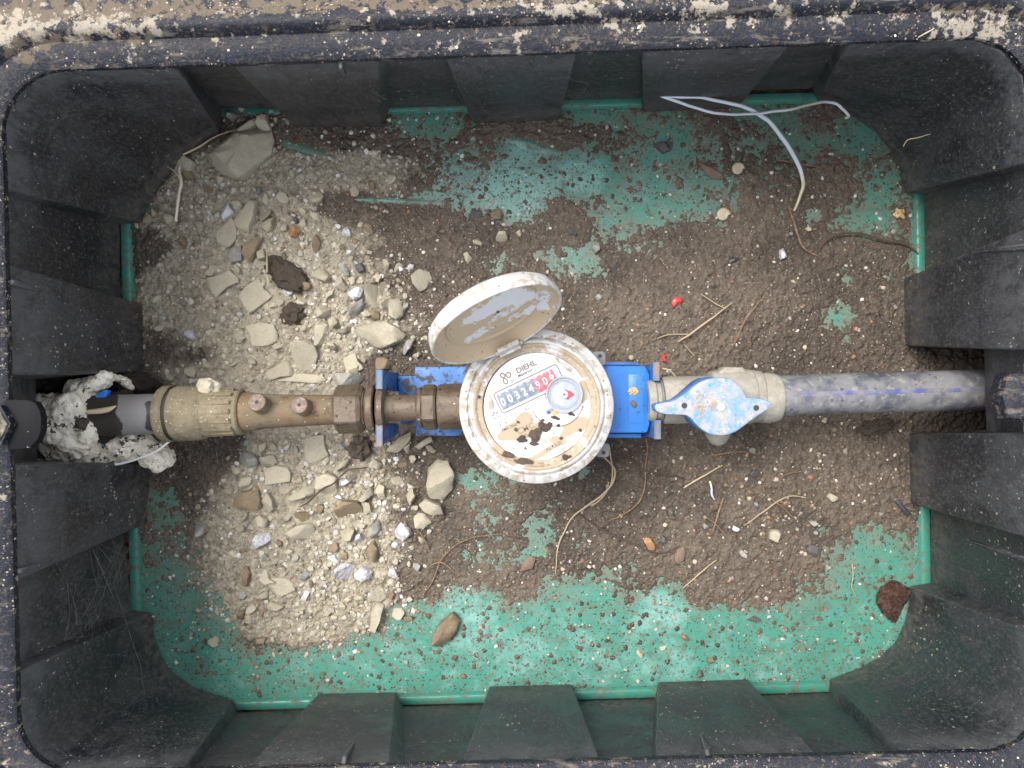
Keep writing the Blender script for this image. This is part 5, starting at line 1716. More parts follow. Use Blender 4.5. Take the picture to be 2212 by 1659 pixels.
def T(lst, ox, oy, k): return [(ox + x * k, oy + y * k) for x, y in lst]
A1 = lambda l: T(l, 0, 0, 1 / 3)                       # upper left close-up
A7 = lambda l: T(l, 603.5, 548.6, .1653)               # gravel above the fitting
A8 = lambda l: T(l, 493.8, 932.6, .2646)               # gravel below the fitting
A4 = lambda l: T(l, 274.3, 274.3, .248)                # upper left heap
A5 = lambda l: T(l, 987.5, 164.6, .2728)               # middle top
A6 = lambda l: T(l, 1316.6, 987.5, .2976)              # lower right
AR6 = lambda l: T(l, 0, 1106, 1 / 3)
HS = [
 (A1([(1360, 1020), (1410, 960), (1490, 880), (1530, 840), (1660, 760), (1735, 790), (1760, 900), (1750, 980), (1660, 1060), (1620, 1110), (1550, 1165), (1430, 1130), (1370, 1060)]), .016, 'stone', 'largest khaki rock, wedge shaped, in the upper left corner of the floor'),
 (A1([(1525, 845), (1590, 790), (1680, 725), (1700, 735), (1640, 810), (1560, 860)]), .012, 'stone', 'long khaki splinter leaning on the top of the largest rock'),
 (A1([(1640, 800), (1690, 735), (1715, 735), (1735, 820), (1700, 860)]), .017, 'stone', 'pointed khaki chip lying over the top end of the largest rock'),
 (A1([(1040, 1030), (1100, 1000), (1200, 1005), (1260, 1050), (1240, 1100), (1190, 1125), (1100, 1100)]), .008, 'stone', 'lens shaped khaki stone left of the largest rock'),
 (A1([(1180, 1125), (1240, 1105), (1262, 1165), (1200, 1160)]), .006, 'stone_brown', 'small brown stone under the lens shaped stone at upper left'),
 (A1([(1225, 900), (1300, 870), (1340, 890), (1280, 950), (1240, 955)]), .009, 'stone_white', 'white lime lump left of the largest rock beside a twig'),
 (A1([(1450, 700), (1500, 700), (1525, 740), (1490, 775), (1455, 750)]), .010, 'stone_grey', 'pale grey stone against the wall above the largest rock'),
 (A1([(1540, 705), (1600, 700), (1615, 725), (1570, 735)]), .008, 'stone', 'small khaki stone in the dark wall gap above the largest rock'),
 (A1([(1840, 760), (1870, 760), (1865, 790), (1845, 790)]), .006, 'stone_white', 'small white chip below the first top rib'),
 (A1([(1860, 890), (1900, 850), (1945, 870), (1930, 905)]), .007, 'stone_rust', 'reddish brown stone right of the largest rock'),
 (A4([(900, 820), (1060, 640), (1130, 640), (1110, 800), (1050, 930), (960, 880)]), .008, 'stone', 'long flat khaki slab below the largest rock'),
 (A4([(1110, 690), (1180, 670), (1230, 730), (1170, 810), (1110, 800)]), .011, 'stone', 'round-ended khaki stone leaning on the long flat slab'),
 (A4([(1150, 850), (1270, 760), (1260, 870), (1210, 915)]), .009, 'stone', 'bright khaki chip right of the long flat slab'),
 (A4([(1000, 1110), (1050, 1000), (1180, 945), (1110, 1100), (1070, 1180)]), .011, 'stone_brown', 'ochre brown stone standing on edge in the upper left heap'),
 (A4([(820, 700), (860, 640), (920, 740), (830, 820)]), .007, 'stone_white', 'white chalky chip left of the long flat slab'),
 (A4([(890, 650), (970, 635), (1000, 680), (940, 740)]), .008, 'stone', 'khaki stone just above the white chalky chip in the heap'),
 (A4([(1020, 560), (1090, 540), (1120, 600), (1050, 625)]), .008, 'stone', 'khaki stone right below the tip of the largest rock'),
 (A4([(1100, 520), (1150, 515), (1160, 560), (1120, 590)]), .007, 'stone_grey', 'greyish stone right below the largest rock, beside a khaki one'),
 (A4([(490, 1450), (540, 1390), (630, 1400), (610, 1470), (520, 1500)]), .009, 'stone', 'smooth oval khaki stone at the left of the gritty heap'),
 (A4([(650, 1290), (780, 1190), (800, 1220), (720, 1300)]), .009, 'stone', 'long khaki shard in the left part of the heap'),
 (A4([(130, 790), (170, 745), (215, 790), (190, 835), (140, 830)]), .007, 'stone', 'khaki pebble near the left end of the floor below the white stem'),
 (A4([(430, 980), (490, 950), (510, 1020), (460, 1060)]), .007, 'stone_brown', 'brownish round pebble left of the gritty heap'),
 (A4([(320, 440), (360, 430), (365, 480), (325, 490)]), .006, 'stone', 'small khaki pebble below the lens shaped stone'),
 (A4([(880, 1060), (990, 1030), (1000, 1160), (900, 1190)]), .006, 'stone_grey', 'pale grey flat stone left of the ochre brown stone'),
 (A4([(1120, 1080), (1180, 1060), (1215, 1140), (1130, 1160)]), .007, 'stone', 'khaki stone right of the ochre brown stone'),
 (A4([(1390, 910), (1440, 850), (1510, 890), (1480, 960), (1420, 950)]), .007, 'stone_rust', 'round amber pebble in the right part of the upper heap'),
 (A4([(1600, 970), (1650, 930), (1680, 1000), (1640, 1100)]), .008, 'stone_brown', 'dark brown upright chip at the right side of the upper heap'),
 (A4([(1440, 800), (1480, 790), (1490, 830), (1450, 840)]), .006, 'stone_dark', 'small blue grey chip above the amber pebble'),
 (A7([(900, 1030), (1050, 930), (1250, 865), (1400, 880), (1560, 960), (1650, 1060), (1580, 1150), (1350, 1240), (1220, 1210), (1080, 1120)]), .012, 'stone', 'big almond shaped khaki stone above the inlet fitting'),
 (A7([(130, 1150), (370, 1100), (440, 1150), (490, 1340), (440, 1450), (350, 1535), (200, 1525), (160, 1350)]), .014, 'stone', 'big blocky khaki stone above the brass valve body'),
 (A7([(460, 920), (600, 900), (645, 1060), (560, 1180), (480, 1215), (450, 1050)]), .012, 'stone', 'upright khaki stone between the blocky and the almond shaped one'),
 (A7([(1110, 480), (1180, 410), (1280, 395), (1345, 600), (1290, 700), (1180, 735), (1100, 640)]), .013, 'stone', 'khaki pentagonal stone straight above the almond shaped one'),
 (A7([(1435, 575), (1600, 600), (1612, 800), (1540, 865), (1410, 810), (1430, 700)]), .011, 'stone', 'squarish khaki stone at the upper right of the almond shaped one'),
 (A7([(1610, 610), (1675, 620), (1670, 670), (1610, 800)]), .007, 'stone_grey', 'thin grey sliver on the right side of the squarish stone'),
 (A7([(1300, 380), (1455, 365), (1440, 450), (1380, 540), (1310, 500)]), .010, 'stone', 'khaki chip above the squarish stone, right of the pentagonal one'),
 (A7([(1710, 290), (1830, 180), (1950, 220), (1995, 300), (1930, 440), (1820, 485), (1740, 390)]), .012, 'stone', 'khaki stone standing apart at the right edge of the gravel heap'),
 (A7([(405, 260), (470, 160), (580, 160), (655, 290), (600, 370), (500, 340)]), .012, 'stone', 'khaki stone right beside the dark soil clod in the heap'),
 (A7([(555, 500), (620, 400), (690, 430), (685, 520), (600, 580)]), .010, 'stone', 'oval khaki stone below the one beside the dark clod'),
 (A7([(700, 290), (780, 280), (895, 445), (830, 490), (720, 430)]), .010, 'stone', 'slanted khaki stone in the middle of the gravel heap'),
 (A7([(850, 850), (920, 690), (1080, 565), (1105, 640), (1000, 800), (880, 890)]), .011, 'stone_grey', 'long blue grey stone with white veins in the gravel heap'),
 (A7([(880, 500), (1000, 420), (1090, 450), (1060, 560), (960, 610)]), .010, 'stone_white', 'rough white lime lump above the long blue grey stone'),
 (A7([(1170, 290), (1220, 215), (1345, 280), (1280, 365)]), .009, 'stone', 'rectangular khaki chip above the pentagonal stone'),
 (A7([(1130, 330), (1240, 310), (1260, 370), (1180, 390)]), .008, 'stone', 'small khaki chip touching the rectangular chip from below'),
 (A7([(980, 130), (1080, 110), (1120, 220), (1040, 250), (990, 210)]), .008, 'stone_dark', 'blue grey stone at the top of the gravel heap'),
 (A7([(1560, 1180), (1680, 1105), (1765, 1110), (1710, 1240), (1610, 1315)]), .009, 'stone_grey', 'grey khaki chip touching the right tip of the almond shaped stone'),
 (A7([(1725, 1330), (1840, 1275), (1868, 1310), (1770, 1385)]), .006, 'stone', 'small pale oblong stone left of the lowered lid'),
 (A7([(1250, 1350), (1360, 1350), (1500, 1420), (1430, 1500), (1250, 1520)]), .008, 'stone_brown', 'brown slab behind the upper fork of the blue bracket'),
 (A7([(480, 690), (560, 650), (655, 680), (665, 790), (590, 835), (490, 825)]), .009, 'stone', 'rounded khaki stone left of the long blue grey stone'),
 (A7([(245, 890), (310, 880), (360, 970), (310, 1010), (250, 970)]), .009, 'stone', 'small khaki block above the big blocky stone'),
 (A7([(640, 840), (740, 840), (770, 900), (700, 975), (640, 900)]), .008, 'stone', 'khaki chip right of the upright khaki stone'),
 (A7([(1350, 590), (1420, 580), (1425, 680), (1345, 690)]), .009, 'stone', 'small khaki chip between the pentagonal and the squarish stone'),
 (A7([(1060, 770), (1140, 730), (1215, 780), (1120, 830)]), .009, 'stone', 'triangular khaki chip under the pentagonal stone'),
 (A7([(1120, 830), (1210, 740), (1310, 760), (1320, 850), (1200, 860)]), .007, 'stone_brown', 'smooth brownish stone under the triangular chip'),
 (A7([(1470, 280), (1510, 120), (1600, 130), (1615, 190), (1500, 290)]), .009, 'stone', 'khaki wedge at the upper right end of the gravel heap'),
 (A7([(1270, 70), (1330, 60), (1440, 130), (1410, 175), (1300, 120)]), .008, 'stone', 'oblong khaki chip at the top right of the gravel heap'),
 (A7([(1660, 180), (1700, 120), (1755, 130), (1740, 200), (1690, 235)]), .006, 'stone_white', 'bright white chip beside the stone standing apart'),
 (A7([(740, 1020), (900, 940), (960, 960), (830, 1050)]), .008, 'stone', 'flat khaki splinter at the left tip of the almond shaped stone'),
 (A7([(610, 1150), (700, 1160), (750, 1220), (700, 1280), (630, 1230)]), .008, 'stone', 'khaki chip below the upright khaki stone'),
 (A7([(640, 1600), (740, 1550), (1000, 1560), (1100, 1620), (1000, 1730), (680, 1740)]), .012, 'stone_grey', 'big pale translucent stone behind the hexagonal nut'),
 (A7([(870, 1490), (980, 1420), (1030, 1450), (1020, 1590), (900, 1540)]), .008, 'stone', 'pinkish khaki chip above the hexagonal nut'),
 (A8([(1615, 310), (1700, 225), (1790, 245), (1850, 350), (1820, 480), (1750, 578), (1650, 550), (1610, 450)]), .016, 'stone', 'biggest oval khaki stone below the meter'),
 (A8([(25, 545), (90, 490), (235, 478), (255, 560), (240, 655), (90, 650), (20, 610)]), .013, 'stone_brown', 'tan brick shaped stone below the coupling'),
 (A8([(850, 650), (920, 560), (1060, 570), (1105, 690), (1050, 735), (880, 740)]), .012, 'stone_brown', 'dark olive slab in the middle of the lower heap'),
 (A8([(460, 550), (560, 480), (695, 420), (695, 530), (500, 560)]), .010, 'stone', 'wedge shaped khaki slab above the dark olive slab, to its left'),
 (A8([(1330, 840), (1395, 745), (1480, 800), (1488, 840), (1430, 900), (1340, 880)]), .011, 'stone_white', 'white crystalline stone on the soil right of the lower heap'),
 (A8([(888, 1130), (960, 1075), (1035, 1110), (1020, 1190), (970, 1235), (900, 1220)]), .011, 'stone_white', 'left one of the two white stones side by side'),
 (A8([(1030, 1150), (1090, 1102), (1172, 1150), (1155, 1200), (1080, 1222), (1025, 1200)]), .010, 'stone_white', 'right one of the two white stones side by side'),
 (A8([(1145, 1340), (1220, 1262), (1292, 1310), (1280, 1375), (1230, 1400), (1160, 1380)]), .010, 'stone', 'pale khaki stone above the long upright chip at the edge of the green'),
 (A8([(1145, 1620), (1160, 1480), (1200, 1395), (1268, 1410), (1245, 1540), (1190, 1655)]), .010, 'stone', 'long upright khaki chip at the edge of the green'),
 ([(930, 1395), (934, 1375), (950, 1345), (980, 1322), (995, 1345), (975, 1385), (944, 1399)], .010, 'stone_brown', 'big brown diamond shaped stone on the green plate'),
 (A8([(1548, 600), (1600, 548), (1740, 595), (1748, 680), (1670, 692), (1580, 650)]), .010, 'stone', 'khaki stone directly under the biggest oval stone'),
 (A8([(1508, 700), (1540, 672), (1590, 670), (1655, 750), (1590, 800), (1520, 790)]), .010, 'stone', 'greenish khaki stone second below the biggest oval stone'),
 (A8([(1436, 520), (1490, 455), (1528, 520), (1480, 608)]), .009, 'stone', 'triangular khaki chip left of the biggest oval stone'),
 (A8([(1325, 375), (1390, 365), (1455, 440), (1390, 455), (1320, 420)]), .009, 'stone', 'pointed khaki chip upper left of the triangular chip'),
 (A8([(830, 310), (880, 240), (985, 222), (950, 290), (860, 325)]), .010, 'stone', 'khaki chip below the valve body, next to a dark root'),
 (A8([(975, 270), (1000, 252), (1050, 265), (1058, 370), (1015, 412), (980, 350)]), .010, 'stone', 'upright oval khaki chip below the hexagonal nut'),
 (A8([(430, 840), (560, 760), (695, 735), (685, 900), (560, 885)]), .009, 'stone', 'large flat khaki slab in the lower heap'),
 (A8([(140, 965), (230, 830), (340, 835), (330, 900), (190, 975)]), .010, 'stone_white', 'streaked white stone at the left of the lower heap'),
 (A8([(1095, 985), (1178, 885), (1218, 960), (1200, 1075), (1110, 1040)]), .009, 'stone_brown', 'dark pointed slab at the right of the lower heap'),
 (A8([(1270, 165), (1380, 50), (1480, 5), (1475, 90), (1380, 175)]), .011, 'stone', 'long khaki stone beside the lower fork of the bracket'),
 (A8([(1410, 140), (1480, 90), (1470, 170), (1440, 200)]), .008, 'stone', 'small khaki chip under the long stone beside the lower fork'),
 (A8([(1515, 120), (1600, 60), (1650, 35), (1672, 80), (1590, 120), (1560, 150)]), .009, 'stone', 'knobby khaki stone left below the meter'),
 (A8([(1590, 110), (1640, 110), (1700, 160), (1670, 178)]), .007, 'stone', 'small khaki chip touching the knobby stone'),
 (A8([(1130, 260), (1190, 220), (1255, 270), (1220, 310), (1150, 290)]), .009, 'stone', 'khaki chip below the lock ring of the fitting'),
 (A8([(890, 820), (960, 780), (1025, 800), (1000, 880), (930, 900)]), .012, 'stone', 'khaki stone just below the dark olive slab'),
 (A8([(1030, 850), (1070, 830), (1100, 900), (1050, 960), (1000, 950)]), .009, 'stone_white', 'white lump below the dark olive slab'),
 (A8([(1130, 790), (1225, 722), (1235, 800), (1170, 885)]), .009, 'stone_grey', 'grey khaki leaf shaped chip right of the dark olive slab'),
 (A8([(1060, 600), (1145, 575), (1160, 660), (1110, 690)]), .010, 'stone', 'squarish khaki chip at the right side of the dark olive slab'),
 (A8([(1055, 560), (1160, 445), (1185, 510), (1090, 585)]), .010, 'stone', 'oblong khaki chip above the squarish chip'),
 (A8([(1185, 480), (1215, 430), (1265, 440), (1270, 545), (1210, 520)]), .009, 'stone', 'khaki chip right of the oblong chip in the lower heap'),
 (A8([(885, 400), (960, 385), (995, 405), (930, 455), (890, 445)]), .009, 'stone_white', 'flat white chip above the dark olive slab'),
 (A8([(700, 370), (800, 330), (890, 370), (880, 490), (760, 520), (700, 460)]), .008, 'stone', 'wide rough khaki stone above the dark olive slab'),
 (A8([(270, 570), (310, 495), (360, 560), (370, 640), (320, 668)]), .009, 'stone', 'upright khaki stone right of the tan brick shaped one'),
 (A8([(510, 700), (560, 655), (670, 670), (650, 730), (560, 760)]), .009, 'stone_brown', 'dark flat stone left of the dark olive slab'),
 (A8([(60, 740), (110, 670), (150, 670), (130, 720)]), .007, 'stone', 'khaki chip below the tan brick shaped stone'),
 (A8([(430, 720), (490, 650), (510, 680), (450, 745)]), .007, 'stone', 'slim khaki chip left of the dark flat stone'),
 (A8([(95, 1230), (110, 1110), (150, 1100), (170, 1150), (150, 1270), (115, 1275)]), .008, 'stone_brown', 'long tan pebble at the lower left of the lower heap'),
 (A8([(260, 1210), (270, 1130), (300, 1140), (330, 1200), (390, 1230), (300, 1240)]), .008, 'stone', 'bent khaki chip near the long tan pebble'),
 (A8([(300, 1430), (340, 1390), (450, 1430), (400, 1460), (310, 1460)]), .008, 'stone', 'pointed khaki chip at the bottom of the lower heap'),
 (A8([(220, 1355), (310, 1300), (315, 1360), (260, 1375)]), .007, 'stone', 'triangular khaki chip at the bottom left of the lower heap'),
 (A8([(60, 1540), (75, 1465), (130, 1465), (115, 1540)]), .006, 'stone_brown', 'small tan rectangular stone at the foot of the lower heap'),
 (A8([(580, 1370), (620, 1300), (665, 1305), (620, 1390)]), .006, 'stone_white', 'small white bone-shaped chip in the lower heap'),
 (A8([(60, 210), (100, 170), (170, 160), (250, 230), (240, 270), (160, 295), (110, 280)]), .007, 'stone_grey', 'flat grey khaki stone under the valve body'),
 (A8([(250, 210), (360, 190), (390, 250), (350, 300), (270, 290)]), .007, 'stone', 'flat khaki stone under the valve body, right of the grey one'),
 (AR6([(1228, 60), (1250, 30), (1290, 28), (1310, 60), (1332, 100), (1325, 140), (1285, 165), (1262, 130), (1240, 100)]), .010, 'stone_grey', 'pale pink pear shaped pebble left of the lower heap'),
 (AR6([(1358, 830), (1385, 812), (1415, 830), (1410, 875), (1385, 885), (1362, 860)]), .007, 'stone', 'oval cream pebble on the lower left green plate'),
 (AR6([(1565, 375), (1590, 350), (1612, 390), (1600, 480), (1570, 490)]), .007, 'stone_brown', 'tan oblong pebble on the soil at the lower left'),
 (AR6([(1655, 820), (1720, 815), (1715, 850), (1660, 850)]), .006, 'stone_brown', 'small brown pebble where the lower heap meets the green'),
 (A5([(90, 1110), (110, 1060), (180, 1045), (200, 1090), (180, 1140), (110, 1140)]), .008, 'stone_dark', 'slate grey stone below the pale green patches at the top'),
 (A5([(262, 1100), (280, 1040), (340, 1030), (372, 1080), (350, 1130), (290, 1130)]), .009, 'stone_brown', 'olive brown stone right of the slate grey stone'),
 (A5([(305, 1280), (325, 1235), (380, 1228), (398, 1295), (350, 1315), (310, 1305)]), .009, 'stone', 'cream cube shaped stone on the soil above the lid'),
 (A5([(443, 1240), (490, 1210), (520, 1240), (490, 1272), (455, 1265)]), .007, 'stone', 'cream stone right of the cube shaped stone'),
 (A5([(120, 1300), (160, 1280), (205, 1320), (190, 1342), (130, 1325)]), .007, 'stone', 'cream stone left of the cube shaped stone'),
 (A5([(45, 1400), (85, 1395), (122, 1440), (85, 1485), (60, 1450)]), .007, 'stone', 'cream wedge stone above the lid, lowest of the four cream ones'),
 (A5([(870, 1240), (890, 1190), (955, 1240), (940, 1262)]), .005, 'stone_dark', 'grey flat stone half sunk in the soil above the lid'),
 (A5([(1065, 1360), (1085, 1320), (1130, 1310), (1135, 1370), (1100, 1400)]), .007, 'stone_grey', 'pinkish grey chip between the small green patches'),
 (A5([(1570, 540), (1610, 520), (1660, 525), (1700, 580), (1640, 608), (1600, 580)]), .007, 'stone_dark', 'purplish grey leaf shaped stone in the upper green area'),
 (A6([(1168, 555), (1190, 530), (1240, 530), (1272, 560), (1262, 600), (1215, 622), (1170, 600)]), .009, 'stone', 'round olive pebble on the soil right of the meter'),
 (A6([(678, 500), (690, 480), (725, 505), (712, 530), (690, 525)]), .006, 'stone_grey', 'pale grey green chip in the soil below the handle'),
 (A6([(897, 520), (910, 503), (932, 515), (925, 538), (905, 538)]), .006, 'stone_white', 'bright white pebble in the soil left of the olive pebble'),
 (A6([(945, 690), (965, 675), (1002, 715), (990, 738), (960, 725)]), .006, 'stone_grey', 'pale pink pebble lower left of the olive pebble'),
 (A6([(1450, 470), (1475, 460), (1535, 490), (1510, 515), (1470, 500)]), .006, 'stone_grey', 'pale pink chip upper right of the olive pebble'),
 (A6([(1588, 290), (1605, 262), (1675, 300), (1615, 330)]), .007, 'stone', 'pale triangular chip in the soil far right'),
 (A6([(250, 610), (262, 588), (300, 590), (340, 660), (335, 695), (290, 680)]), .007, 'stone_rust', 'rust brown stone lying on a root below the meter'),
 (A6([(205, 1395), (225, 1385), (262, 1390), (270, 1420), (235, 1442)]), .007, 'stone', 'cream chip on the green below the meter, left one of a pair'),
 (A6([(365, 1372), (420, 1368), (432, 1388), (395, 1402)]), .006, 'stone', 'cream chip on the green below the meter, right one of a pair'),
 (A6([(525, 1310), (535, 1278), (578, 1330), (570, 1350), (540, 1335)]), .006, 'stone_rust', 'orange chip on the green plate at the bottom'),
 (A6([(710, 1490), (725, 1462), (755, 1460), (768, 1490), (740, 1512)]), .007, 'stone_brown', 'tan pebble on the green plate near the bottom rib'),
 (A6([(295, 1550), (315, 1532), (335, 1550), (328, 1578)]), .006, 'stone_rust', 'round orange pebble low on the green plate'),
 (A6([(635, 1590), (655, 1550), (690, 1570), (690, 1610), (660, 1622)]), .006, 'stone_dark', 'grey stone on the green plate just above the bottom rib'),
 (A6([(1000, 1190), (1060, 1155), (1105, 1185), (1060, 1200)]), .005, 'stone_dark', 'grey pointed sliver at the edge of soil and green'),
 (A6([(1018, 130), (1045, 95), (1090, 120), (1080, 150), (1040, 155)]), .006, 'stone_dark', 'dark grey stone in the soil below the outlet valve'),
 (A6([(1020, -45), (1030, -90), (1065, -60), (1060, -30)]), .0065, 'stone_grey', 'grey triangular chip right below the drain nib'),
 (A6([(375, 600), (385, 560), (420, 620), (380, 635)]), .006, 'stone_dark', 'dark grey triangular chip right of the rust brown stone'),
 (A6([(1435, 660), (1470, 630), (1520, 650), (1500, 740), (1445, 730)]), .004, 'stone_dark', 'flat grey stone half sunk right of the olive pebble'),
 (A6([(830, 200), (850, 190), (878, 212), (840, 220)]), .005, 'stone_brown', 'small olive chip in the soil below the outlet valve'),
 ([(1685, 540), (1698, 532), (1702, 556), (1688, 560)], .006, 'stone_white', 'white upright chip in the upper right soil'),
 (T([(650, 985), (700, 900), (720, 910), (690, 1040), (675, 1055)], 737, 672, 1 / 3), .010, 'stone', 'unused'),
]
SL = [([(455, 500), (505, 470), (520, 520), (470, 545)], 'half buried khaki slab in the middle of the upper heap'), ([(500, 640), (560, 600), (590, 640), (540, 690)], 'half buried khaki slab left of the smaller soil clod'),
      ([(520, 700), (600, 690), (610, 740), (540, 760)], 'half buried khaki slab left of the big blocky stone'), ([(700, 810), (640, 800), (600, 825), (700, 830)], 'flat khaki slab just above the valve body'),
      ([(570, 800), (620, 770), (635, 815), (580, 825)], 'khaki slab above the test plugs'), ([(440, 600), (500, 580), (520, 610), (460, 640)], 'buried khaki slab right of the smooth oval stone'),
      ([(640, 950), (700, 940), (720, 985), (660, 1010)], 'flat khaki slab right below the valve body'), ([(560, 1010), (620, 1000), (640, 1040), (570, 1050)], 'flat khaki slab above the tan brick shaped stone'),
      ([(560, 1250), (620, 1240), (650, 1280), (590, 1295)], 'half buried khaki slab in the lower part of the lower heap'), ([(735, 770), (770, 760), (790, 800), (745, 810)], 'khaki slab above the hexagonal nut')]
HS = [q for q in HS if q[3] != 'unused'] + [([(sum(q[0] for q in o_) / 4 + (sum(q[0] for q in o_[k // 2:k // 2 + 1]) * (1 - k % 2 * .5) + (o_[(k // 2 + 1) % 4][0] * .5 if k % 2 else 0) - sum(q[0] for q in o_) / 4) * R.uniform(.66, 1.14),
             sum(q[1] for q in o_) / 4 + (o_[k // 2][1] * (1 - k % 2 * .5) + (o_[(k // 2 + 1) % 4][1] * .5 if k % 2 else 0) - sum(q[1] for q in o_) / 4) * R.uniform(.66, 1.14)) for k in range(8)], .0026, 'stone', l_) for o_, l_ in SL]
placed = []
for i, (ol, h_, mt, lb) in enumerate(HS):
    stone(ol, h_, mt, lb, 100 + i)
    cx_ = sum(p[0] for p in ol) / len(ol); cy_ = sum(p[1] for p in ol) / len(ol)
    placed.append((cx_, cy_, max(math.hypot(p[0] - cx_, p[1] - cy_) for p in ol)))


def rnd_outline(cx_, cy_, a_, b_, ang, rs):
    n = rs.randint(5, 7); out = []
    t0 = rs.uniform(0, 6.28)
    for k in range(n):
        t = t0 + 2 * math.pi * (k + rs.uniform(-.28, .28)) / n
        r_ = rs.uniform(.82, 1.08)
        x, y = a_ * r_ * math.cos(t), b_ * r_ * math.sin(t)
        out.append((cx_ + x * math.cos(ang) - y * math.sin(ang), cy_ + x * math.sin(ang) + y * math.cos(ang)))
    return out


REG = [   # (boxes, how many, size range, materials, group, label by material)
 ('upper', 66, (320, 850, 370, 820), (9, 17)), ('lower', 62, (500, 940, 945, 1340), (9, 17)), ('right', 24, (1260, 1940, 480, 1230), (6, 10)), ('green', 14, (860, 1900, 1290, 1490), (5, 8))]
MARKS = {'upper': [(520, 330, 'largest rock'), (383, 355, 'lens shaped stone'), (545, 480, 'long flat slab'), (548, 535, 'ochre brown stone'), (623, 596, 'big soil clod'), (634, 678, 'smaller soil clod'),
                   (655, 768, 'big blocky stone'), (815, 722, 'almond shaped stone'), (805, 640, 'pentagonal stone'), (912, 603, 'stone standing apart'), (693, 590, 'stone by the clod'), (420, 640, 'smooth oval stone'),
                   (765, 665, 'long blue grey stone'), (668, 326, 'left green streak'), (780, 560, 'blue grey stone'), (500, 825, 'coupling'), (600, 845, 'test plugs'), (785, 835, 'hexagonal nut'), (320, 560, 'left plate lip'), (634, 502, 'amber pebble')],
         'lower': [(530, 1078, 'tan brick shaped stone'), (750, 1105, 'dark olive slab'), (950, 1045, 'biggest oval stone'), (865, 1152, 'white crystalline stone'), (764, 1240, 'pair of white stones'), (640, 1148, 'large flat slab'),
                   (815, 1285, 'pale stone by the green'), (812, 1335, 'long upright chip'), (560, 1170, 'streaked white stone'), (800, 1195, 'dark pointed slab'), (780, 968, 'round soil clod'), (526, 1246, 'long tan pebble'), (595, 1310, 'pointed chip'),
                   (700, 960, 'valve body'), (560, 960, 'coupling'), (870, 955, 'lower bracket fork'), (652, 1072, 'wedge shaped slab')],
         'right': [(1680, 1158, 'olive pebble'), (1545, 870, 'blue handle'), (1593, 366, 'cream snail shell'), (1561, 465, 'greyish snail shell'), (1083, 511, 'cream cube shaped stone'), (1520, 690, 'branched straw'), (1405, 1180, 'rust brown stone'),
                   (1640, 1105, 'bent pale straw'), (1730, 500, 'end of the sprout'), (1815, 688, 'green ring shaped patch'), (1900, 850, 'outlet pipe'), (1350, 740, 'blue bracket'), (1200, 620, 'open lid'), (1462, 1200, 'dead oval leaf'), (1948, 1095, 'grey flake')],
         'green': [(963, 1360, 'big brown diamond shaped stone'), (1150, 1490, 'middle bottom rib'), (1520, 1475, 'third bottom rib'), (1387, 1408, 'cream pair of chips'), (1930, 1300, 'wet leaf'), (1640, 1340, 'grey pointed sliver'), (1240, 1290, 'middle of the green edge'), (1850, 1450, 'lower right corner')]}
USED = set()


def small_label(x, y, a_, b_, an_, mt, reg):
    kind = {'stone': 'khaki', 'stone_grey': 'grey', 'stone_white': 'white', 'stone_brown': 'brown'}[mt]
    noun = 'chip' if reg in ('upper', 'lower') else 'pebble'
    shape = 'round' if b_ / a_ > .8 else ('squat' if b_ / a_ > .66 else 'narrow')
    deg = (-math.degrees(an_)) % 180
    lean = '' if shape == 'round' else (' level', ' rising', ' upright', ' falling')[int(((deg + 22.5) % 180) // 45)]
    size = 'tiny' if a_ < 7 else ('small' if a_ < 12 else 'middling')
    for (mx, my, nm) in sorted(MARKS[reg], key=lambda q: math.hypot(q[0] - x, q[1] - y)):
        dx, dy = x - mx, y - my
        dist = math.hypot(dx, dy)
        far = 'close' if dist < 55 else ('a little' if dist < 110 else 'well')
        an8 = int(((math.degrees(math.atan2(-dy, dx)) + 22.5) % 360) // 45)
        drc = ('right of', 'upper right of', 'above', 'upper left of', 'left of', 'lower left of', 'below', 'lower right of')[an8]
        lb = f'{size} {shape}{lean} {kind} {noun} {far} {drc} the {nm}'
        if lb not in USED:
            USED.add(lb); return lb
    return lb


GRP = {'upper': 'gravel chips above the inlet fitting', 'lower': 'gravel chips below the inlet fitting', 'right': 'pebbles on the brown soil', 'green': 'pebbles on the green plate'}


def field(arr, px_, py_):
    p = P(px_, py_, 0)
    i = int(round((p.y - ys[0]) / cell)); j = int(round((p.x - xs[0]) / cell))
    i = min(max(i, 0), arr.shape[0] - 1); j = min(max(j, 0), arr.shape[1] - 1)
    return float(arr[i, j])


for reg, cnt, (x0, x1, y0, y1), (s0_, s1_) in REG:
    done = tries = 0
    while done < cnt and tries < 6000:
        tries += 1
        x, y = R.uniform(x0, x1), R.uniform(y0, y1)
        heap = field(khaki, x, y)
        edge_ = x > 620 and reg in ('upper', 'lower')
        if reg in ('upper', 'lower'):
            if heap < (0.18 if edge_ else 0.5): continue
            if x < 600 and R.random() < 0.5: continue
        if 825 < y < 945 and x < 1000: continue
        a_ = R.uniform(s0_, s1_) * (1 if R.random() < .7 else .75); b_ = a_ * R.uniform(.5, .95)
        if any(math.hypot(x - q[0], y - q[1]) < (a_ * .75 + q[2] * .8) for q in placed): continue
        if reg == 'green' and (x < 1300 and y > 1480): continue
        mt = R.choices(['stone', 'stone_grey', 'stone_white', 'stone_brown'], [70, 10, 9, 11] if reg in ('upper', 'lower') else [35, 20, 12, 33])[0]
        an_ = R.uniform(0, 3.14)
        stone(rnd_outline(x, y, a_, b_, an_, R), a_ * .00039 * R.uniform(.7, 1.1), mt, small_label(x, y, a_, b_, an_, mt, reg), 1000 + tries, GRP[reg])
        placed.append((x, y, a_)); done += 1

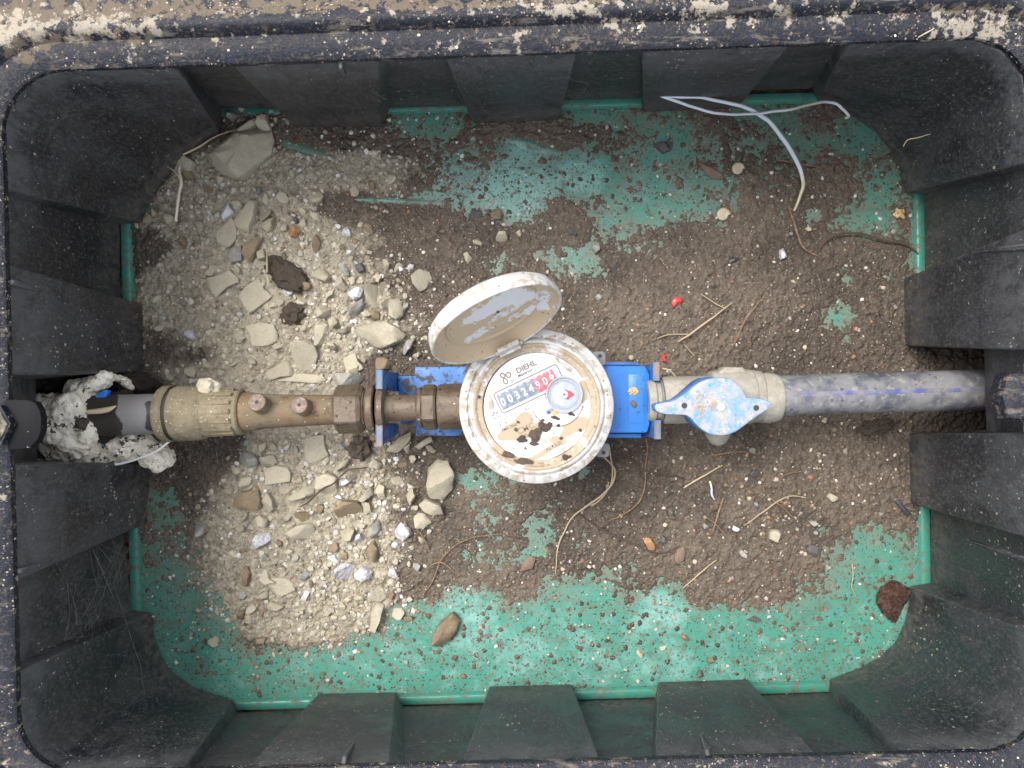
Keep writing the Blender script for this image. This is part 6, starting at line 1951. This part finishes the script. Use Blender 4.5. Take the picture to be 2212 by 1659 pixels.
# dark soil clods lying in the heap
for i, (x, y, a_, b_, c_, rt, lb) in enumerate(((623, 596, 46, 30, .009, -35, 'big dark brown soil clod in the pale gravel heap'), (634, 678, 26, 22, .007, 20, 'smaller dark soil clod below the big one in the gravel heap'),
                                              (780, 968, 24, 24, .010, 0, 'round dark soil clod below the lock ring of the fitting'), (1890, 1000 - 78, 40, 16, .007, 10, 'dark clay lump under the outlet pipe at the right'),
                                              (1945, 985, 0, 0, 0, 0, ''), (250, 1195, 28, 20, .008, 60, 'brown soil clod in the left wall gap'), (268, 1225, 22, 18, .006, 20, 'crumbly brown clod beside the lower left lip of the plate'))):
    if not a_: continue
    g = G(x, y); g.z = max(g.z, -.004)
    s_ = sc(g.z)
    v, f = lump((g.x, g.y, g.z + c_ * .2), a_ * s_, b_ * s_, c_, 40 + i, .42, 4, math.radians(rt), 2.2)
    o = MB().add(v, f).build('soil_clod', M['clod'], sharp=60)
    tag(o, lb, 'soil clod', 'dark soil clods')

# ------------------------------------------------------------ fine gravel and grit: uncountable, one object
gv_, gf_, gc_ = [], [], []
ICO = bmesh.new(); bmesh.ops.create_icosphere(ICO, subdivisions=1, radius=1.0)
iv = np.array([tuple(v.co) for v in ICO.verts]); if_ = [tuple(v.index for v in f.verts) for f in ICO.faces]; ICO.free()
colk = [(.41, .375, .29), (.35, .31, .235), (.47, .44, .36), (.30, .255, .185), (.5, .48, .43)]
colx = [(.30, .25, .18), (.42, .36, .29), (.20, .14, .1), (.5, .46, .42), (.32, .17, .1), (.24, .22, .2), (.62, .58, .52)]


def add_grain(x, y, r_, col_, zl=None):
    g = G(x, y) if zl is None else P(x, y, zl)
    a_ = r_ * sc(g.z)
    th = NP.uniform(0, 6.28); e = NP.uniform(.55, 1.0); fl = NP.uniform(.4, .8)
    q = iv * (1 + NP.uniform(-.28, .22, (len(iv), 1)))
    q = np.round(q * 1.6) / 1.6 * .35 + q * .65
    xx = q[:, 0] * a_; yy = q[:, 1] * a_ * e; zz = q[:, 2] * a_ * fl
    X_ = xx * math.cos(th) - yy * math.sin(th) + g.x; Y_ = xx * math.sin(th) + yy * math.cos(th) + g.y
    n_ = len(gv_)
    gv_.extend(zip(X_.tolist(), Y_.tolist(), (zz + g.z + a_ * fl * .25).tolist()))
    gf_.extend([(a + n_, b + n_, c + n_) for a, b, c in if_])
    k_ = NP.uniform(.82, 1.15)
    gc_.extend([(col_[0] * k_, col_[1] * k_, col_[2] * k_, 1)] * len(iv))


cnt = 0
while cnt < 7000:
    x, y = NP.uniform(290, 960), NP.uniform(250, 1420)
    if 835 < y < 930 and x < 985: continue
    kk_ = field(khaki, x, y)
    if NP.uniform() > min(1, max(0.04, kk_ * 1.1 - .05)): continue
    if x < 640 and NP.uniform() < .6: continue
    r_ = 1.2 + 6.5 * NP.uniform() ** 4.0
    add_grain(x, y, r_, (.62, .62, .62) if NP.uniform() < .05 else colk[NP.randint(len(colk))]); cnt += 1
cnt = 0
while cnt < 7500:
    x, y = NP.uniform(300, 1990), NP.uniform(225, 1510)
    if 810 < y < 930 and 300 < x < 1700: continue
    t_ = field(n_big, x, y)
    if NP.uniform() > .55 + .5 * t_: continue
    r_ = 1.1 + 4.2 * NP.uniform() ** 4
    c_ = colx[NP.randint(len(colx))] if NP.uniform() < .55 else (.15, .12, .09)
    add_grain(x, y, r_, c_); cnt += 1
for (cx_, cy_, sx_, sy_, n_) in ((1690, 1120, 60, 50, 90), (1560, 1000, 200, 60, 110), (1250, 1200, 160, 60, 80), (880, 1010, 60, 50, 60), (560, 250, 40, 20, 60), (390, 400, 60, 60, 80), (900, 300, 90, 40, 60)):
    for k in range(n_):
        add_grain(NP.normal(cx_, sx_), NP.normal(cy_, sy_), 2 + 4 * NP.uniform() ** 2, colx[NP.randint(len(colx))] if cx_ > 860 else colk[NP.randint(5)])
me = bpy.data.meshes.new('gravel'); me.from_pydata(gv_, [], gf_); me.update()
ca = me.color_attributes.new('Col', 'FLOAT_COLOR', 'POINT'); ca.data.foreach_set('color', np.array(gc_, dtype=np.float32).ravel())
o = link_mesh('gravel', me, M['grit'], None, smooth=False)
tag(o, 'fine gravel and grit scattered over the floor of the box', 'gravel', None, 'stuff')

# grit caught on the rim: one object
gv_, gf_, gc_ = [], [], []
for k in range(600):
    i = NP.randint(len(loop)); p, d = loop[i]
    o_ = NP.uniform(.001, .055)
    if p.y < 0 and NP.uniform() < .6: continue
    zz = ZR + float(np.interp(o_, [q[0] for q in prof[1:16]], [q[1] for q in prof[1:16]]))
    q = p + d * o_
    j = loop[(i + 1) % len(loop)][0]; q += (j - p) * NP.uniform()
    x, y = q.x / sc(zz) + CX, CY - q.y / sc(zz)
    add_grain(x, y, 0.9 + 4.0 * NP.uniform() ** 4.5, [(.5, .44, .34), (.62, .58, .5), (.36, .28, .19), (.2, .15, .1), (.6, .5, .3)][NP.randint(5)], zz)
me = bpy.data.meshes.new('rim_grit'); me.from_pydata(gv_, [], gf_); me.update()
ca = me.color_attributes.new('Col', 'FLOAT_COLOR', 'POINT'); ca.data.foreach_set('color', np.array(gc_, dtype=np.float32).ravel())
o = link_mesh('grit', me, M['grit'], None, smooth=False)
tag(o, 'pale grit lying on the rim of the box', 'grit', None, 'stuff')

# ------------------------------------------------------------ roots, stems, twigs
def strand(name, pts, rad, mat, label, cat, group=None, n=6, seg=8, cols=None):
    """pts: (x, y, height above ground or None)"""
    w = []
    for q in pts:
        if len(q) > 3: w.append(P(q[0], q[1], q[2]))
        else: w.append(G(q[0], q[1], q[2] if len(q) > 2 else .001))
    cp = catmull(w, n)
    rr = list(np.interp(np.linspace(0, 1, len(cp)), np.linspace(0, 1, len(rad)), rad)) if hasattr(rad, '__len__') else [rad] * len(cp)
    cp = [p + Vector((mnoise.noise(p * 90 + Vector((k_, 0, 0))) for k_ in (0, 9, 21))) * .0006 for p in cp]
    if name in ('twig', 'root'): rr = [q * .72 for q in rr]
    v, f = tube(cp, rr, seg)
    me = mesh_from(v, f)
    if cols is not None:
        arr = []
        for i in range(len(cp)):
            t = i / (len(cp) - 1)
            c_ = [float(np.interp(t, [a[0] for a in cols], [a[1][k] for a in cols])) for k in range(3)]
            arr += [(*c_, 1)] * seg
        ca = me.color_attributes.new('Col', 'FLOAT_COLOR', 'POINT'); ca.data.foreach_set('color', np.array(arr, dtype=np.float32).ravel())
    o = link_mesh(name, me, M[mat])
    tag(o, label, cat, group)
    return o


WH, YE = (.66, .72, .78), (.55, .50, .34)
strand('sprout', [(1425, 205, .060, 1), (1470, 209, .056, 1), (1530, 213, .050, 1), (1590, 226, .044, 1), (1635, 243, .038, 1), (1672, 275, .030, 1), (1705, 320, .022, 1), (1726, 360, .014, 1), (1735, 395, .010, 1), (1728, 425, .006, 1), (1716, 455, .003, 1)],
       [.0013, .0012, .0014, .0016, .0017, .0016, .0014, .0010], 'sprout', 'long white sprout bending down from the top rib to the soil, yellowing at its tip', 'sprout', 'pale sprouts at the upper right', cols=[(0, WH), (.72, WH), (.8, YE), (1, (.45, .42, .28))])
strand('sprout', [(1425, 206, .059, 1), (1460, 218, .056, 1), (1510, 236, .050, 1), (1560, 246, .046, 1), (1610, 247, .042, 1), (1660, 242, .041, 1), (1710, 235, .042, 1), (1765, 222, .040, 1), (1800, 222, .036, 1), (1820, 236, .034, 1), (1834, 250, .032, 1), (1826, 256, .032, 1)],
       [.0012, .0011, .0010, .0011, .0012, .0010], 'sprout', 'thinner white sprout crossing to the upper right corner, ending in a green tip', 'sprout', 'pale sprouts at the upper right', cols=[(0, WH), (.5, (.55, .58, .6)), (.6, (.5, .46, .36)), (.7, WH), (.93, WH), (1, (.55, .6, .25))])
strand('root', [(1704, 445, .002), (1712, 470, .003), (1722, 502, .004), (1732, 528, .003), (1746, 543, .002), (1772, 556, .001)], [.0007, .0012, .0013, .0012, .0007], 'root', 'brown root running on from the end of the long sprout', 'root', 'roots on the floor')
strand('root', [(1768, 560, .002), (1772, 535, .004), (1795, 512, .006), (1830, 503, .006), (1870, 508, .005), (1910, 520, .004), (1950, 526, .003), (1975, 540, .003), (1993, 565, .002)], [.0008, .0012, .0013, .0012, .0010, .0009], 'dark_root', 'wavy dark root running to the right lip of the plate', 'root', 'roots on the floor')
strand('root', [(1800, 510, .004), (1802, 530, .003), (1795, 555, .002), (1782, 575, .001)], [.0009, .0006], 'dark_root', 'short dark root branch hanging under the wavy dark root', 'root', 'roots on the floor')
strand('twig', [(1678, 345, .004), (1712, 350, .006), (1745, 356, .005), (1776, 362, .002)], [.0008, .0012, .0009], 'root', 'short brown twig under the long white sprout', 'twig', 'twigs on the floor')
strand('root', [(1303, 985, .012), (1318, 1000, .010), (1328, 1020, .007), (1322, 1045, .004), (1300, 1070, .004), (1265, 1095, .004), (1235, 1120, .003), (1218, 1150, .003), (1205, 1185, .002), (1200, 1240, .001)],
       [.0009, .0010, .0013, .0014, .0010, .0009, .0010, .0005], 'straw', 'long curved pale root hanging from the meter down to the green plate', 'root', 'roots on the floor')
strand('root', [(1315, 960, .010), (1322, 1010, .006), (1318, 1050, .003), (1290, 1085, .002), (1262, 1094, .002)], [.0007, .0008, .0005], 'straw', 'thin pale root running alongside the long curved one', 'root', 'roots on the floor')
strand('root', [(1240, 1105, .003), (1270, 1125, .003), (1320, 1155, .003), (1370, 1175, .003), (1405, 1192, .003), (1450, 1193, .002)], [.0009, .0011, .0008], 'dark_root', 'dark root slanting down right from the long curved root', 'root', 'roots on the floor')
strand('root', [(1395, 945, .004), (1398, 975, .004), (1394, 1010, .003), (1392, 1060, .002), (1370, 1095, .003), (1335, 1118, .002), (1318, 1122, .001)], [.0007, .0008, .0009, .0006], 'root', 'thin brown root falling from the outlet valve and bending left', 'root', 'roots on the floor')
strand('root', [(1340, 975, .006), (1362, 995, .006), (1390, 1015, .005), (1430, 1024, .004), (1480, 1034, .003)], [.0010, .0012, .0006], 'dark_root', 'dark root under the right side of the meter', 'root', 'roots on the floor')
strand('twig', [(1476, 1054, .002), (1510, 1034, .004), (1560, 1005, .003)], [.0007, .0010, .0006], 'straw', 'straight straw twig in the soil below the drain nib', 'twig', 'twigs on the floor')
strand('twig', [(1465, 738, .003), (1490, 722, .005), (1530, 693, .006), (1582, 654, .003)], [.0006, .0011, .0010, .0005], 'straw', 'pale branched straw above the outlet valve', 'twig', 'twigs on the floor')
strand('twig', [(1420, 732, .002), (1450, 722, .003), (1485, 722, .003)], [.0005, .0008], 'straw', 'thin straw touching the lower end of the pale branched straw', 'twig', 'twigs on the floor')
strand('twig', [(1478, 745, .004), (1500, 770, .003)], [.0005, .0005], 'straw', 'tiny straw chip under the pale branched straw', 'twig', 'twigs on the floor')
strand('twig', [(1515, 636, .002), (1545, 655, .003), (1568, 668, .002)], [.0005, .0006, .0004], 'straw', 'thin straw crossing above the pale branched straw', 'twig', 'twigs on the floor')
strand('root', [(1585, 745, .002), (1605, 700, .004), (1625, 670, .004), (1650, 640, .002)], [.0005, .0008, .0005], 'root', 'thin brown root to the right of the pale branched straw', 'root', 'roots on the floor')
strand('root', [(1634, 515, .002), (1648, 535, .003), (1656, 565, .003), (1660, 590, .001)], [.0006, .0009, .0005], 'dark_root', 'short dark root in the upper right soil', 'root', 'roots on the floor')
strand('sprout', [(390, 358, .012), (388, 372, .011), (392, 395, .010), (388, 415, .009), (384, 435, .008), (380, 478, .006)], [.0006, .0011, .0016, .0012, .0013, .0012], 'sprout', 'cream jointed stem standing out over the upper left heap', 'sprout', 'cream stems at the upper left', cols=[(0, (.5, .42, .33)), (.4, (.62, .55, .42)), (1, (.72, .66, .52))])
strand('sprout', [(340, 350, .014), (362, 360, .013), (378, 372, .012), (392, 392, .010)], [.0004, .0007, .0008], 'sprout', 'thin brown side shoot joining the cream jointed stem', 'sprout', 'cream stems at the upper left', cols=[(0, (.25, .18, .12)), (1, (.5, .42, .33))])
strand('twig', [(395, 333, .010), (415, 326, .010), (435, 314, .008), (470, 292, .007), (520, 278, .008)], [.0011, .0012, .0008, .0005], 'straw', 'tan rootlet left of the largest rock', 'twig', 'twigs on the floor')
strand('twig', [(577, 588, .008), (577, 572, .009), (576, 545, .008)], [.0011, .0010, .0005], 'straw', 'small pale stick in the heap beside the ochre brown stone', 'twig', 'twigs on the floor')
strand('twig', [(580, 612, .008), (578, 595, .008)], [.0012, .0012], 'straw', 'stub of pale stick next to the big soil clod', 'twig', 'twigs on the floor')
strand('root', [(735, 1030, .010), (720, 1045, .008), (695, 1058, .007), (665, 1085, .006), (650, 1095, .004)], [.0007, .0012, .0011, .0007], 'dark_root', 'dark root lying across the lower gravel heap', 'root', 'roots on the floor')
strand('root', [(735, 1030, .010), (752, 1015, .009), (780, 1012, .008), (795, 1008, .005)], [.0010, .0010, .0005], 'dark_root', 'dark root end below the hexagonal nut', 'root', 'roots on the floor')
strand('root', [(900, 1140, .002), (912, 1158, .004), (920, 1170, .004), (926, 1184, .002)], [.0005, .0009, .0006], 'root', 'short reddish root right of the lower heap', 'root', 'roots on the floor')
strand('root', [(1130, 1160, .002), (1090, 1155, .004), (1040, 1158, .004), (1000, 1170, .003), (970, 1190, .003), (950, 1215, .003), (940, 1245, .002), (925, 1270, .002), (907, 1295, .001)], [.0004, .0007, .0008, .0009, .0006], 'root', 'long thin curved root on the soil below the meter', 'root', 'roots on the floor')
strand('root', [(930, 1222, .002), (950, 1215, .003), (965, 1222, .003), (980, 1236, .002)], [.0006, .0008, .0005], 'root', 'short root crossing the long thin curved root', 'root', 'roots on the floor')
strand('twig', [(1607, 1135, .002), (1640, 1112, .004), (1680, 1082, .005), (1710, 1072, .004), (1742, 1075, .002)], [.0005, .0009, .0009, .0005], 'straw', 'bent pale straw above the round olive pebble', 'twig', 'twigs on the floor')
strand('twig', [(1645, 1052, .002), (1668, 1078, .005), (1690, 1095, .004), (1712, 1118, .002)], [.0005, .0009, .0006], 'root', 'brown twig crossing the bent pale straw', 'twig', 'twigs on the floor')
strand('twig', [(1540, 1148, .002), (1552, 1110, .004), (1562, 1075, .002)], [.0006, .0010, .0006], 'root', 'upright brown twig left of the bent pale straw', 'twig', 'twigs on the floor')
strand('twig', [(1528, 1118, .002), (1548, 1135, .004), (1570, 1160, .002)], [.0005, .0008, .0006], 'root', 'brown twig crossing the upright brown twig', 'twig', 'twigs on the floor')
strand('sprout', [(1534, 1040, .003), (1538, 1055, .005), (1538, 1070, .004), (1543, 1080, .002)], [.0009, .0008, .0009, .0006], 'sprout', 'tiny white seedling with a yellow green head below the valve', 'sprout', None, cols=[(0, (.6, .62, .1)), (.25, (.6, .62, .5)), (.4, (.6, .65, .8)), (1, (.5, .52, .6))])
strand('twig', [(1685, 1032, .002), (1705, 1022, .004), (1730, 1019, .002)], [.0004, .0008, .0005], 'root', 'thin brown twig right of the seedling', 'twig', 'twigs on the floor')
strand('twig', [(1476, 1270, .001), (1510, 1240, .003), (1548, 1210, .001)], [.0004, .0006, .0004], 'straw', 'hair thin straw in the lower right soil', 'twig', 'twigs on the floor')
strand('twig', [(1840, 1218, .001), (1843, 1245, .003), (1840, 1268, .003), (1848, 1288, .001)], [.0006, .0006, .0006], 'straw', 'small bent straw near the lower right corner of the soil', 'twig', 'twigs on the floor')
strand('twig', [(1530, 985, .010), (1560, 980, .012), (1600, 976, .010), (1642, 982, .006)], [.0006, .0010, .0009, .0004], 'root', 'brown twig lying just under the handle and valve', 'twig', 'twigs on the floor')
strand('root', [(1430, 796, .050, 1), (1442, 799, .050, 1), (1452, 806, .048, 1), (1460, 815, .046, 1)], [.0009, .0009, .0008], 'straw', 'thin pale wire end curling from the bracket fork', 'wire')
strand('twig', [(1950, 316, .075, 1), (1962, 302, .078, 1), (1985, 297, .080, 1), (2010, 290, .082, 1)], [.0003, .0005, .0003], 'straw', 'pale straw stuck to the upper right corner of the wall', 'twig', 'straws on the wall')
strand('twig', [(1576, 1514, .055, 1), (1565, 1530, .062, 1), (1558, 1540, .066, 1), (1562, 1562, .075, 1), (1575, 1585, .088, 1), (1598, 1608, .10, 1)], [.0004, .0007, .0006, .0004], 'straw', 'bent tan straw lying on the third bottom rib', 'twig', 'straws on the wall')
strand('twig', [(181, 1393, .10, 1), (172, 1440, .11, 1), (150, 1500, .125, 1), (128, 1565, .14, 1)], [.0003, .0005, .0003], 'straw', 'long pale straw on the lower left corner of the wall', 'twig', 'straws on the wall')
strand('twig', [(125, 1580, .145, 1), (133, 1610, .15, 1), (135, 1655, .16, 1)], [.0003, .0005, .0003], 'straw', 'pale straw just below the long one in the lower left corner', 'twig', 'straws on the wall')
strand('twig', [(2038, 1654, .1905, 1), (2060, 1665, .192, 1), (2075, 1680, .194, 1)], [.0004, .0008, .0005], 'straw', 'pale twig on the bottom rim at the right', 'twig', 'straws on the wall')
strand('twig', [(1982, 82, .190, 1), (2000, 72, .192, 1), (2020, 60, .194, 1)], [.0003, .0006, .0004], 'straw', 'pale straw on the top rim near the right corner', 'twig', 'straws on the wall')

# ------------------------------------------------------------ snail shells, leaves, flakes, cobweb, spider
def spiral(x, y, r_, lb, mat='snail', hole=True):
    g = G(x, y, .0015); s_ = sc(g.z)
    mb = MB()
    pts, rad = [], []
    for k in range(64):
        t = k / 63; a_ = t * 4.6 * math.pi
        rr = r_ * s_ * (1 - t) ** 0.9 * .72 + r_ * s_ * .04
        pts.append(g + Vector((rr * math.cos(a_), rr * math.sin(a_), .0008 + t * r_ * s_ * .35))); rad.append(r_ * s_ * (.34 * (1 - t) + .06))
    v, f = tube(pts, rad, 14); mb.add(v, f)
    v, f = lump(g + Vector((0, 0, .0006)), r_ * s_ * .86, r_ * s_ * .8, r_ * s_ * .42, int(x), .06, 3); mb.add(v, f)
    o = mb.build('snail_shell', M[mat], sharp=60)
    tag(o, lb, 'snail shell', 'snail shells')
spiral(1593, 366, 14, 'flat cream snail shell right of the dead pointed leaf, in the upper right soil')
spiral(1561, 465, 15, 'greyish glassy snail shell in the soil, below the cream one')
spiral(1436, 1110 + 24, 5, 'tiny white ring-like snail shell in the soil below the meter')


def leaf(pts, lb, mat='leaf', h_=.0012, name='dead_leaf', cat='leaf', grp='dead leaves'):
    cx_ = sum(p[0] for p in pts) / len(pts); cy_ = sum(p[1] for p in pts) / len(pts)
    g = G(cx_, cy_, .001); w = [P(x, y, g.z) for x, y in pts]; n = len(w)
    c_ = P(cx_, cy_, g.z)
    vs, fs = [], []
    m_ = 7
    for q in range(m_ + 1):
        k_ = 1 - q / m_
        for p in w:
            r_ = c_ + (p - c_) * k_
            vs.append(Vector((r_.x, r_.y, g.z + h_ * (1 - k_ * k_) + (.0055 if mat == 'wet_leaf' else .0011) * abs(mnoise.noise(r_ * 130)))))
    for q in range(m_):
        for k in range(n): fs.append((q * n + k, q * n + (k + 1) % n, (q + 1) * n + (k + 1) % n, (q + 1) * n + k))
    me = mesh_from(vs, fs)
    o = link_mesh(name, me, M[mat])
    md_ = o.modifiers.new('t', 'SOLIDIFY'); md_.thickness = .0005
    tag(o, lb, cat, grp)
    return o


leaf([(1505, 348), (1512, 350), (1540, 362), (1560, 375), (1566, 386), (1552, 388), (1535, 385), (1518, 366)], 'dead grey brown pointed leaf in the upper right soil')
leaf([(1458, 1200), (1466, 1184), (1478, 1179), (1480, 1195), (1476, 1212), (1464, 1220), (1457, 1212)], 'small dead oval leaf in the soil below the outlet valve')
leaf([(1125, 1225), (1140, 1198), (1158, 1205), (1150, 1228), (1125, 1235)], 'brown leaf scrap in the soil below the meter')
WL = [(1890, 1300), (1896, 1275), (1912, 1258), (1930, 1253), (1948, 1262), (1965, 1270), (1982, 1262), (1978, 1275), (1962, 1285), (1955, 1300), (1945, 1320), (1936, 1342), (1922, 1340), (1905, 1325)]
leaf(catmull([(x, y, 0) for x, y in WL], 3) and [(p.x, p.y) for p in catmull([(x, y, 0) for x, y in WL], 3)], 'shiny wet rotting leaf folded in the lower right corner', 'wet_leaf', .005, 'rotting_leaf', 'leaf', None)
for i, (pts, lb, mt) in enumerate((([(1450, 655), (1456, 643), (1470, 642), (1474, 651), (1462, 656), (1455, 664)], 'bright red plastic scrap in the soil above the outlet valve', 'red_plastic'),
                                   ([(1428, 765), (1434, 765), (1436, 775), (1440, 783), (1432, 780)], 'small curled red plastic scrap next to the bracket', 'red_plastic'),
                                   ([(1928, 1078), (1936, 1074), (1966, 1108), (1958, 1116)], 'dark grey flat plastic flake at the right end of the soil', 'dark_flake'),
                                   ([(1573, 562), (1590, 556), (1592, 562), (1575, 570)], 'dark blue grey flake in the upper right soil', 'dark_flake'))):
    leaf(pts, lb, mt, .0015, 'plastic_scrap', 'scrap', 'plastic scraps in the soil')
v, f = lump(G(1942, 462, .002), .0042, .0042, .003, 91, .5)
o = MB().add(v, f).build('sand_clump', M['gold']); tag(o, 'orange sand clump in the soil near the right wall', 'sand clump', 'sand clumps')
v, f = lump(Q6(260, 525, ZC + .0008), .0036, .0027, .0016, 92, .5, 3)
o = MB().add(v, f).build('sand_clump', M['gold']); tag(o, 'golden sand clump lying on the blue bracket cover', 'sand clump', 'sand clumps')
v, f = lump(Q6(262, 665, ZC + .0006), .0031, .0022, .0010, 93, .35, 3, -.9)
o = MB().add(v, f).build('mud_chip', M['stone_dark']); tag(o, 'flat grey mud chip lying on the blue bracket cover', 'mud chip')

# cobweb across the lower left ribs
wb = MB()
anch = [(190, 1163, .08), (205, 1170, .07), (310, 1128, .02), (283, 1175, .03), (85, 1275, .12), (117, 1425, .13), (140, 1385, .12), (305, 1480, .06), (300, 1440, .06), (265, 1330, .04), (325, 1040, .01),
        (250, 1340, .05), (270, 1240, .03), (245, 1170, .05), (315, 1530, .07), (165, 1350, .11)]
core = [(155, 1290, .10), (170, 1330, .10), (210, 1270, .085), (240, 1215, .07), (238, 1300, .075), (262, 1260, .06), (255, 1330, .07), (180, 1375, .10), (215, 1330, .09), (265, 1200, .055), (145, 1260, .11), (225, 1240, .08)]
pt3 = [P(*a) for a in anch]; pc3 = [P(*a) for a in core]
rw = random.Random(5)
def thread(a_, b_, r_, sag=.0015):
    m_ = (a_ + b_) / 2 + Vector((rw.uniform(-1, 1), rw.uniform(-1, 1), -1)) * sag
    v, f = tube(catmull([a_, m_, b_], 4), r_, 4, cap=False); wb.add(v, f)
for c_ in pc3:
    for a_ in sorted(pt3, key=lambda q: (q - c_).length)[:3]: thread(a_, c_, rw.choice((.00006, .00008)))
for k in range(70):
    a_ = rw.choice(pc3); b_ = min((q for q in pc3 if q is not a_), key=lambda q: (q - a_).length * rw.uniform(.5, 2.2))
    t_, u_ = rw.random(), rw.random(); c_ = rw.choice(pc3 + pt3)
    p1 = a_.lerp(b_, t_); p2 = a_.lerp(c_, u_ * .6)
    thread(p1 + Vector((rw.gauss(0, .004), rw.gauss(0, .004), rw.gauss(0, .002))), p2 + Vector((rw.gauss(0, .005), rw.gauss(0, .005), rw.gauss(0, .002))), .00005, .002)
for (a_, b_) in (((283, 1175, .03), (245, 1260, .06)), ((245, 1260, .06), (290, 1400, .055)), ((290, 1400, .055), (308, 1475, .058)), ((308, 1475, .058), (315, 1545, .06)), ((325, 1030, .012), (308, 1128, .016)), ((308, 1128, .016), (283, 1175, .03)), ((190, 1163, .08), (245, 1290, .075))):
    thread(P(*a_), P(*b_), .00011)
o = wb.build('cobweb', M['web'], smooth=False); tag(o, 'grey cobweb stretched between the lower left rib and the corner', 'cobweb', None, 'stuff')
for (pts, lb) in (([(2204, 1392, .16), (2190, 1415, .15), (2145, 1480, .13), (2135, 1500, .13), (2085, 1560, .12), (2062, 1615, .125)], 'single pale spider thread crossing the lower right corner'),
                  ([(735, 128, .17), (768, 160, .14), (800, 195, .12), (835, 215, .11)], 'single spider thread beside the first top rib'),
                  ([(970, 125, .17), (985, 190, .11), (1010, 245, .05), (1025, 262, .02)], 'spider thread along the left edge of the middle top rib'),
                  ([(1240, 120, .17), (1232, 170, .12), (1270, 185, .10), (1216, 235, .04)], 'spider thread at the right edge of the middle top rib')):
    v, f = tube(catmull([P(*a) for a in pts], 5), .00010, 4)
    o = MB().add(v, f).build('spider_thread', M['web']); tag(o, lb, 'spider thread', 'single spider threads')
sp = P(201, 1535, .108)
dv = empty('dead_spider', sp, 'small dead brown spider on the lower left corner of the wall', 'spider')
v, f = lump(sp + Vector((0, .001, .001)), .0013, .0017, .0012, 3, .2, 2); MB().add(v, f).build('abdomen', M['leaf'], dv)
v, f = lump(sp + Vector((0, -.001, .001)), .0009, .001, .0009, 4, .2, 2); MB().add(v, f).build('head', M['leaf'], dv)
for k in range(8):
    a_ = math.radians((20, 55, 100, 140, 200, 245, 300, 330)[k]); L_ = (.005, .0065, .005, .0075, .0055, .0075, .008, .0065)[k]
    d = Vector((math.cos(a_), math.sin(a_), 0))
    v, f = tube([sp + Vector((0, 0, .001)), sp + d * L_ * .5 + UZ * .0028, sp + d * L_ + UZ * .0002], .0002, 5)
    MB().add(v, f).build('leg', M['leaf'], dv)
